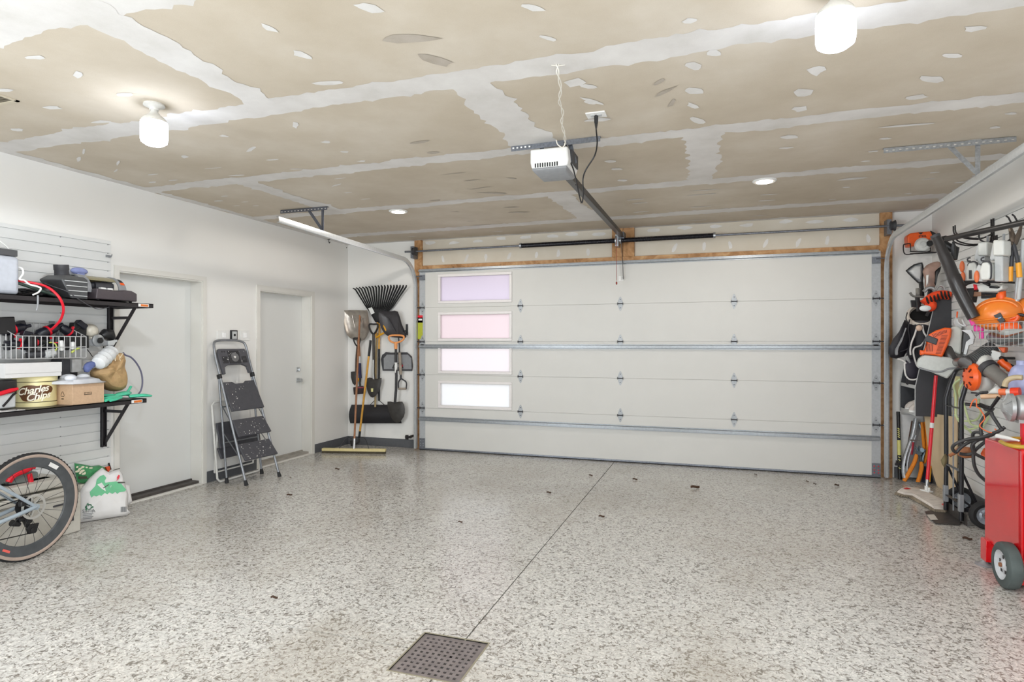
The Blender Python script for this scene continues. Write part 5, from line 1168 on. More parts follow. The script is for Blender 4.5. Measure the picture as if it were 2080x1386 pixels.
# dark spade with yoke behind it
t = thing('garden_spade', 'narrow dark spade hanging behind the brown broom handle', 'spade', B7(230, 900, 0))
dgrip(t, B7(262, 610, .09), B7(252, 490, .10), .10, BLK, .010); shaft('shaft', [B7(262, 610, .09), B7(245, 800, .05), B7(240, 1000, .04)], .014, mat('dark brown shaft', '4c3b30', .5), t)
m = MB(); dish(m, [B7(*p, .04) for p in ((165, 988), (200, 984), (255, 988), (262, 1120), (225, 1195), (190, 1160), (166, 1070))], NF, .02, .003); obj('blade', m, BSTEEL, t)
# navy handled scraper
t = thing('floor_scraper', 'scraper with navy grip and wide dark red head hung behind the brown handle', 'scraper', B7(310, 1100, 0))
shaft('grip', [B7(295, 860, .05), B7(300, 1000, .05), B7(305, 1080, .05)], .022, mat('navy foam', '22264a', .7), t); m = MB(); m.tube([B7(280, 1080, .05), B7(275, 1130, .05)], .014, 8); obj('yellow_collar', m, YEL, t)
shaft('stem', [B7(305, 1080, .05), B7(295, 1150, .05), B7(300, 1200, .05)], .016, BLK, t)
m = MB(); m.prism([B7(*p, .03) for p in ((225, 1215), (345, 1195), (385, 1240), (385, 1310), (235, 1325))], NF*.05); obj('scraper_head', m, mat('dark red black plastic', '2c1f22', .5), t, bevel=.006); m = MB(); m.bar(B7(240, 1225, .085), B7(370, 1222, .085), .008, .012); obj('red_edge', m, mat('dull red', 'a3455a', .5), t)
# push broom
bl, br = on_z(653, 921, 0), on_z(782, 923, 0); bd = (br-bl).normalized(); bn = V((bd.y, -bd.x, 0)); bc_ = lerp(bl, br, .5)
t = thing('push_broom', 'push broom with long brown handle and pale yellow head on the floor in the corner', 'broom', bc_)
m = MB(); m.obox(bc_-bn*.035+V((0, 0, .045)), (bd, bn, ZA), ((br-bl).length, .062, .034)); obj('broom_head', m, mat('pale yellow wood', 'd6c791', .5, var=.06), t, bevel=.004)
m = MB(); q = random.Random(4); nb_ = 150
for k in range(nb_):
    for j in range(5): p = bl+bd*((k+.5)/nb_)*(br-bl).length-bn*(.012+.011*j)+V((0, 0, .001)); m.bar(p+bd*q.uniform(-.004, .004), p+V((0, 0, .03)), .003, .003)
o = obj('bristles', m, mat('dark bristle', '5d5442', .8), t, smooth=False); o['kind'] = 'stuff'
top = bw(731, 640, .045); bot = bc_-bn*.035+V((0, 0, .07)); shaft('handle', [bot+(top-bot)*.06, lerp(bot, top, .5), top], .0135, BROWNW, t, 12)
shaft('socket', [bot-V((0, 0, .015)), bot+(top-bot)*.065], .017, STEEL, t, 12)
m = MB(); mid = bot+(top-bot)*.055
for s_ in (-1, 1): m.tube(smooth_path([mid, mid+bd*.12*s_-bn*.04+V((0, 0, .02)), bot+bd*.2*s_+V((0, 0, -.01))], 5), .004, 6)
obj('brace_wire', m, BLKM, t)
# yellow handled hoe
t = thing('garden_hoe', 'yellow handled hoe with black grip leaning against the corner tools', 'hoe', on_z(727, 899, 0))
hb_ = on_y(728, 898, 7.33); hb_.z = .03; htop = B6(437, 503, .20); h1 = B6(425, 612, .20)
g1_ = lerp(htop, hb_, .15); g2_ = lerp(htop, hb_, .87)
shaft('grip', [htop, g1_], .017, BLK, t); shaft('handle', [g1_, g2_], .0145, YELW, t, 12); shaft('ferrule', [g2_, lerp(htop, hb_, .94)], .016, BLK, t)
m = MB(); e_ = lerp(htop, hb_, .94); m.tube(smooth_path([e_, lerp(htop, hb_, .98), hb_+V((-.05, .0, .01)), hb_+V((-.07, -.02, 0))], 4), [.014]*9+[.01, .012, .014, .012], 8); m.prism([hb_+V((-.06, .05, -.015)), hb_+V((-.06, -.09, -.015)), hb_+V((-.075, -.09, .06)), hb_+V((-.075, .05, .06))], (-.003, 0, 0)); obj('hoe_blade', m, BSTEEL, t)
# round point spade with black D grip
t = thing('round_spade', 'black round point spade with D grip and yellow sticker among the corner tools', 'spade', B7(500, 900, 0))
dgrip(t, B7(500, 430, .15), B7(502, 285, .15), .135, BLK, .013); shaft('shaft', [B7(500, 430, .15), B7(503, 600, .14), B7(505, 810, .13), B7(500, 1000, .12), B7(512, 1110, .11)], .018, mat('dark shaft', '3a3532', .4), t)
m = MB(); m.tube([B7(498, 810, .145), B7(494, 1000, .135), B7(502, 1095, .125)], .012, 8); obj('silver_sticker', m, LGREY, t)
m = MB(); dish(m, rpoly([B7(*p, .11) for p in ((410, 1085), (470, 1078), (540, 1098), (620, 1080), (600, 1220), (555, 1315), (490, 1372), (430, 1325), (394, 1200))], 2), NF, .02, .003); obj('blade', m, BSTEEL, t)
m = MB(); m.prism([B7(*p, .133) for p in ((464, 1236), (497, 1234), (495, 1285), (466, 1287))], NF*.002); obj('yellow_sticker', m, mat('pale yellow sticker', 'e0dc9a', .5), t)
# snow pusher
t = thing('snow_pusher', 'wide black snow pusher with yellow grip hung low behind the shovels', 'snow pusher', B6(485, 1030, 0))
m = MB()
def pus(s_, v_): p = lerp(B6(lerp(300, 680, s_), 968, .03), B6(lerp(300, 668, s_), 1100, .03), v_); return p+NF*(.05*math.sin(math.pi*v_)+.03*v_)
m.grid(pus, 12, 8, .006, (0, -1, 0)); obj('pusher_blade', m, mat('black snow blade', '232226', .45, var=.1), t)
shaft('shaft', [B6(470, 985, .06), B6(472, 800, .05), B7(545, 500, .05), B7(560, 420, .06)], .014, mat('tan shaft', 'a08c63', .5), t); m = MB()
m.tube([B6(435, 968, .05), B6(468, 935, .06)], .005, 6); m.tube([B6(535, 968, .05), B6(500, 940, .06)], .005, 6); obj('brace_wire', m, BLKM, t)
m = MB(); m.tube(smooth_path([B7(540, 480, .07), B7(600, 440, .09), B7(680, 390, .09), B7(640, 300, .09), B7(590, 290, .08), B7(545, 380, .07)], 4, True), .014, 8, closed=True); obj('yellow_grip', m, YEL, t)
# black scoop with D handle hanging down
t = thing('grain_scoop', 'big black scoop shovel hung blade up on the right of the corner tools', 'shovel', B7(780, 300, 0))
m = MB(); dish(m, rpoly([B7(*p, .13) for p in ((580, 105), (650, 90), (760, 92), (862, 96), (920, 280), (985, 435), (972, 488), (870, 485), (720, 462), (640, 385), (592, 250))], 2), -NF, .07, .004, ctr=B7(780, 300, .13)); obj('blade', m, mat('black scoop plastic', '3d3b3e', .35, var=.12), t)
m = MB(); m.tube([B7(715, 190, .085), B7(830, 400, .075)], .008, 6); m.tube([B7(860, 260, .09), B7(870, 470, .1)], .006, 6); obj('blade_rib', m, MATS['black scoop plastic'], t)['kind'] = 'stuff'
shaft('neck', [B7(870, 470, .10), B7(885, 600, .09), B7(885, 710, .08)], .011, DGREY, t); shaft('handle', [B7(885, 705, .08), B7(897, 860, .08), B7(905, 1030, .08)], .021, WOODG, t, 12)
m = MB(); a, b, c = B7(908, 1030, .08), B7(872, 1240, .08), B7(985, 1240, .08); m.tube(smooth_path([a, a+V((0, 0, -.05)), b+V((.0, 0, .09)), b], 4), .010, 8); m.tube(smooth_path([a, a+V((0, 0, -.05)), c+V((0, 0, .09)), c], 4), .010, 8); obj('yoke', m, DGREY, t); m = MB(); m.tube([b, c], .014, 10); obj('grip_bar', m, WOODG, t)
# shovel with orange D grip
t = thing('digging_shovel', 'black shovel with orange D grip hanging in front of the grey pan', 'shovel', B7(835, 900, 0))
ORW = mat('light orange plastic', 'e99c5e', .4, var=.05)
m = MB(); m.tube(smooth_path([B7(830, 560, .19), B7(760, 540, .19), B7(728, 495, .19), B7(745, 455, .19), B7(835, 448, .19), B7(935, 455, .19), B7(950, 495, .19), B7(910, 535, .19)], 4, True), .013, 8, closed=True); m.tube([B7(833, 545, .19), B7(832, 650, .18)], .022, 10); obj('d_grip', m, ORW, t)
shaft('shaft', [B7(833, 640, .18), B7(833, 860, .16), B7(840, 1050, .15), B7(835, 1250, .14), B6(612, 955, .13)], .0185, mat('black fibreglass', '2e2d2f', .4), t, 12)
m = MB(); m.tube([B7(834, 850, .162), B7(836, 1000, .152)], .0195, 10); obj('white_sticker', m, WHITE, t)
m = MB(); dish(m, rpoly([B6(*p, .13) for p in ((558, 946), (610, 952), (665, 946), (683, 1000), (675, 1055), (632, 1102), (590, 1070), (566, 1010))], 2), NF, .022, .003); obj('blade', m, BSTEEL, t)
# grey pan
t = thing('dust_pan', 'flat grey pan with dark rim hanging behind the orange gripped shovel', 'pan', B7(860, 850, 0))
m = MB(); m.prism([B7(*p, .015) for p in ((640, 735), (672, 715), (690, 695), (760, 705), (960, 700), (1000, 700), (1020, 715), (1070, 760), (1086, 900), (1076, 975), (645, 972), (620, 800))], NF*.02); obj('rim', m, DGREY, t, bevel=.004)
m = MB(); m.prism([B7(*p, .036) for p in ((652, 790), (700, 735), (1010, 735), (1062, 790), (1066, 950), (655, 950))], NF*.002); obj('pan_face', m, GREY, t)
m = MB(); m.tube([B7(785, 935, .04), B7(810, 870, .05), B7(920, 860, .05), B7(940, 930, .04), B7(785, 935, .04)], .006, 6); m.slot(1); m.prism([B7(*p, .04) for p in ((918, 855), (940, 900), (925, 925))], NF*.01); obj('bracket', m, [BLK, RED], t)
p = B7(1005, 370, .0); m = MB(); m.box((p.x-.012, W-.03, p.z-.07), (p.x+.012, W, p.z+.08)); m.box((p.x-.03, W-.12, p.z-.02), (p.x-.01, W-.02, p.z-.005)); tag(obj('tool_hook', m, DGREY, bevel=.002), 'dark wall hook showing right of the big black scoop', 'hook')
# ================================================================ RIGHT SIDE
RA, RB, RC, RD_, RE, RF, RG, RH, RI, RJ = (crop(*a) for a in ((1760, 420, .202), (1780, 560, .1731), (1900, 560, .1731), (1780, 760, .2452), (1900, 760, .2452), (1860, 860, .267), (1860, 420, .1299), (1800, 740, .1803), (1960, 690, .166), (1800, 580, .1443)))
class PL:                                            # a vertical working plane through a point, given by a pixel and its gap to the right wall (or a room y)
    def __init__(s, c, o=None, y=None, n=(-.55, -.83, 0)):
        s.n = V(n).normalized(); s.p = rw(*c, o) if o is not None else on_y(*c, y)
    def __call__(s, xy, e=0): return on_pl(*xy, s.p, s.n)+s.n*e
slat_panel('slatwall_panel', 'white slatted wall panel behind the orange and white tools on the right', R, -1, 4.2, 7.2, .15, 2.482, False)
# trimmer engine on a wire bracket on the door wall
t = thing('trimmer_engine', 'orange and white engine unit on a black wire bracket beside the right track', 'engine', bw(*RA(560, 400), .1))
Pa = lambda x, y, o=.2: bw(*RA(x, y), o)
m = MB(); m.prism([Pa(*p) for p in ((412, 292), (440, 266), (520, 256), (640, 245), (690, 270), (680, 320), (500, 350), (495, 395), (420, 398))], (0, .13, 0)); obj('engine_cover', m, ORANGE, t, bevel=.012, seg=3)
m = MB(); m.lathe([(0, 0), (.07, 0), (.075, .01), (.06, .03), (.03, .035), (.028, .045), (0, .045)], Pa(560, 385), NF, 26); m.prism([Pa(*p, .19) for p in ((500, 340), (620, 320), (640, 440), (520, 445))], (0, .1, 0)); obj('starter_housing', m, mat('pale grey white plastic', 'd4d6d4', .4), t, bevel=.004)
m = MB(); m.lathe([(0, 0), (.033, 0), (.028, .03), (0, .032)], Pa(632, 372, .22), NF, 14); m.prism([Pa(*p, .202) for p in ((520, 262), (570, 258), (548, 282))], NF*.002); m.prism([Pa(*p, .19) for p in ((640, 246), (690, 270), (690, 300), (660, 300))], NF*.02); obj('knob', m, BLK, t)
m = MB(); text_on(m, 'STIHL', Pa(565, 298, .2015), XA, ZA, .028, .0006, bold=.0008); obj('brand_lettering', m, BLK, t)
m = MB(); m.tube(smooth_path([Pa(470, 475, .22), Pa(385, 475, .22), Pa(372, 390, .22), Pa(400, 375, .24), Pa(440, 372, .24)], 4), .006, 6); m.tube([Pa(440, 372, .24), Pa(445, 450, .24), Pa(560, 455, .22), Pa(730, 460, .2)], .006, 6); m.tube([Pa(440, 475, .22), Pa(720, 462, .1), Pa(720, 462, .0)], .006, 6); m.tube([Pa(445, 450, .24), Pa(440, 452, .0)], .006, 6); m.box((Pa(500, 480, 0).x, W-.02, Pa(0, 480, 0).z), (Pa(640, 480, 0).x, W, Pa(0, 440, 0).z)); obj('wire_bracket', m, BLKM, t)
# dark pole resting on hooks
e0, e1 = V((1.764, 5.77, 2.288)), V((2.07, 5.08, 2.288)); dvec = (e1-e0).normalized()
t = thing('tool_pole', 'long dark round pole held across hooks high on the right wall', 'pole', lerp(e0, e1, .5))
m = MB(); m.tube([e0, e1+dvec*.35], .022, 14); obj('pole_shaft', m, mat('dark grey pole', '3c3a3a', .35, .3), t); m = MB(); m.tube([e0-dvec*.02, e0+dvec*.03], .028, 14); obj('pole_cap', m, BLK, t)
def prong(name, label, pts, r=.006):
    m = MB(); m.tube(smooth_path(pts, 4), r, 8); a = V(pts[0]); m.box((R-.024, a.y-.03, a.z-.04), (R-.017, a.y+.03, a.z+.02)); return tag(obj(name, m, BLKM), label, 'hook', 'black prong hooks on the right wall')
def wallhook(xy, ln, label, rise=.04):
    a = rw(*xy, .02); prong('prong_hook', label, [a, a+V((-.03, 0, -.03)), a+V((-ln*.6, 0, -.045)), a+V((-ln, 0, -.03+rise*.5)), a+V((-ln-.01, 0, rise))])
wallhook(RG(1190, 510), .26, 'black prong hook above the left white hanging tool'); wallhook(RG(1250, 490), .26, 'black prong hook between the two white hanging tools'); wallhook(RG(1500, 480), .2, 'black prong hook just left of the loppers')
m = MB(); a = rw(*RG(1210, 190), .018); b = rw(*RG(1215, 520), .018)
for dy in (-.02, .02): m.bar(a+V((-.005, dy, 0)), b+V((-.005, dy, 0)), .012, .006, YA); m.tube(smooth_path([a+V((0, dy, -.12)), a+V((-.1, dy, -.16)), a+V((-.25, dy, -.12)), a+V((-.27, dy, -.04))], 4), .006, 6)
tag(obj('double_hook', m, BLKM), 'dark double hook bracket holding the long pole on the right slatted wall', 'hook')
m = MB()
for xy in ((1490, 175), (1585, 130)):
    a = e0+dvec*((on_pl(*RG(*xy), e0, V((dvec.y, -dvec.x, 0)))-e0).dot(dvec)); m.tube([a+V((0, 0, .02)), a+V((-.015, 0, .055)), a+V((-.03, 0, .07))], .006, 6); m.tube([a+V((0, 0, .02)), V((R-.018, a.y, a.z-.02))], .006, 6)
tag(obj('pole_rest', m, BLKM), 'pair of upturned dark prongs above the long pole at the right edge', 'hook')
# ---- golf organiser against the right wall, bag and clubs
ov0, ov1 = 6.87, 7.40
t = thing('golf_organizer', 'black panelled golf bag organizer standing against the right wall by the door', 'organizer', (2.0, 7.1, .73))
ORGB = mat('black laminate board', '3c3d41', .5, var=.04)
prof = [(R-.02, .73), (1.873, .73), (1.873, 1.01), (1.906, 1.18), (1.978, 1.54), (2.044, 1.873), (R-.02, 1.873)]
for v in (ov0, ov1-.018): m = MB(); m.prism([(a, v, b) for a, b in prof], (0, .018, 0)); obj('side_panel', m, ORGB, t)
m = MB(); eb = [(a, b) for a, b in prof[1:6]]
for v in (ov0, ov1-.018):
    for (a, b), (c, d) in zip(eb, eb[1:]): m.prism([(a-.003, v, b), (c-.003, v, d), (c+.001, v, d), (a+.001, v, b)], (0, .018, 0))
obj('edge_banding', m, LGREY, t)
for z in (.735, 1.0, 1.82): m = MB(); m.box((1.885 if z < 1.5 else 2.06, ov0+.019, z), (R-.021, ov1-.019, z+.02)); m.slot(1); m.box((1.878 if z < 1.5 else 2.055, ov0+.019, z-.004), (1.886 if z < 1.5 else 2.061, ov1-.019, z+.03)); obj('shelf', m, [ORGB, LGREY], t)
m = MB(); m.box((R-.0195, ov0, .73), (R-.0165, ov1, 1.873)); obj('back_panel', m, ORGB, t)
def shoe(label, x, y, z, rz):
    t2 = thing('golf_shoe', label, 'shoe', (x, y, z), 'shoes in the golf organizer'); d = V((math.cos(rz), math.sin(rz), 0)); s_ = V((-d.y, d.x, 0)); c = V((x, y, z))
    ol = [c+d*a+s_*b for a, b in ((-.13, 0), (-.11, .035), (0, .036), (.08, .045), (.13, .03), (.145, 0), (.13, -.03), (.08, -.04), (0, -.032), (-.11, -.035))]
    m = MB(); m.prism(ol, (0, 0, .022)); obj('sole', m, WHITE, t2, bevel=.005)
    m = MB(); puff(m, [p+V((0, 0, .023)) for p in ol], ZA, .085, 0, ((1, 0), (.95, .3), (.8, .65), (.5, .95)), ctr=c-d*.03+V((0, 0, .023))); obj('upper', m, mat('warm white leather', 'cbc3bd', .5), t2)
    m = MB(); [m.tube([c+d*.0+d*k*.022+s_*-.03+V((0, 0, .085-k*.006)), c+d*k*.022+V((0, 0, .103-k*.008)), c+d*k*.022+s_*.03+V((0, 0, .085-k*.006))], .006, 6) for k in range(4)]; obj('laces', m, BLK, t2)
shoe('black and white shoe lying at the front of the lower organizer shelf', 1.98, 7.0, .757, math.pi+.3)
shoe('black and white shoe at the back of the lower organizer shelf', 2.02, 7.22, .757, math.pi-.2)
gb = thing('golf_bag', 'black golf bag with white piping leaning forward out of the organizer', 'golf bag', (1.93, 7.05, 1.0))
BAG = mat('black bag nylon', '1d1b22', .6, var=.15); PIP = mat('white piping', 'd9d7d4', .5)
yb = 6.95
Jy = lambda x, y, v=yb: on_y(*RJ(x, y), v)
ms = Jy(515, 440, 7.06); bt_ = Jy(420, 1330, 7.1)+V((.05, .06, -.05)); axis = (ms-bt_).normalized(); nfr = (axis*.8+V((-.35, -.95, .0))).normalized()
m = MB(); m.tube([bt_, lerp(bt_, ms, .5), lerp(bt_, ms, .9), ms-axis*.03], [.12, .125, .125, .12], 20); obj('bag_body', m, BAG, gb)
m = MB(); m.lathe([(.118, -.05), (.14, -.03), (.142, .03), (.125, .055), (.112, .05), (.11, -.03)], ms, nfr, 26); obj('collar', m, mat('white cream collar', 'd8cfc4', .5), gb)
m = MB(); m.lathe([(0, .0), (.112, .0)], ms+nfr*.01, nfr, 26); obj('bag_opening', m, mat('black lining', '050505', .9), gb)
m = MB(); puff(m, [Jy(x, y, 7.06) for x, y in ((265, 480), (190, 640), (100, 750), (40, 880), (32, 960), (60, 1015), (140, 1032), (250, 1005), (330, 860), (370, 690), (330, 560))], (-.4, -.9, 0), .07, .05); obj('side_pouch', m, BAG, gb)
m = MB(); puff(m, [Jy(x, y, 6.97) for x, y in ((255, 1080), (330, 1020), (430, 1040), (478, 1180), (450, 1300), (370, 1330), (290, 1290), (250, 1190))], (-.4, -.9, 0), .05, .08); obj('lower_pocket', m, mat('charcoal nylon', '2e2b36', .6), gb)
m = MB()
for pts in (((440, 570), (400, 700), (360, 800), (340, 900), (345, 980)), ((510, 560), (530, 660), (570, 730), (530, 800), (480, 850), (400, 880), (385, 960), (430, 1120), (475, 1180), (440, 1310), (340, 1325), (280, 1270), (262, 1180), (260, 1090)), ((160, 1035), (240, 1060), (280, 1100))):
    m.tube(smooth_path([Jy(x, y, 6.93) for x, y in pts], 4), .008, 6)
obj('piping', m, PIP, gb)['kind'] = 'stuff'
m = MB(); m.tube(smooth_path([Jy(x, y, 6.98) for x, y in ((280, 600), (220, 760), (150, 900), (150, 980))], 4), [.012]*4+[.02]*4+[.028]*4+[.02], 8, flat=.5); obj('grey_panel', m, GREY, gb)
m = MB()
for pts, r_ in ((((330, 480), (310, 620), (330, 800), (290, 950)), .014), (((300, 380), (280, 470), (330, 560)), .012), (((370, 760), (320, 880), (200, 930)), .014)): m.tube(smooth_path([Jy(x, y, 6.95) for x, y in pts], 4), r_, 6, flat=.4)
obj('strap', m, BAG, gb); m = MB(); m.ell(Jy(465, 600, 6.92), (.03, .02, .03)); obj('tan_ball', m, mat('tan ball', 'd3b6a2', .5), gb)
m = MB(); m.tube([Jy(285, 990, 6.95), Jy(330, 1090, 6.95)], .03, 10, flat=.5); obj('towel_ring', m, STEEL, gb)
Ay = lambda x, y, v=7.0: on_y(*RA(x, y), v)
def club(label, outline, m_, neck, v=7.0, th=.05, extra=None):
    t2 = thing('golf_club', label, 'golf club', Ay(*neck[-1], v), 'golf clubs in the bag'); o_ = [Ay(*p, v) for p in outline]
    m = MB(); puff(m, rpoly(o_, 2), NF, th, th); obj('head_cover', m, m_, t2)
    m = MB(); m.tube([Ay(*p, v+.01) for p in neck], .02, 8); obj('club_shaft', m, BLK, t2)
    if extra: extra(t2, v)
def ex1(t2, v):
    m = MB(); puff(m, [Ay(*p, v-.035) for p in ((425, 650), (490, 600), (545, 600), (552, 680), (540, 735), (500, 720))], NF, .022, 0); obj('white_panel', m, LGREY, t2)
    m = MB(); o_ = [Ay(*p, v-.03) for p in ((400, 645), (480, 585), (558, 566), (572, 640), (560, 755), (522, 765), (462, 708))]; m.tube(o_, .007, 6, closed=True); obj('black_edge', m, BLK, t2)
club('golf club in a grey and white head cover with black edge, leftmost in the bag', ((395, 645), (480, 580), (560, 560), (576, 620), (575, 690), (560, 760), (520, 770), (460, 710)), GREY, ((545, 740), (555, 830), (560, 900)), 7.05, .03, ex1)
def ex2(t2, v):
    m = MB(); puff(m, [Ay(*p, v-.03) for p in ((600, 690), (625, 680), (620, 780), (600, 800))], NF, .015, 0); obj('white_tab', m, WHITE, t2)
    m = MB(); puff(m, [Ay(*p, v-.02) for p in ((690, 640), (750, 600), (740, 640), (700, 690), (690, 800), (675, 780))], NF, .03, .02); obj('dark_side', m, BLK, t2)
club('golf club in a brown and white head cover, second in the bag', ((565, 655), (600, 592), (680, 556), (735, 555), (745, 590), (690, 640), (690, 720), (685, 820), (590, 840), (588, 740)), mat('brown white cover', '9a7e72', .5, var=.35, scale=9), ((640, 780), (640, 860), (630, 900)), 6.98, .04, ex2)
By = lambda x, y, v=6.9: on_y(*RB(x, y), v)
t2 = thing('golf_club', 'golf club in an orange and black striped animal head cover, rightmost in the bag', 'golf club', By(600, 380), 'golf clubs in the bag')
m = MB(); m.tube(smooth_path([By(x, y, 6.86) for x, y in ((870, 240), (790, 225), (700, 235), (620, 280), (570, 330))], 4), [.03]+[.042]*15+[.05], 14); m.ell(By(640, 350, 6.86), (.05, .05, .06)); obj('head_cover', m, mat('orange fur', 'e8481c', .8, var=.15), t2)
m = MB()
for k in range(7):
    x = 600+k*42; y = 300-k*17 if k < 4 else 232; m.tube([By(x-10, y-42, 6.835), By(x, y, 6.805), By(x+18, y+40, 6.835)], .009, 6)
obj('black_stripes', m, BLK, t2)['kind'] = 'stuff'
m = MB(); m.ell(By(575, 385, 6.82), (.05, .03, .03)); obj('white_chin', m, mat('white fur', 'dfe6e6', .8), t2)
m = MB(); m.tube([By(640, 380, 6.88), By(600, 470, 6.92)], .02, 8); obj('club_shaft', m, BLK, t2)
t2 = thing('golf_club', 'iron golf club with bare silver head at the left of the bag mouth', 'golf club', By(480, 260), 'golf clubs in the bag')
m = MB(); m.tube(smooth_path([By(*p, 6.95) for p in ((395, 200), (430, 240), (500, 250), (560, 250))], 3), [.02, .018]+[.018]*7+[.012], 8, flat=.6); m.tube([By(490, 150, 6.97), By(490, 230, 6.96)], .02, 8); obj('club_head', m, mat('club steel', '8b8a86', .3, .7), t2)
m = MB(); m.tube([By(480, 250, 6.96), By(500, 420, 6.95)], .02, 8); m.prism([By(*p, 6.97) for p in ((410, 290), (530, 290), (520, 370), (420, 370))], (0, .03, 0)); obj('club_shaft', m, BLK, t2)
t2 = thing('golf_club', 'silver wedge golf club looped above the orange striped cover', 'golf club', By(640, 200), 'golf clubs in the bag')
m = MB(); m.tube(smooth_path([By(*p, 6.95) for p in ((560, 190), (600, 150), (660, 150), (690, 190))], 3), .018, 8); m.tube(smooth_path([By(*p, 6.92) for p in ((700, 170), (730, 125), (780, 130), (805, 180))], 3), .010, 8); obj('club_head', m, STEEL, t2); m = MB(); m.tube([By(620, 180, 6.95), By(600, 300, 6.95)], .012, 8); obj('club_shaft', m, BLK, t2)
# ---- backpack blower hung on the organizer side
Pb = PL(RB(750, 800), y=6.52, n=(-.25, -.97, 0)); B = lambda x, y, e=0: Pb(RB(x, y), e); nB = Pb.n
t = thing('backpack_blower', 'orange and white backpack blower with long black tube on the right', 'leaf blower', B(750, 1000))
m = MB(); m.prism([B(*p, .06) for p in ((610, 695), (700, 645), (800, 612), (880, 618), (872, 720), (830, 830), (770, 960), (700, 938), (560, 925), (510, 940), (512, 868), (560, 885), (590, 800), (590, 760))], nB*-.2); obj('engine_cover', m, ORANGE, t, bevel=.02, seg=3)
m = MB()
for k in range(11): a = k/10; m.bar(B(lerp(655, 815, a), lerp(690, 640, a)-5*math.sin(a*3), .0605), B(lerp(680, 820, a), lerp(730, 670, a), .0605), .004, .004)
for k in range(14): y = 705+k*16; m.bar(B(760-k*5.2, y, .0605), B(832-k*6, y-2, .0605), .005, .004)
for k in range(5): x = 590+k*17; m.bar(B(x, 800, .0605), B(x-6, 890, .0605), .005, .004)
obj('cooling_slots', m, mat('dark slot', '5e1e0c', .7), t)['kind'] = 'stuff'
m = MB(); m.prism([B(*p, .075) for p in ((600, 700), (720, 745), (700, 815), (570, 770), (525, 860), (560, 750))], nB*-.1); obj('muffler_insert', m, DGREY, t, bevel=.008)
m = MB(); m.prism([B(*p, .0) for p in ((880, 605), (960, 590), (1010, 640), (1000, 780), (990, 930), (860, 880), (800, 900), (850, 740))], nB*-.16); obj('fuel_tank', m, mat('milky white tank', 'd2d5cf', .4, var=.03), t, bevel=.03, seg=3)
m = MB(); m.prism([B(*p, .05) for p in ((470, 1060), (490, 980), (560, 930), (700, 945), (860, 960), (1010, 1060), (1000, 1110), (900, 1130), (830, 1210), (640, 1130), (520, 1100))], nB*-.24); obj('backpack_plate', m, mat('pale grey frame', 'c9ccc8', .45), t, bevel=.012)
m = MB(); m.tube(smooth_path([B(*p, .055) for p in ((500, 1080), (640, 1120), (760, 1125), (850, 1090), (1000, 1085))], 4), .008, 6); obj('frame_edge', m, GREY, t)
m = MB(); m.prism([B(*p, -.03) for p in ((905, 545), (950, 440), (965, 560), (1010, 600), (1000, 640), (930, 600))], nB*-.06); m.slot(1); m.prism([B(*p, -.02) for p in ((945, 420), (965, 420), (955, 500), (940, 490))], nB*-.03); obj('control_arm', m, [LGREY, ORANGE], t, bevel=.006)
Cq = PL(RC(400, 900), o=.30, n=(-.45, -.89, 0)); CC = lambda x, y, e=0: Cq(RC(x, y), e)
m = MB(); m.tube(smooth_path([B(865, 810, -.06), B(848, 885, -.02), B(880, 970, .0), B(955, 1015, .01), CC(330, 1026, .04), CC(390, 1015, .035)], 4), .043, 16); obj('elbow_tube', m, mat('smoky black tube', '4a4644', .3, var=.1), t)
m = MB(); hp = smooth_path([CC(340, 1025, .04), CC(430, 1005, .03), CC(520, 950, .0), CC(600, 890, -.03), CC(660, 850, -.06)], 10); m.tube(hp, [.048+.007*(k % 2) for k in range(len(hp))], 16); obj('bellows_hose', m, mat('grey black bellows', '4c4d4d', .5), t)
Tq = PL(RA(900, 760), o=.42, n=(-.5, -.87, 0)); TT = lambda x, y, e=0: Tq(RA(x, y), e)
TUBE = mat('charcoal blower tube', '2e2b2b', .3, var=.1)
m = MB(); m.lathe([(0, 0)], (0, 0, 0)) if 0 else None
tp = [TT(*p) for p in ((690, 288), (730, 370), (775, 470), (800, 520), (870, 690), (878, 705), (935, 845), (942, 860), (1010, 990), (1080, 1120))]
m.tube(tp, [.031, .034, .039, .043, .043, .047, .047, .044, .044, .042], 22); obj('blower_tube', m, TUBE, t)
m = MB(); m.lathe([(.026, -.002), (.034, -.002), (.034, .02), (.026, .02)], tp[0], tp[1]-tp[0], 22); m.slot(1); m.lathe([(0, -.001), (.028, -.001)], tp[0], tp[1]-tp[0], 22); obj('nozzle_ring', m, [DGREY, BLK], t)
m = MB(); m.tube([tp[0]+(tp[1]-tp[0])*.9+V((.04, .06, 0)), TT(850, 420, -.12), TT(850, 520, -.1)], [.03, .034, .02], 12); m.prism([TT(*p, -.05) for p in ((845, 345), (862, 380), (868, 520), (830, 440))], (.02, .02, 0)); obj('nozzle_holder', m, BLK, t)
m = MB(); 
for dx in (0, 60): m.tube(smooth_path([CC(270+dx, 520, .05), CC(290+dx, 560, .06), CC(340+dx*.5, 590, .06), CC(375, 590, .05)], 4), .007, 6)
m.prism([CC(*p, .0) for p in ((300, 640), (420, 640), (460, 720), (440, 800), (390, 820), (360, 930), (330, 920), (360, 780), (410, 740), (390, 690))], Cq.n*-.05); m.slot(1); m.prism([CC(*p, -.03) for p in ((330, 660), (410, 740), (340, 900), (300, 900))], Cq.n*-.05); obj('harness_bracket', m, [BLKM if 0 else LGREY, BLK], t, bevel=.004)
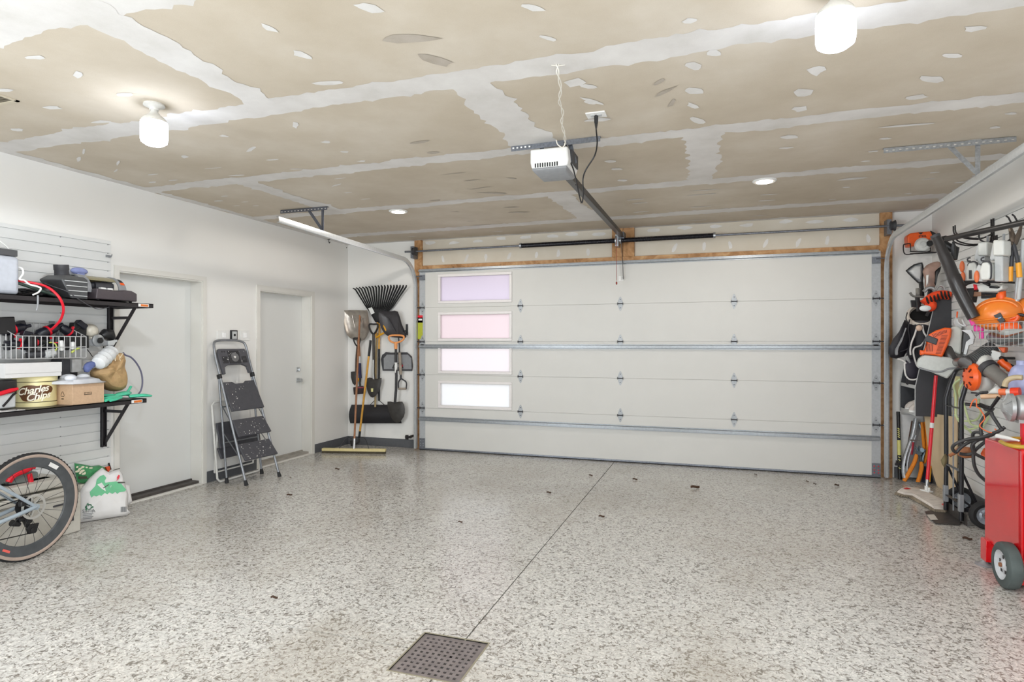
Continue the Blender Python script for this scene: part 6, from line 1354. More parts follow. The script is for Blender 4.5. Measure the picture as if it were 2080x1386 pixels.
# ---- handheld blower
Hq = PL(RI(250, 450), o=.22, n=(-.6, -.8, 0)); Hh = lambda x, y, e=0: Hq(RI(x, y), e); nH = Hq.n
t = thing('hand_blower', 'orange and white handheld blower with grey tube hung below the right wire basket', 'leaf blower', Hh(250, 600))
WPL = mat('off white plastic', 'd9dad5', .4, var=.02)
m = MB(); puff(m, rpoly([Hh(*p) for p in ((130, 310), (190, 200), (300, 190), (340, 300), (350, 500), (330, 600), (230, 640), (150, 600))], 2), nH, .07, .09); m.prism([Hh(*p, -.02) for p in ((270, 190), (300, 120), (430, 160), (430, 250), (330, 260))], nH*-.08); obj('fan_housing', m, WPL, t, bevel=.004)
m = MB(); c_ = Hh(150, 455, .05); an = V((-.995, -.06, .0)).normalized(); m.lathe([(0, 0), (.105, 0), (.108, .02), (.09, .045), (.04, .055), (0, .056)], c_, an, 28); obj('air_intake', m, ORANGE, t)
m = MB()
for k in range(8): a = 2*math.pi*k/8; rd = V((-an.y, an.x, 0))*math.cos(a)+ZA*math.sin(a); m.bar(c_+rd*.055+an*.0535, c_+rd*.085+an*.0475, .012, .008, an)
obj('intake_slots', m, mat('dark slot red', '5a1d10', .7), t)['kind'] = 'stuff'
m = MB(); m.tube([Hh(310, 340, .07), Hh(420, 410, .1), Hh(560, 500, .13), Hh(610, 545, .14)], [.058, .052, .05, .056], 20); m.slot(1); m.lathe([(0, .001), (.05, .001)], Hh(610, 545, .14), Hh(610, 545, .14)-Hh(560, 500, .13), 20); obj('blower_tube', m, [mat('grey tube', '77746f', .35, var=.08), BLK], t)
m = MB(); m.lathe([(.058, -.02), (.068, -.01), (.066, .03), (.056, .03)], Hh(320, 345, .072), Hh(420, 410, .1)-Hh(310, 340, .07), 22); obj('tube_collar', m, DGREY, t)
m = MB(); m.tube(smooth_path([Hh(*p, .0) for p in ((430, 250), (480, 300), (540, 340), (580, 400), (600, 450), (570, 460)) ], 4), [.02]+[.028]*10+[.02]*10, 10); obj('handle', m, ORANGE, t); m = MB(); m.tube([Hh(425, 220, -.02), Hh(460, 240, -.01), Hh(490, 285, 0)], [.014, .024, .02], 10); m.tube([Hh(530, 300, 0), Hh(600, 325, .01)], .008, 6); obj('trigger', m, BLK, t)
m = MB(); m.prism([Hh(*p, -.05) for p in ((370, 95), (470, 95), (460, 160), (430, 165))], nH*-.06); obj('filter_cover', m, ORANGE, t, bevel=.006)
m = MB(); a = Hh(360, 230, -.1); m.tube([a, V((R-.016, a.y, a.z))], .01, 6); obj('hanger', m, BLKM, t)
# ---- right wire basket
t = thing('wire_basket', 'grey wire basket holding an orange helmet on the right slatted wall', 'basket', (2.02, 5.0, 1.42)); u0, u1, v0, v1, z0, z1 = 1.88, 2.165, 4.45, 5.5, 1.422, 1.585
m = MB(); rr = .0022; m_ = m
def wr_(*p): m.tube(p, rr, 6)
for k in range(17): v = lerp(v0, v1, k/16); wr_((u0, v, z1), (u0, v, z0), (u1, v, z0), (u1, v, z1+.08))
for z in (z0, z0+.055, z0+.11, z1): wr_((u0, v0, z), (u0, v1, z)); wr_((u0, v1, z), (u1, v1, z)); wr_((u0, v0, z), (u1, v0, z)); wr_((u1, v0, z), (u1, v1, z))
for k in range(1, 6): u = lerp(u0, u1, k/6); wr_((u, v0, z1), (u, v0, z0), (u, v1, z0), (u, v1, z1))
obj('wire_mesh', m, GRID, t)
m = MB(); [m.box((R-.026, v-.03, z1+.05), (R-.016, v+.03, z1+.1)) for v in (v1-.12,)]; obj('wall_clip', m, GREY, t)
Mq = PL(RC(720, 450), o=.17, n=(-.5, -.86, 0)); MM = lambda x, y, e=0: Mq(RC(x, y), e)
t = thing('safety_helmet', 'orange safety helmet with ear muffs lying in the right wire basket', 'helmet', MM(720, 600))
hc = MM(730, 455); HEL = mat('orange helmet shell', 'ee8430', .28, var=.03); tiltx = V((.85, -.5, .12)).normalized(); upx = V((-.12, -.1, 1)).normalized(); sdx = tiltx.cross(upx).normalized()
m = MB(); m.ell(hc, (.155, .115, .118), (tiltx, sdx, upx), 28, 16); obj('shell', m, HEL, t)
m = MB(); pts = [hc+tiltx*.157*math.cos(a)*.0+tiltx*(.15*math.cos(a))+upx*(.122*math.sin(a)) for a in [math.pi*k/16 for k in range(17)]]; m.tube([p-sdx*.0 for p in pts], .009, 8)
for s_ in (-1, 1): m.tube([hc+sdx*.06*s_+tiltx*(.14*math.cos(a))+upx*(.108*math.sin(a)) for a in [math.pi*k/16 for k in range(2, 15)]], .008, 8)
m.tube([hc+tiltx*.158*math.cos(a)+sdx*.12*math.sin(a)-upx*.02 for a in [2*math.pi*k/32 for k in range(32)]], .008, 6, closed=True); obj('shell_ridge', m, HEL, t)
m = MB(); puff(m, [MM(*p, .06) for p in ((520, 560), (600, 600), (720, 590), (800, 545), (830, 580), (800, 620), (700, 615), (600, 615), (530, 590))], Mq.n, .03, .02); obj('brim', m, HEL, t)
m = MB(); m.prism([MM(*p, .10) for p in ((725, 475), (800, 440), (830, 490), (860, 540), (800, 560), (760, 520))], Mq.n*.02); m.slot(1); m.prism([MM(*p, .121) for p in ((775, 502), (812, 492), (814, 502), (778, 514))], Mq.n*.002); m.slot(0); m.tube(smooth_path([MM(*p, .06) for p in ((830, 540), (900, 500), (1000, 465), (1060, 470))], 4), .012, 8); obj('ear_muff_arm', m, [BLK, mat('pale blue print', '8fb7e0', .5)], t, bevel=.003)
m = MB(); m.ell(MM(900, 620, .09), (.07, .035, .05), (V((.86, -.5, 0)), V((.5, .86, 0)), ZA), 20, 12); m.tube(smooth_path([MM(*p, .07) for p in ((840, 520), (900, 510), (990, 480), (960, 530), (880, 545))], 4), .014, 8); obj('ear_muff', m, ORANGE, t)
m = MB(); m.ell(MM(1045, 400, -.06), (.08, .08, .09)); tag(obj('orange_visor', m, HEL), 'second orange helmet peeking out behind the first at the right edge', 'helmet')
m = MB(); PK = mat('hot pink plastic', 'e81e9c', .4); m.prism([CC(*p, .04) for p in ((400, 520), (450, 512), (510, 570), (505, 590), (430, 590))], Cq.n*-.05); m.prism([CC(*p, .03) for p in ((455, 590), (570, 590), (570, 655), (455, 655))], Cq.n*-.04); m.prism([CC(*p, .03) for p in ((520, 650), (578, 650), (575, 748), (520, 748))], Cq.n*-.04); tag(obj('pink_gun', m, PK, bevel=.005), 'hot pink plastic gadget in the left end of the right wire basket', 'gadget')
m = MB(); m.tube(smooth_path([(1.98, 5.44, 1.49), (1.96, 5.2, 1.465), (1.94, 4.95, 1.475), (1.95, 4.7, 1.51), (1.97, 4.5, 1.53)], 6), .038, 16); tag(obj('black_hose', m, mat('glossy dark hose', '4c5152', .2, var=.1)), 'glossy dark tube lying along the bottom of the right wire basket', 'tube')
m = MB(); m.box((2.0, 5.28, 1.43), (2.15, 5.45, 1.55)); tag(obj('grey_tub', m, mat('pale tub', 'bfc3c0', .5), bevel=.02), 'pale tub in the left end of the right wire basket behind the pink gadget', 'tub')
# ---- two white battery tools on a black rail
def white_tool(label, cap, col, body, wing, ovals, slot):
    G = PL(RG((cap[0]+cap[2])/2, 900), o=.2, n=(-.75, -.66, 0)); g = lambda x, y, e=0: G(RG(x, y), e); bx_ = lambda c: [(c[0], c[1]), (c[2], c[1]), (c[2], c[3]), (c[0], c[3])]
    t2 = thing('garden_tool', label, 'power tool', g(cap[0], 1150), 'white tools hanging on the right wall')
    m = MB(); m.prism([g(*p, .03) for p in bx_(cap)], G.n*-.10); obj('battery_case', m, WPL, t2, bevel=.012, seg=3)
    m = MB(); m.prism([g(*p, .0) for p in ((cap[0]-45, cap[1]+50), (cap[0], cap[1]+20), (cap[0], cap[3]), (col[2], cap[3]), (col[2], col[3]), (col[0], col[3]), (col[0], col[1]+60), (cap[0]-70, cap[3]+80), (cap[0]-90, cap[3]+40))], G.n*-.08); obj('tool_column', m, LGREY, t2, bevel=.008)
    m = MB(); x0, y0, x1, y1 = body; m.prism([g(*p, .045) for p in ((x0+25, y0), (x1-40, y0-10), (x1, y0+40), (x1, y1-40), (x1-30, y1), (x0, y1), (x0-15, y0+120))], G.n*-.12); obj('tool_body', m, WPL, t2, bevel=.018, seg=3)
    m = MB(); m.tube(smooth_path([g(*p, .03) for p in ((x0, y0+40), (x0+40, y0-12), (x1-30, y0-18), (x1+8, y0+40), (x1+8, y1-60), (x1-10, y1-10))], 4), .006, 6); m.tube(smooth_path([g(*p, .02) for p in ((x0+30, y0-30), (x0-10, y0-35), (x0-10, y0-70), (x0+30, y0-85))], 4), .006, 6)
    if slot: m.prism([g(*p, .046) for p in bx_(slot)], G.n*.004)
    obj('dark_trim', m, DGREY, t2)
    m = MB(); x0, y0, x1, y1 = wing; m.prism([g(*p, .02) for p in ((x0+40, y0), (x1, y0+30), (x1, y1), (x0+20, y1), (x0, y1-60), (x0, y0+90))], G.n*-.07); obj('side_wing', m, LGREY, t2, bevel=.008)
    for x, y in ovals:
        m = MB(); m.ell(g(x, y, .024), (.018, .014, .046), (V((.66, -.75, .0)), G.n, ZA)); obj('orange_button', m, mat('terracotta orange', 'dd7040', .5), t2)
    m = MB(); a_ = g((cap[0]+cap[2])/2, cap[1], -.04); m.tube([a_, a_+V((0, 0, .05))], .008, 6); obj('hang_loop', m, GREY, t2)
white_tool('left of two white hanging garden tools with orange ovals under the long pole', (1000, 555, 1150, 768), (960, 760, 1075, 900), (850, 885, 1000, 1175), (725, 850, 850, 1180), ((755, 940), (767, 1110)), (893, 1000, 933, 1132))
white_tool('right of two white hanging garden tools, next to the loppers', (1240, 525, 1412, 768), (1225, 760, 1360, 1172), (1065, 880, 1212, 1150), (955, 900, 1065, 1172), ((985, 1095),), None)
G3 = PL(RG(1050, 1180), o=.22, n=(-.75, -.66, 0)); g3 = lambda x, y, e=0: G3(RG(x, y), e)
m = MB(); m.tube([g3(740, 1185, .07), g3(1000, 1182, .06), g3(1370, 1180, .04)], .012, 8); m.tube(smooth_path([g3(780, 1290, .06), g3(900, 1200, .06), g3(1100, 1180, .06), g3(1230, 1230, .06)], 4), .012, 8); m.tube([g3(1370, 1180, .04), g3(1385, 1180, -.18)], .008, 6); m.tube([g3(800, 1185, .07), g3(830, 1180, -.14)], .008, 6); tag(obj('tool_rail', m, BLKM), 'black rail under the two white hanging garden tools', 'rail')
t2 = thing('hedge_trimmer', 'white and black tool with red switch lying under the black rail', 'power tool', g3(1150, 1330))
m = MB(); m.prism([g3(*p, .04) for p in ((980, 1230), (1080, 1210), (1200, 1215), (1340, 1280), (1400, 1220), (1400, 1290), (1330, 1330), (1040, 1335))], G3.n*-.08); obj('tool_body', m, WPL, t2, bevel=.008)
m = MB(); m.prism([g3(*p, .05) for p in ((960, 1215), (1010, 1230), (1015, 1290), (975, 1310))], G3.n*-.03); obj('red_switch', m, RED, t2)
m = MB(); m.prism([g3(*p, .035) for p in ((830, 1280), (960, 1275), (940, 1386), (920, 1500), (850, 1480))], G3.n*-.06); m.prism([g3(*p, .05) for p in ((1205, 1235), (1345, 1255), (1330, 1285), (1215, 1275))], G3.n*-.03); m.prism([g3(*p, .03) for p in ((1060, 1340), (1300, 1345), (1300, 1420), (1060, 1440))], G3.n*-.05); obj('dark_shroud', m, BLK, t2)
m = MB(); m.prism([g3(*p, .03) for p in ((820, 1315), (960, 1330), (1260, 1360), (1230, 1395), (900, 1410), (820, 1370))], G3.n*-.03); obj('brown_guard', m, mat('brown plastic guard', '8d6a55', .5), t2, bevel=.004)
m = MB(); puff(m, [g3(*p, .03) for p in ((1310, 1375), (1360, 1330), (1440, 1320), (1445, 1500), (1300, 1490))], G3.n, .03, .03); tag(obj('orange_scoop', m, ORANGE), 'orange flared scoop behind the helmet under the loppers', 'scoop')
# ---- loppers and pale poles
G4 = PL(RG(1550, 700), o=.10, n=(-.8, -.6, 0)); g4 = lambda x, y, e=0: G4(RG(x, y), e)
t2 = thing('garden_lopper', 'lopper with black arms and yellow orange grips hanging at the upper right edge', 'lopper', g4(1560, 800))
YG = mat('yellow orange grip', 'f2a830', .4)
m = MB(); m.tube([g4(1480, 340), g4(1520, 480), g4(1545, 580)], [.012, .02, .018], 8); m.tube([g4(1650, 300), g4(1610, 440), g4(1560, 590)], [.012, .024, .018], 8, flat=.5); m.cyl(g4(1530, 580, -.02), g4(1530, 580, .03), .014, 12); obj('cutting_head', m, mat('worn lopper steel', '6d6156', .4, .6), t2)
m = MB(); m.tube([g4(1540, 570), g4(1510, 700), g4(1495, 945)], .0125, 10); m.tube([g4(1540, 560, .01), g4(1580, 720, .01), g4(1615, 890, .01)], .0125, 10); obj('arm', m, DGREY, t2)
for a, b in (((1490, 940), (1483, 1170)), ((1612, 880), (1632, 1105))): m = MB(); m.tube([g4(*a, .005), g4(*b, .005)], .0175, 12); obj('grip', m, YG, t2)
m = MB(); m.tube([g4(1630, 520, -.04), g4(1600, 900, -.04), g4(1545, 1450, -.04)], .014, 12); tag(obj('white_pole', m, LGREY), 'pale grey pole hanging behind the loppers', 'pole')
m = MB(); m.tube([g4(1530, 760, -.06), g4(1505, 1480, -.05)], .016, 12); tag(obj('steel_pole', m, mat('matte pale steel', 'b2b7ba', .4, .3)), 'matte steel pole beside the loppers running down behind the helmet', 'pole')
m = MB(); a = rw(2075, 770, .12); m.lathe([(0, -.11), (.07, -.11), (.075, -.09), (.075, .03), (.055, .08), (.03, .1), (.03, .13), (0, .13)], a, ZA, 20); m.box((R-.02, a.y-.02, a.z-.12), (R-.016, a.y+.02, a.z-.08)); m.box((a.x-.06, a.y-.05, a.z-.125), (R-.016, a.y+.05, a.z-.111)); tag(obj('blue_bottle', m, mat('pale lilac blue plastic', 'aab0d6', .35)), 'pale lilac blue bottle at the right edge beside the handheld blower', 'bottle')
# ================================================================ RIGHT SIDE, ON THE FLOOR
Hy = lambda x, y, v: on_y(*RH(x, y), v)
def leanpole(pts_top, pts_bot, v_top, v_bot): return Hy(*pts_top, v_top), Hy(*pts_bot, v_bot)
# striped stick
t = thing('striped_stick', 'black and yellow taped stick standing beside the right door track', 'stick', on_z(1826, 975, 0))
a = V(on_z(1828, 974, .0)); b = Hy(135, 535, 7.40); zz = lambda k: lerp(b, a, k)
m = MB(); m.tube([zz(0), zz(.42)], .017, 10); m.tube([zz(.64), zz(1)], .019, 10); obj('black_shaft', m, BLK, t); m = MB(); m.tube([zz(.42), zz(.64)], .0185, 10); obj('yellow_tape', m, mat('pale yellow tape', 'd8d27e', .5), t)
m = MB()
for k in (.26, .29, .32, .35, .38, .68, .72, .76, .8, .84): p = zz(k); m.tube([p+V((-.012, -.012, .012)), p+V((.004, -.019, 0))], .006, 6)
obj('yellow_marks', m, MATS['pale yellow tape'], t)['kind'] = 'stuff'
m = MB(); p0 = Hy(160, 560, 7.44); p1 = Hy(410, 1280, 7.44); m.box((p0.x, 7.43, .02), (p1.x, 7.445, Hy(0, 560, 7.44).z)); tag(obj('white_board', m, mat('white board', 'd3d3d2', .5)), 'white board standing behind the saws and orange loppers by the door', 'board')
# bow saw
t = thing('bow_saw', 'silver bow saw with long curved frame standing by the right door post', 'saw', on_z(1838, 974, 0))
pts = [Hy(330, 612, 7.36), Hy(290, 800, 7.33), Hy(215, 1020, 7.28), Hy(190, 1180, 7.24), Hy(205, 1285, 7.2)]
m = MB(); m.tube(smooth_path(pts, 5), .017, 10, flat=.6); m.tube(smooth_path([p+V((.035, 0, .0)) for p in pts[1:]], 5), .012, 8); obj('saw_frame', m, GALV, t)
m = MB(); a, b = Hy(380, 650, 7.36), Hy(235, 1290, 7.22); m.bar(a, b, .03, .002, (0, 1, 0)); obj('saw_blade', m, mat('dull saw steel', '8d9094', .4, .6), t)
m = MB(); a, b = Hy(305, 880, 7.30), Hy(285, 1020, 7.28); m.tube([a, b], .011, 8); obj('red_sleeve', m, mat('dark red sleeve', '9c2134', .5), t); m = MB(); m.tube([Hy(275, 858, 7.3), Hy(380, 858, 7.33)], .008, 8); obj('cross_bar', m, STEEL, t)
m = MB(); m.tube([Hy(290, 640, 7.42), Hy(250, 880, 7.42), Hy(200, 1120, 7.4)], .012, 6, flat=.5); tag(obj('brown_stick', m, mat('dark brown stick', '54382a', .6)), 'dark brown stick behind the silver bow saw', 'stick')
# orange loppers
ORL = mat('amber orange grip', 'dd8424', .4, var=.08)
t2 = thing('orange_lopper', 'lopper with amber orange handles spread on the floor by the bow saw', 'lopper', V((Hy(330, 1000, 7.2).x, 7.2, 0)), 'orange handled loppers by the right door post')
for up_p, tip in (((345, 1015), (212, 1302)), ((395, 1100), (360, 1318))):
    h_ = Hy(*up_p, 7.2); e = on_z(*RH(*tip), .035); pp = smooth_path([h_, lerp(h_, e, .3)+V((.012, 0, 0)), lerp(h_, e, .7)+V((.008, 0, 0)), e, e+(e-h_)*.06], 4)
    m = MB(); m.tube(pp, [.018, .022]+[.026]*(len(pp)-4)+[.02, .01], 10, flat=.75); obj('handle_grip', m, ORL, t2)
m = MB(); h_ = Hy(365, 1000, 7.21)
for hd in ((345, 1015), (330, 930), (375, 920), (395, 1100)): m.tube([h_, Hy(*hd, 7.21)], [.024, .014], 8, flat=.5)
m.cyl(h_+V((0, .02, 0)), h_+V((0, -.03, 0)), .022, 14); obj('cutting_head', m, mat('steel blue head', '70818c', .35, .6), t2)
t2 = thing('orange_lopper', 'lopper with amber orange handles upright behind the red mop pole', 'lopper', V((Hy(450, 900, 7.2).x, 7.2, 0)), 'orange handled loppers by the right door post')
for pts in (((405, 655), (415, 800), (430, 960)), ((440, 650), (455, 800), (465, 960), (430, 1120))): m = MB(); pp = smooth_path([Hy(*p, 7.24) for p in pts], 4); m.tube(pp, [.018]+[.022]*(len(pp)-2)+[.014], 10, flat=.7); obj('handle_grip', m, ORL, t2)
m = MB(); m.tube([Hy(430, 960, 7.24), Hy(400, 1050, 7.22), on_z(*RH(385, 1312), .02)], [.02, .024, .016], 8, flat=.5); m.tube([Hy(375, 670, 7.25), Hy(420, 800, 7.24)], .01, 8); m.cyl(Hy(400, 970, 7.2), Hy(400, 970, 7.26), .024, 12); obj('cutting_head', m, mat('steel blue head', '70818c', .35, .6), t2)
m = MB(); m.tube(smooth_path([Hy(510, 980, 7.22), Hy(500, 1080, 7.2), on_z(*RH(480, 1325), .02)], 4), .016, 8, flat=.7); tag(obj('amber_handle', m, YG), 'single amber tool handle leaning behind the red mop pole', 'handle')
m = MB(); a, b = on_z(*RH(545, 1330), .0), Hy(500, 1130, 7.2); m.tube([a, b], .009, 8); tag(obj('thin_white_rod', m, LGREY), 'thin pale rod leaning at the foot of the plywood sheet', 'rod')
m = MB(); c = V((2.09, 7.26, 0)); m.box((c.x-.04, c.y+.02, 0), (c.x+.04, c.y+.1, .16)); tag(obj('blue_box', m, mat('dark navy blue', '23324f', .5), bevel=.004), 'dark navy box on the floor beside the plywood sheet', 'box')
m = MB(); p0, p1 = Hy(425, 603, 7.1), on_y(*RH(690, 603), 7.0); q0 = on_z(*RH(600, 1330), 0); q1 = on_z(*RH(700, 1395), 0)
m.prism([V((2.14, 7.17, 0)), V((2.14, 6.66, 0)), V((2.15, 6.66, .755)), V((1.985, 7.02, .755)), V((2.03, 7.06, .42)), V((2.09, 7.12, .14))], V((.012, .01, 0))); tag(obj('plywood_sheet', m, mat('birch plywood', 'd2bd9b', .6, var=.06, scale=6)), 'tan plywood offcut leaning by the right wall under the golf organizer', 'board')
# dust mop
t = thing('dust_mop', 'dust mop with long red pole and dirty white pad on the floor', 'mop', on_z(1875, 1010, 0))
mb0 = on_z(1882, 998, .05); mt = on_y(*RH(562, 128), 6.7); k = lambda s_: lerp(mb0, mt, s_)
m = MB(); m.tube([k(.10), k(.55)], .0155, 12); m.tube([k(.585), k(1)], .0155, 12); obj('pole', m, mat('bright red pole', 'e02030', .3), t); m = MB(); m.tube([k(.545), k(.59)], .018, 12); obj('clamp', m, WHITE, t); m = MB(); m.tube([k(.035), k(.105)], .015, 12); obj('socket', m, STEEL, t)
mc = [on_z(*RD_(*p), .028) for p in ((170, 980), (200, 955), (260, 942), (340, 948), (460, 1005), (600, 1075), (622, 1100), (560, 1125), (480, 1120), (400, 1070), (300, 1010), (230, 1000))]
m = MB(); puff(m, mc, ZA, .022, .0, ((1, 0), (.97, .5), (.85, .9), (.4, 1))); obj('pad_cover', m, mat('dirty white cotton', 'd9d0c8', .85, var=.15, scale=18), t)
m = MB(); q = random.Random(9); n_ = len(mc); cen = sum(mc, V((0, 0, 0)))/n_
for i in range(n_):
    a, b = mc[i], mc[(i+1) % n_]; ln = (b-a).length
    for j in range(int(ln/.006)):
        p = lerp(a, b, (j+.5)/(ln/.006)); d = (p-cen); d.z = 0; d = d.normalized(); m.tube([p-d*.02, p+d*.008+V((0, 0, -.003)), p+d*q.uniform(.014, .026)+V((0, 0, -.024))], .004, 4)
o = obj('yarn_fringe', m, mat('grey brown yarn', '857968', .9, var=.2), t, smooth=False); o['kind'] = 'stuff'
m = MB(); d = (mc[5]-mc[1]).normalized(); s_ = V((-d.y, d.x, 0)); c = mb0; m.obox(c+V((0, 0, .004)), (d, s_, ZA), (.1, .05, .012)); m.cyl(c, c+V((0, 0, .05)), .016, 12); m.cyl(c+d*.03, c+d*.03+V((0, 0, .04)), .01, 10); obj('swivel', m, WHITE, t, bevel=.002)
m = MB(); m.prism([on_z(*RD_(*p), .051) for p in ((225, 948), (255, 943), (285, 952), (245, 956))], (0, 0, .002)); m.prism([on_z(*RD_(*p), .045) for p in ((540, 1082), (590, 1068), (615, 1080), (590, 1110))], (0, 0, .006)); obj('red_patch', m, RED, t)
# hand truck
t = thing('hand_truck', 'black steel hand truck with rubber wheels standing by the right wall', 'hand truck', (1.9, 5.87, 0))
FRB = mat('black painted tube', '26262a', .3, .2)
va, vb = 6.04, 5.705; rl = lambda v: [V((1.868, v, .03)), V((1.872, v, .5)), V((1.87, v, .98)), V((1.90, v, 1.10)), V((1.935, v, 1.2))]
m = MB(); A, Bb = rl(va), rl(vb); m.tube(A[:4]+smooth_path([A[3], A[4], A[4]+V((.02, -.05, .035)), lerp(A[4], Bb[4], .5)+V((.03, 0, .045)), Bb[4]+V((.02, .05, .035)), Bb[4], Bb[3]], 4)+Bb[:3][::-1], .0165, 12); obj('frame_tube', m, FRB, t)
for z in (.42, .92, .16): m = MB(); m.bar((1.873, va, z), (1.873, vb, z), .03, .006, ZA); obj('cross_bar', m, GALVD if z == .42 else FRB, t)
m = MB(); m.bar((1.878, 5.9, .06), (1.878, 5.9, 1.0), .009, .009, XA); obj('centre_bar', m, GREY, t)
m = MB(); m.prism([on_z(*RF(*p), .004) for p in ((70, 675), (78, 692), (150, 765), (335, 778), (350, 740), (350, 690), (255, 668), (100, 671))], (0, 0, .006)); m.box((1.885, vb-.05, .004), (1.892, va+.07, .09)); obj('toe_plate', m, mat('scuffed black plate', '4a4644', .45, .3, .2), t)
m = MB(); m.prism([on_z(*RF(*p), .0105) for p in ((85, 697), (140, 695), (170, 735), (115, 737))], (0, 0, .001)); obj('paper_sticker', m, mat('off white sticker', 'd2cbc2', .6), t)
for v in (5.62, 6.125):
    c = V((2.0, v, .108)); sgn = -1
    m = MB(); m.lathe([(.068, -.03), (.09, -.034), (.104, -.024), (.108, -.01), (.108, .01), (.104, .024), (.09, .034), (.068, .03)], c, YA, 36); wh = obj('wheel', m, RUBBER, t)
    m = MB(); m.lathe([(0, .012), (.02, .012), (.03, .022), (.045, .014), (.058, .02), (.07, .03), (.07, -.03), (.058, -.02), (.045, -.014), (.03, -.022), (.02, -.012), (0, -.012)], c, YA, 30)
    for k_ in range(5): a = 2*math.pi*k_/5; m.bar(c+V((.025*math.cos(a), -.018, .025*math.sin(a))), c+V((.062*math.cos(a), -.024, .062*math.sin(a))), .012, .006, YA)
    obj('wheel_hub', m, mat('grey blue hub', 'a3abb4', .4, .3), wh); m = MB(); m.cyl(c+V((0, -.034, 0)), c+V((0, -.02, 0)), .014, 12); obj('axle_nut', m, mat('rusty nut', '8a5a3c', .6), wh)
m = MB(); m.cyl((2.0, 5.6, .108), (2.0, 6.15, .108), .009, 10)
for v in (va, vb): m.bar((1.88, v, .12), (2.0, v, .108), .03, .006, YA); m.bar((1.875, v, .42), (2.0, v, .108), .018, .006, YA)
obj('axle_bracket', m, FRB, t)
m = MB(); [m.box((1.85, v-.02, .10), (1.885, v+.02, .24)) for v in (va, vb)]; obj('wear_pad', m, GREY, t, bevel=.006)
# red cart with pump and hoses
t = thing('red_cart', 'red steel cart with a pump motor and rubber wheel at the right edge', 'cart', (1.9, 4.5, 0))
REDP = mat('glossy red enamel', 'd0141c', .14, var=.05, scale=6, coat=.6)
cu0, cu1, cv0, cv1 = 1.685, 2.08, 4.27, 4.75
m = MB(); m.box((cu0, cv0, .155), (cu1, cv1, .825)); m.box((cu0+.0, cv0-.0, .155), (cu0+.02, cv0+.02, .825)); obj('cabinet_body', m, REDP, t, bevel=.01, seg=3)
m = MB(); m.prism([(cu0+.02, cv0-.003, .18), (cu1-.02, cv0-.003, .18), (cu1-.02, cv0-.003, .8), (cu0+.02, cv0-.003, .8)], (0, -.012, 0)); obj('front_door', m, REDP, t, bevel=.004)
m = MB(); m.box((cu0+.01, cv0+.02, .03), (cu1-.01, cv1-.02, .155)); obj('base_tray', m, REDP, t, bevel=.004)
for v, u in ((cv1-.03, cu0-.02),): m = MB(); m.box((u, v-.05, .03), (cu0+.03, v+.035, .17)); obj('leg_bracket', m, REDP, t, bevel=.003); m = MB(); m.lathe([(0, 0), (.055, 0), (.055, .006), (.03, .012), (.012, .03), (0, .03)], (u+.01, v-.01, .001), ZA, 18); obj('foot_pad', m, GREY, t)
for u in (cu0-.082, cu1+.005):
    c = V((u+.039, cv0+.04, .134)); m = MB(); m.lathe([(.085, -.036), (.115, -.038), (.13, -.028), (.134, -.012), (.134, .012), (.13, .028), (.115, .038), (.085, .036)], c, XA, 40); wh = obj('wheel', m, mat('worn grey green tyre', '4d5655', .7, var=.2, scale=9), t)
    m = MB(); m.lathe([(0, -.03), (.02, -.03), (.03, -.02), (.06, -.016), (.08, -.03), (.087, -.034), (.087, .034), (.06, .02), (0, .02)], c, XA, 30)
    obj('wheel_hub', m, mat('white painted hub', 'c9ccd0', .4, .2), wh)
    m = MB(); m.slot(0)
    for k_ in range(5): a = 2*math.pi*k_/5+.3; m.obox(c+V((-.018, math.cos(a)*.045, math.sin(a)*.045)), (XA, YA, ZA), (.004, .02, .02))
    obj('hub_opening', m, BLK, wh)['kind'] = 'stuff'; m = MB(); m.cyl(c+V((-.04, 0, 0)), c+V((-.028, 0, 0)), .013, 10); obj('axle_cap', m, MATS['rusty nut'], wh)
pst = V((1.865, 4.66, .825)); m = MB(); m.box(pst-V((.016, .016, 0)), pst+V((.016, .016, .13))); obj('pump_post', m, RED, t)
mo = pst+V((.0, 0, .21)); axm = V((.985, -.12, 0)).normalized(); CAST = mat('cast aluminium', 'aeb0b1', .4, .5, .12, 30)
m = MB(); m.lathe([(0, -.02), (.05, -.02), (.078, 0), (.082, .01), (.082, .13), (.07, .145), (0, .15)], mo-axm*.04, axm, 28); obj('motor_body', m, CAST, t)
m = MB(); m.lathe([(0, -.075), (.03, -.075), (.045, -.06), (.06, -.05), (.088, -.04), (.09, -.02), (0, -.02)], mo-axm*.04, axm, 24)
for k_ in range(5): a = 2*math.pi*k_/5; s1 = V((-axm.y, axm.x, 0)); rd = s1*math.cos(a)+ZA*math.sin(a); m.bar(mo-axm*.105+rd*.02, mo-axm*.075+rd*.085, .012, .02, axm)
m.box(mo-V((.04, .03, .095)), mo+V((.04, .03, -.07))); obj('end_bell', m, CAST, t)
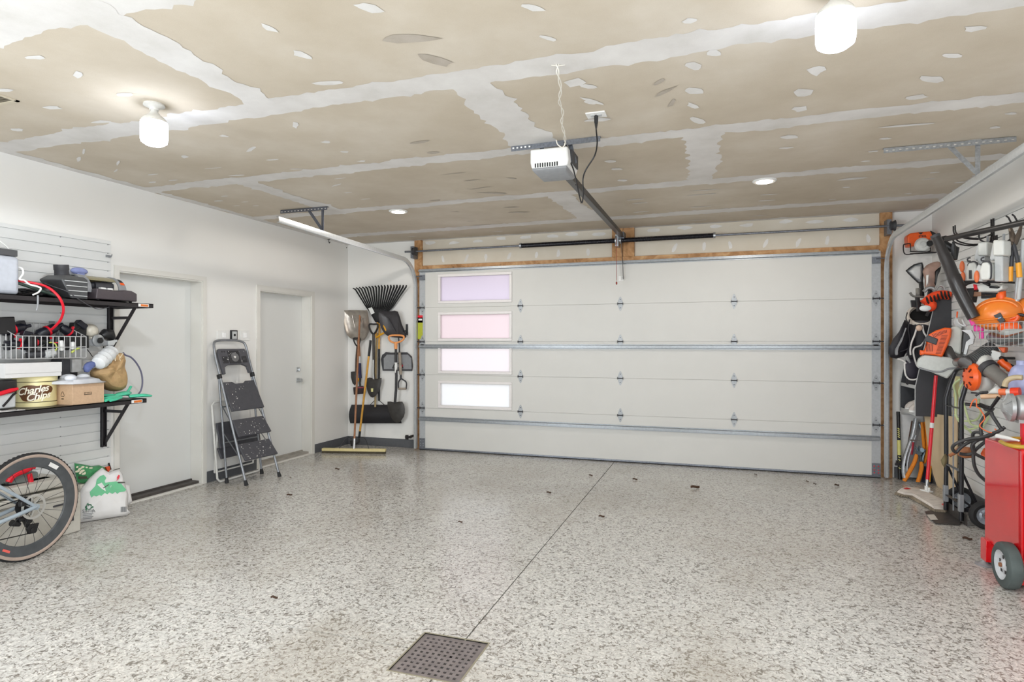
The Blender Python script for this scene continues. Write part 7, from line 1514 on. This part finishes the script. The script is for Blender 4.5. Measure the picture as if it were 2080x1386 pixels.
# hoses on and around the cart
Eq = PL(RE(320, 500), o=.38, n=(-.5, -.87, 0)); E = lambda x, y, e=0: Eq(RE(x, y), e)
BH_ = mat('black rubber hose', '3a3a3b', .45, var=.1)
def hose(label, pts, r=.0115, m_=BH_, n=6, name='rubber_hose', cat='hose', group='black hoses by the red cart'):
    mb = MB(); mb.tube(smooth_path(pts, n), r, 10); return tag(obj(name, mb, m_), label, cat, group)
hose('black hose looping from the pump around the hand truck rail', [E(*p, q_) for p, q_ in (((600, 430), .1), ((520, 480), .1), ((420, 520), .08), ((310, 550), .06), ((230, 600), .06), ((190, 640), .07), ((170, 600), .1), ((210, 560), .12), ((310, 525), .1), ((420, 510), .1), ((540, 465), .12), ((590, 445), .12))])
hose('black hose hanging in a long loop behind the red cart', [E(*p, q_) for p, q_ in (((440, 545), .04), ((380, 590), .03), ((325, 650), .02), ((325, 740), .02), ((350, 820), .0), ((400, 880), -.02), ((450, 920), -.03))], group=None)
hose('black hose arching up to the pump motor', [E(*p, q_) for p, q_ in (((395, 510), .05), ((390, 420), .05), ((420, 350), .06), ((480, 310), .08), ((500, 340), .1), ((540, 400), .1), ((575, 455), .1))], group=None)
hose('black hose curving low past the red cart edge', [E(*p, q_) for p, q_ in (((460, 530), .05), ((370, 540), .06), ((320, 590), .06), ((340, 650), .05), ((400, 690), .03), ((450, 715), .02))], group=None)
hose('black hose coiled between hand truck and red cart', [E(*p, q_) for p, q_ in (((200, 660), .0), ((260, 670), -.02), ((310, 650), -.02), ((310, 560), .0), ((320, 490), .02), ((370, 480), .03), ((400, 500), .03))], group=None)
CT = lambda x, y: on_z(*RE(x, y), .84)
hose('yellow brown hose lying on top of the red cart', [CT(*p) for p in ((540, 560), (590, 585), (660, 600), (740, 605), (800, 600))], .012, mat('yellow brown hose', 'b8952e', .4), name='yellow_hose', group=None)
hose('yellow brown hose at the back of the red cart top', [CT(*p) for p in ((570, 534), (640, 532), (740, 534), (800, 536))], .010, mat('yellow brown hose', 'b8952e', .4), name='yellow_hose', group=None)
m = MB(); m.tube([CT(512, 540)+V((0, 0, .02)), CT(600, 560)+V((0, 0, .02)), CT(690, 580)+V((0, 0, .02))], [.014, .013, .006], 10); tag(obj('white_nozzle', m, WHITE), 'white nozzle lying on top of the red cart', 'nozzle')
m = MB(); p = V((1.95, cv0-.015, .76)); q = random.Random(6)
for k_ in range(9): m.ell(p+V((q.uniform(-.02, .1), q.uniform(-.03, 0), q.uniform(-.05, .03))), (.022, .018, .02), n=8, m=6)
m.box((p.x-.0, cv0-.018, p.z-.03), (p.x+.1, cv0-.012, p.z+.02)); tag(obj('red_flowers', m, mat('pink red cloth', 'e2556a', .6, var=.3)), 'crumpled pink red rag hanging on the front of the red cart', 'rag')
# pale green garden hose and cream pole behind the hand truck
GH = mat('pale green hose', 'c8d6a4', .4, var=.04); Gq = PL(RE(200, 300), o=.14, n=(-.96, -.28, 0)); GG = lambda x, y, e=0: Gq(RE(x, y), e)
m = MB()
for pts in (((210, 40), (170, 90), (155, 170), (165, 270), (200, 370), (250, 450), (300, 500)), ((240, 60), (215, 150), (225, 260), (260, 350), (320, 420), (390, 440)), ((160, 340), (230, 385), (310, 385), (370, 330), (380, 260), (350, 210)), ((220, 420), (290, 460), (380, 420), (430, 350), (420, 260))):
    m.tube(smooth_path([GG(*p, .02*math.sin(i*2)) for i, p in enumerate(pts)], 6), .0085, 8)
tag(obj('garden_hose', m, GH), 'pale green garden hose hanging in loose coils behind the hand truck', 'hose')
m = MB(); m.bar(GG(155, 20, -.03), GG(130, 340, -.03), .035, .02, YA); tag(obj('cream_lath', m, mat('cream lath', 'cfc592', .5), bevel=.003), 'cream coloured lath hanging behind the hand truck handle', 'lath')
hose('thin orange twine hanging over the black hoses', [E(*p, .12) for p in ((320, 270), (340, 220), (370, 200), (375, 260), (400, 280), (440, 355), (400, 420), (480, 470), (540, 465), (520, 440))], .004, mat('orange twine', 'e8703c', .6), name='orange_twine', cat='twine', group=None)
# horizontal pole tool under the handheld blower
Iq = PL(RI(400, 680), o=.28, n=(-.62, -.78, 0)); I_ = lambda x, y, e=0: Iq(RI(x, y), e)
t = thing('pole_saw', 'horizontal tool with tan shaft, white cone and orange red collar above the pump', 'pole tool', I_(450, 690))
m = MB(); m.tube([I_(200, 700), I_(440, 690)], .017, 12); obj('tan_shaft', m, mat('tan shaft skin', 'dcb592', .5), t)
m = MB(); puff(m, [I_(*p) for p in ((275, 670), (320, 620), (390, 565), (440, 600), (445, 665))], Iq.n, .035, .035); obj('white_cone', m, WPL, t)
m = MB(); m.tube([I_(430, 640, .01), I_(515, 640, .01)], .024, 12); m.slot(1); m.tube([I_(515, 640, .01), I_(575, 640, .01)], .02, 12); m.slot(2); m.tube([I_(575, 642, .01), I_(680, 640, .01)], .031, 14); obj('collar', m, [mat('coral orange', 'f0794a', .45), WHITE, mat('vivid orange red', 'f0411f', .4)], t)
m = MB(); m.tube([I_(440, 692, -.02), I_(760, 700, -.02)], .010, 8); m.slot(1); m.tube([I_(600, 712, .0), I_(780, 720, .0)], .018, 10); obj('rear_shaft', m, [LGREY, DGREY], t)
m = MB(); m.tube(smooth_path([I_(130, 690), I_(190, 650), I_(280, 640)], 4), .007, 6); m.tube([I_(40, 655, -.05), I_(160, 665, -.05), I_(290, 655, -.05)], .006, 6); obj('guard_wire', m, BLKM, t)
hose('tan hose arching into the handheld blower tube at the right edge', [I_(*p, .08) for p in ((540, 570), (560, 510), (610, 475), (680, 460), (760, 462))], .018, mat('tan clear hose', 'bfae8c', .35), name='tan_hose', group=None)
m = MB(); m.tube([I_(10, 790, -.0), I_(130, 800, .0), I_(330, 840, .0)], .02, 8, flat=.6); m.prism([I_(*p, -.02) for p in ((150, 780), (330, 850), (300, 890), (230, 880))], Iq.n*-.04); m.tube([I_(210, 800, .03), I_(350, 840, .05), I_(450, 700, .05)], .012, 8); tag(obj('black_bracket', m, BLK), 'black wall bracket with grey arm between the green hose and pump motor', 'bracket')
hose('thin grey cable looping on the slatted wall above the cart', [I_(*p, -.1) for p in ((590, 1030), (650, 1020), (700, 1050), (725, 1110), (740, 1180))], .005, GREY, name='grey_cable', cat='cable', group=None)
m = MB(); puff(m, [E(*p, -.1) for p in ((130, 640), (170, 610), (260, 620), (300, 660), (280, 710), (220, 715), (160, 690))], Eq.n, .04, .03); m.tube([E(150, 660, -.1), E(90, 690, -.08)], .012, 8); tag(obj('leather_pouch', m, mat('brown leather', 'a66a44', .6, var=.1)), 'brown leather pouch hanging behind the hand truck rails', 'pouch')
m = MB(); puff(m, [E(*p, -.02) for p in ((40, 715), (75, 660), (95, 690), (90, 740), (70, 780), (50, 750))], Eq.n, .03, .03); tag(obj('olive_rag', m, mat('olive cloth', '6e6446', .8)), 'small olive rag on the left rail of the hand truck', 'rag')
m = MB(); m.prism([E(*p, -.06) for p in ((355, 670), (385, 620), (435, 700), (432, 730), (380, 710))], Eq.n*-.04); tag(obj('orange_part', m, ORANGE, bevel=.006), 'orange plastic piece seen between the black hoses and the red cart', 'tool')
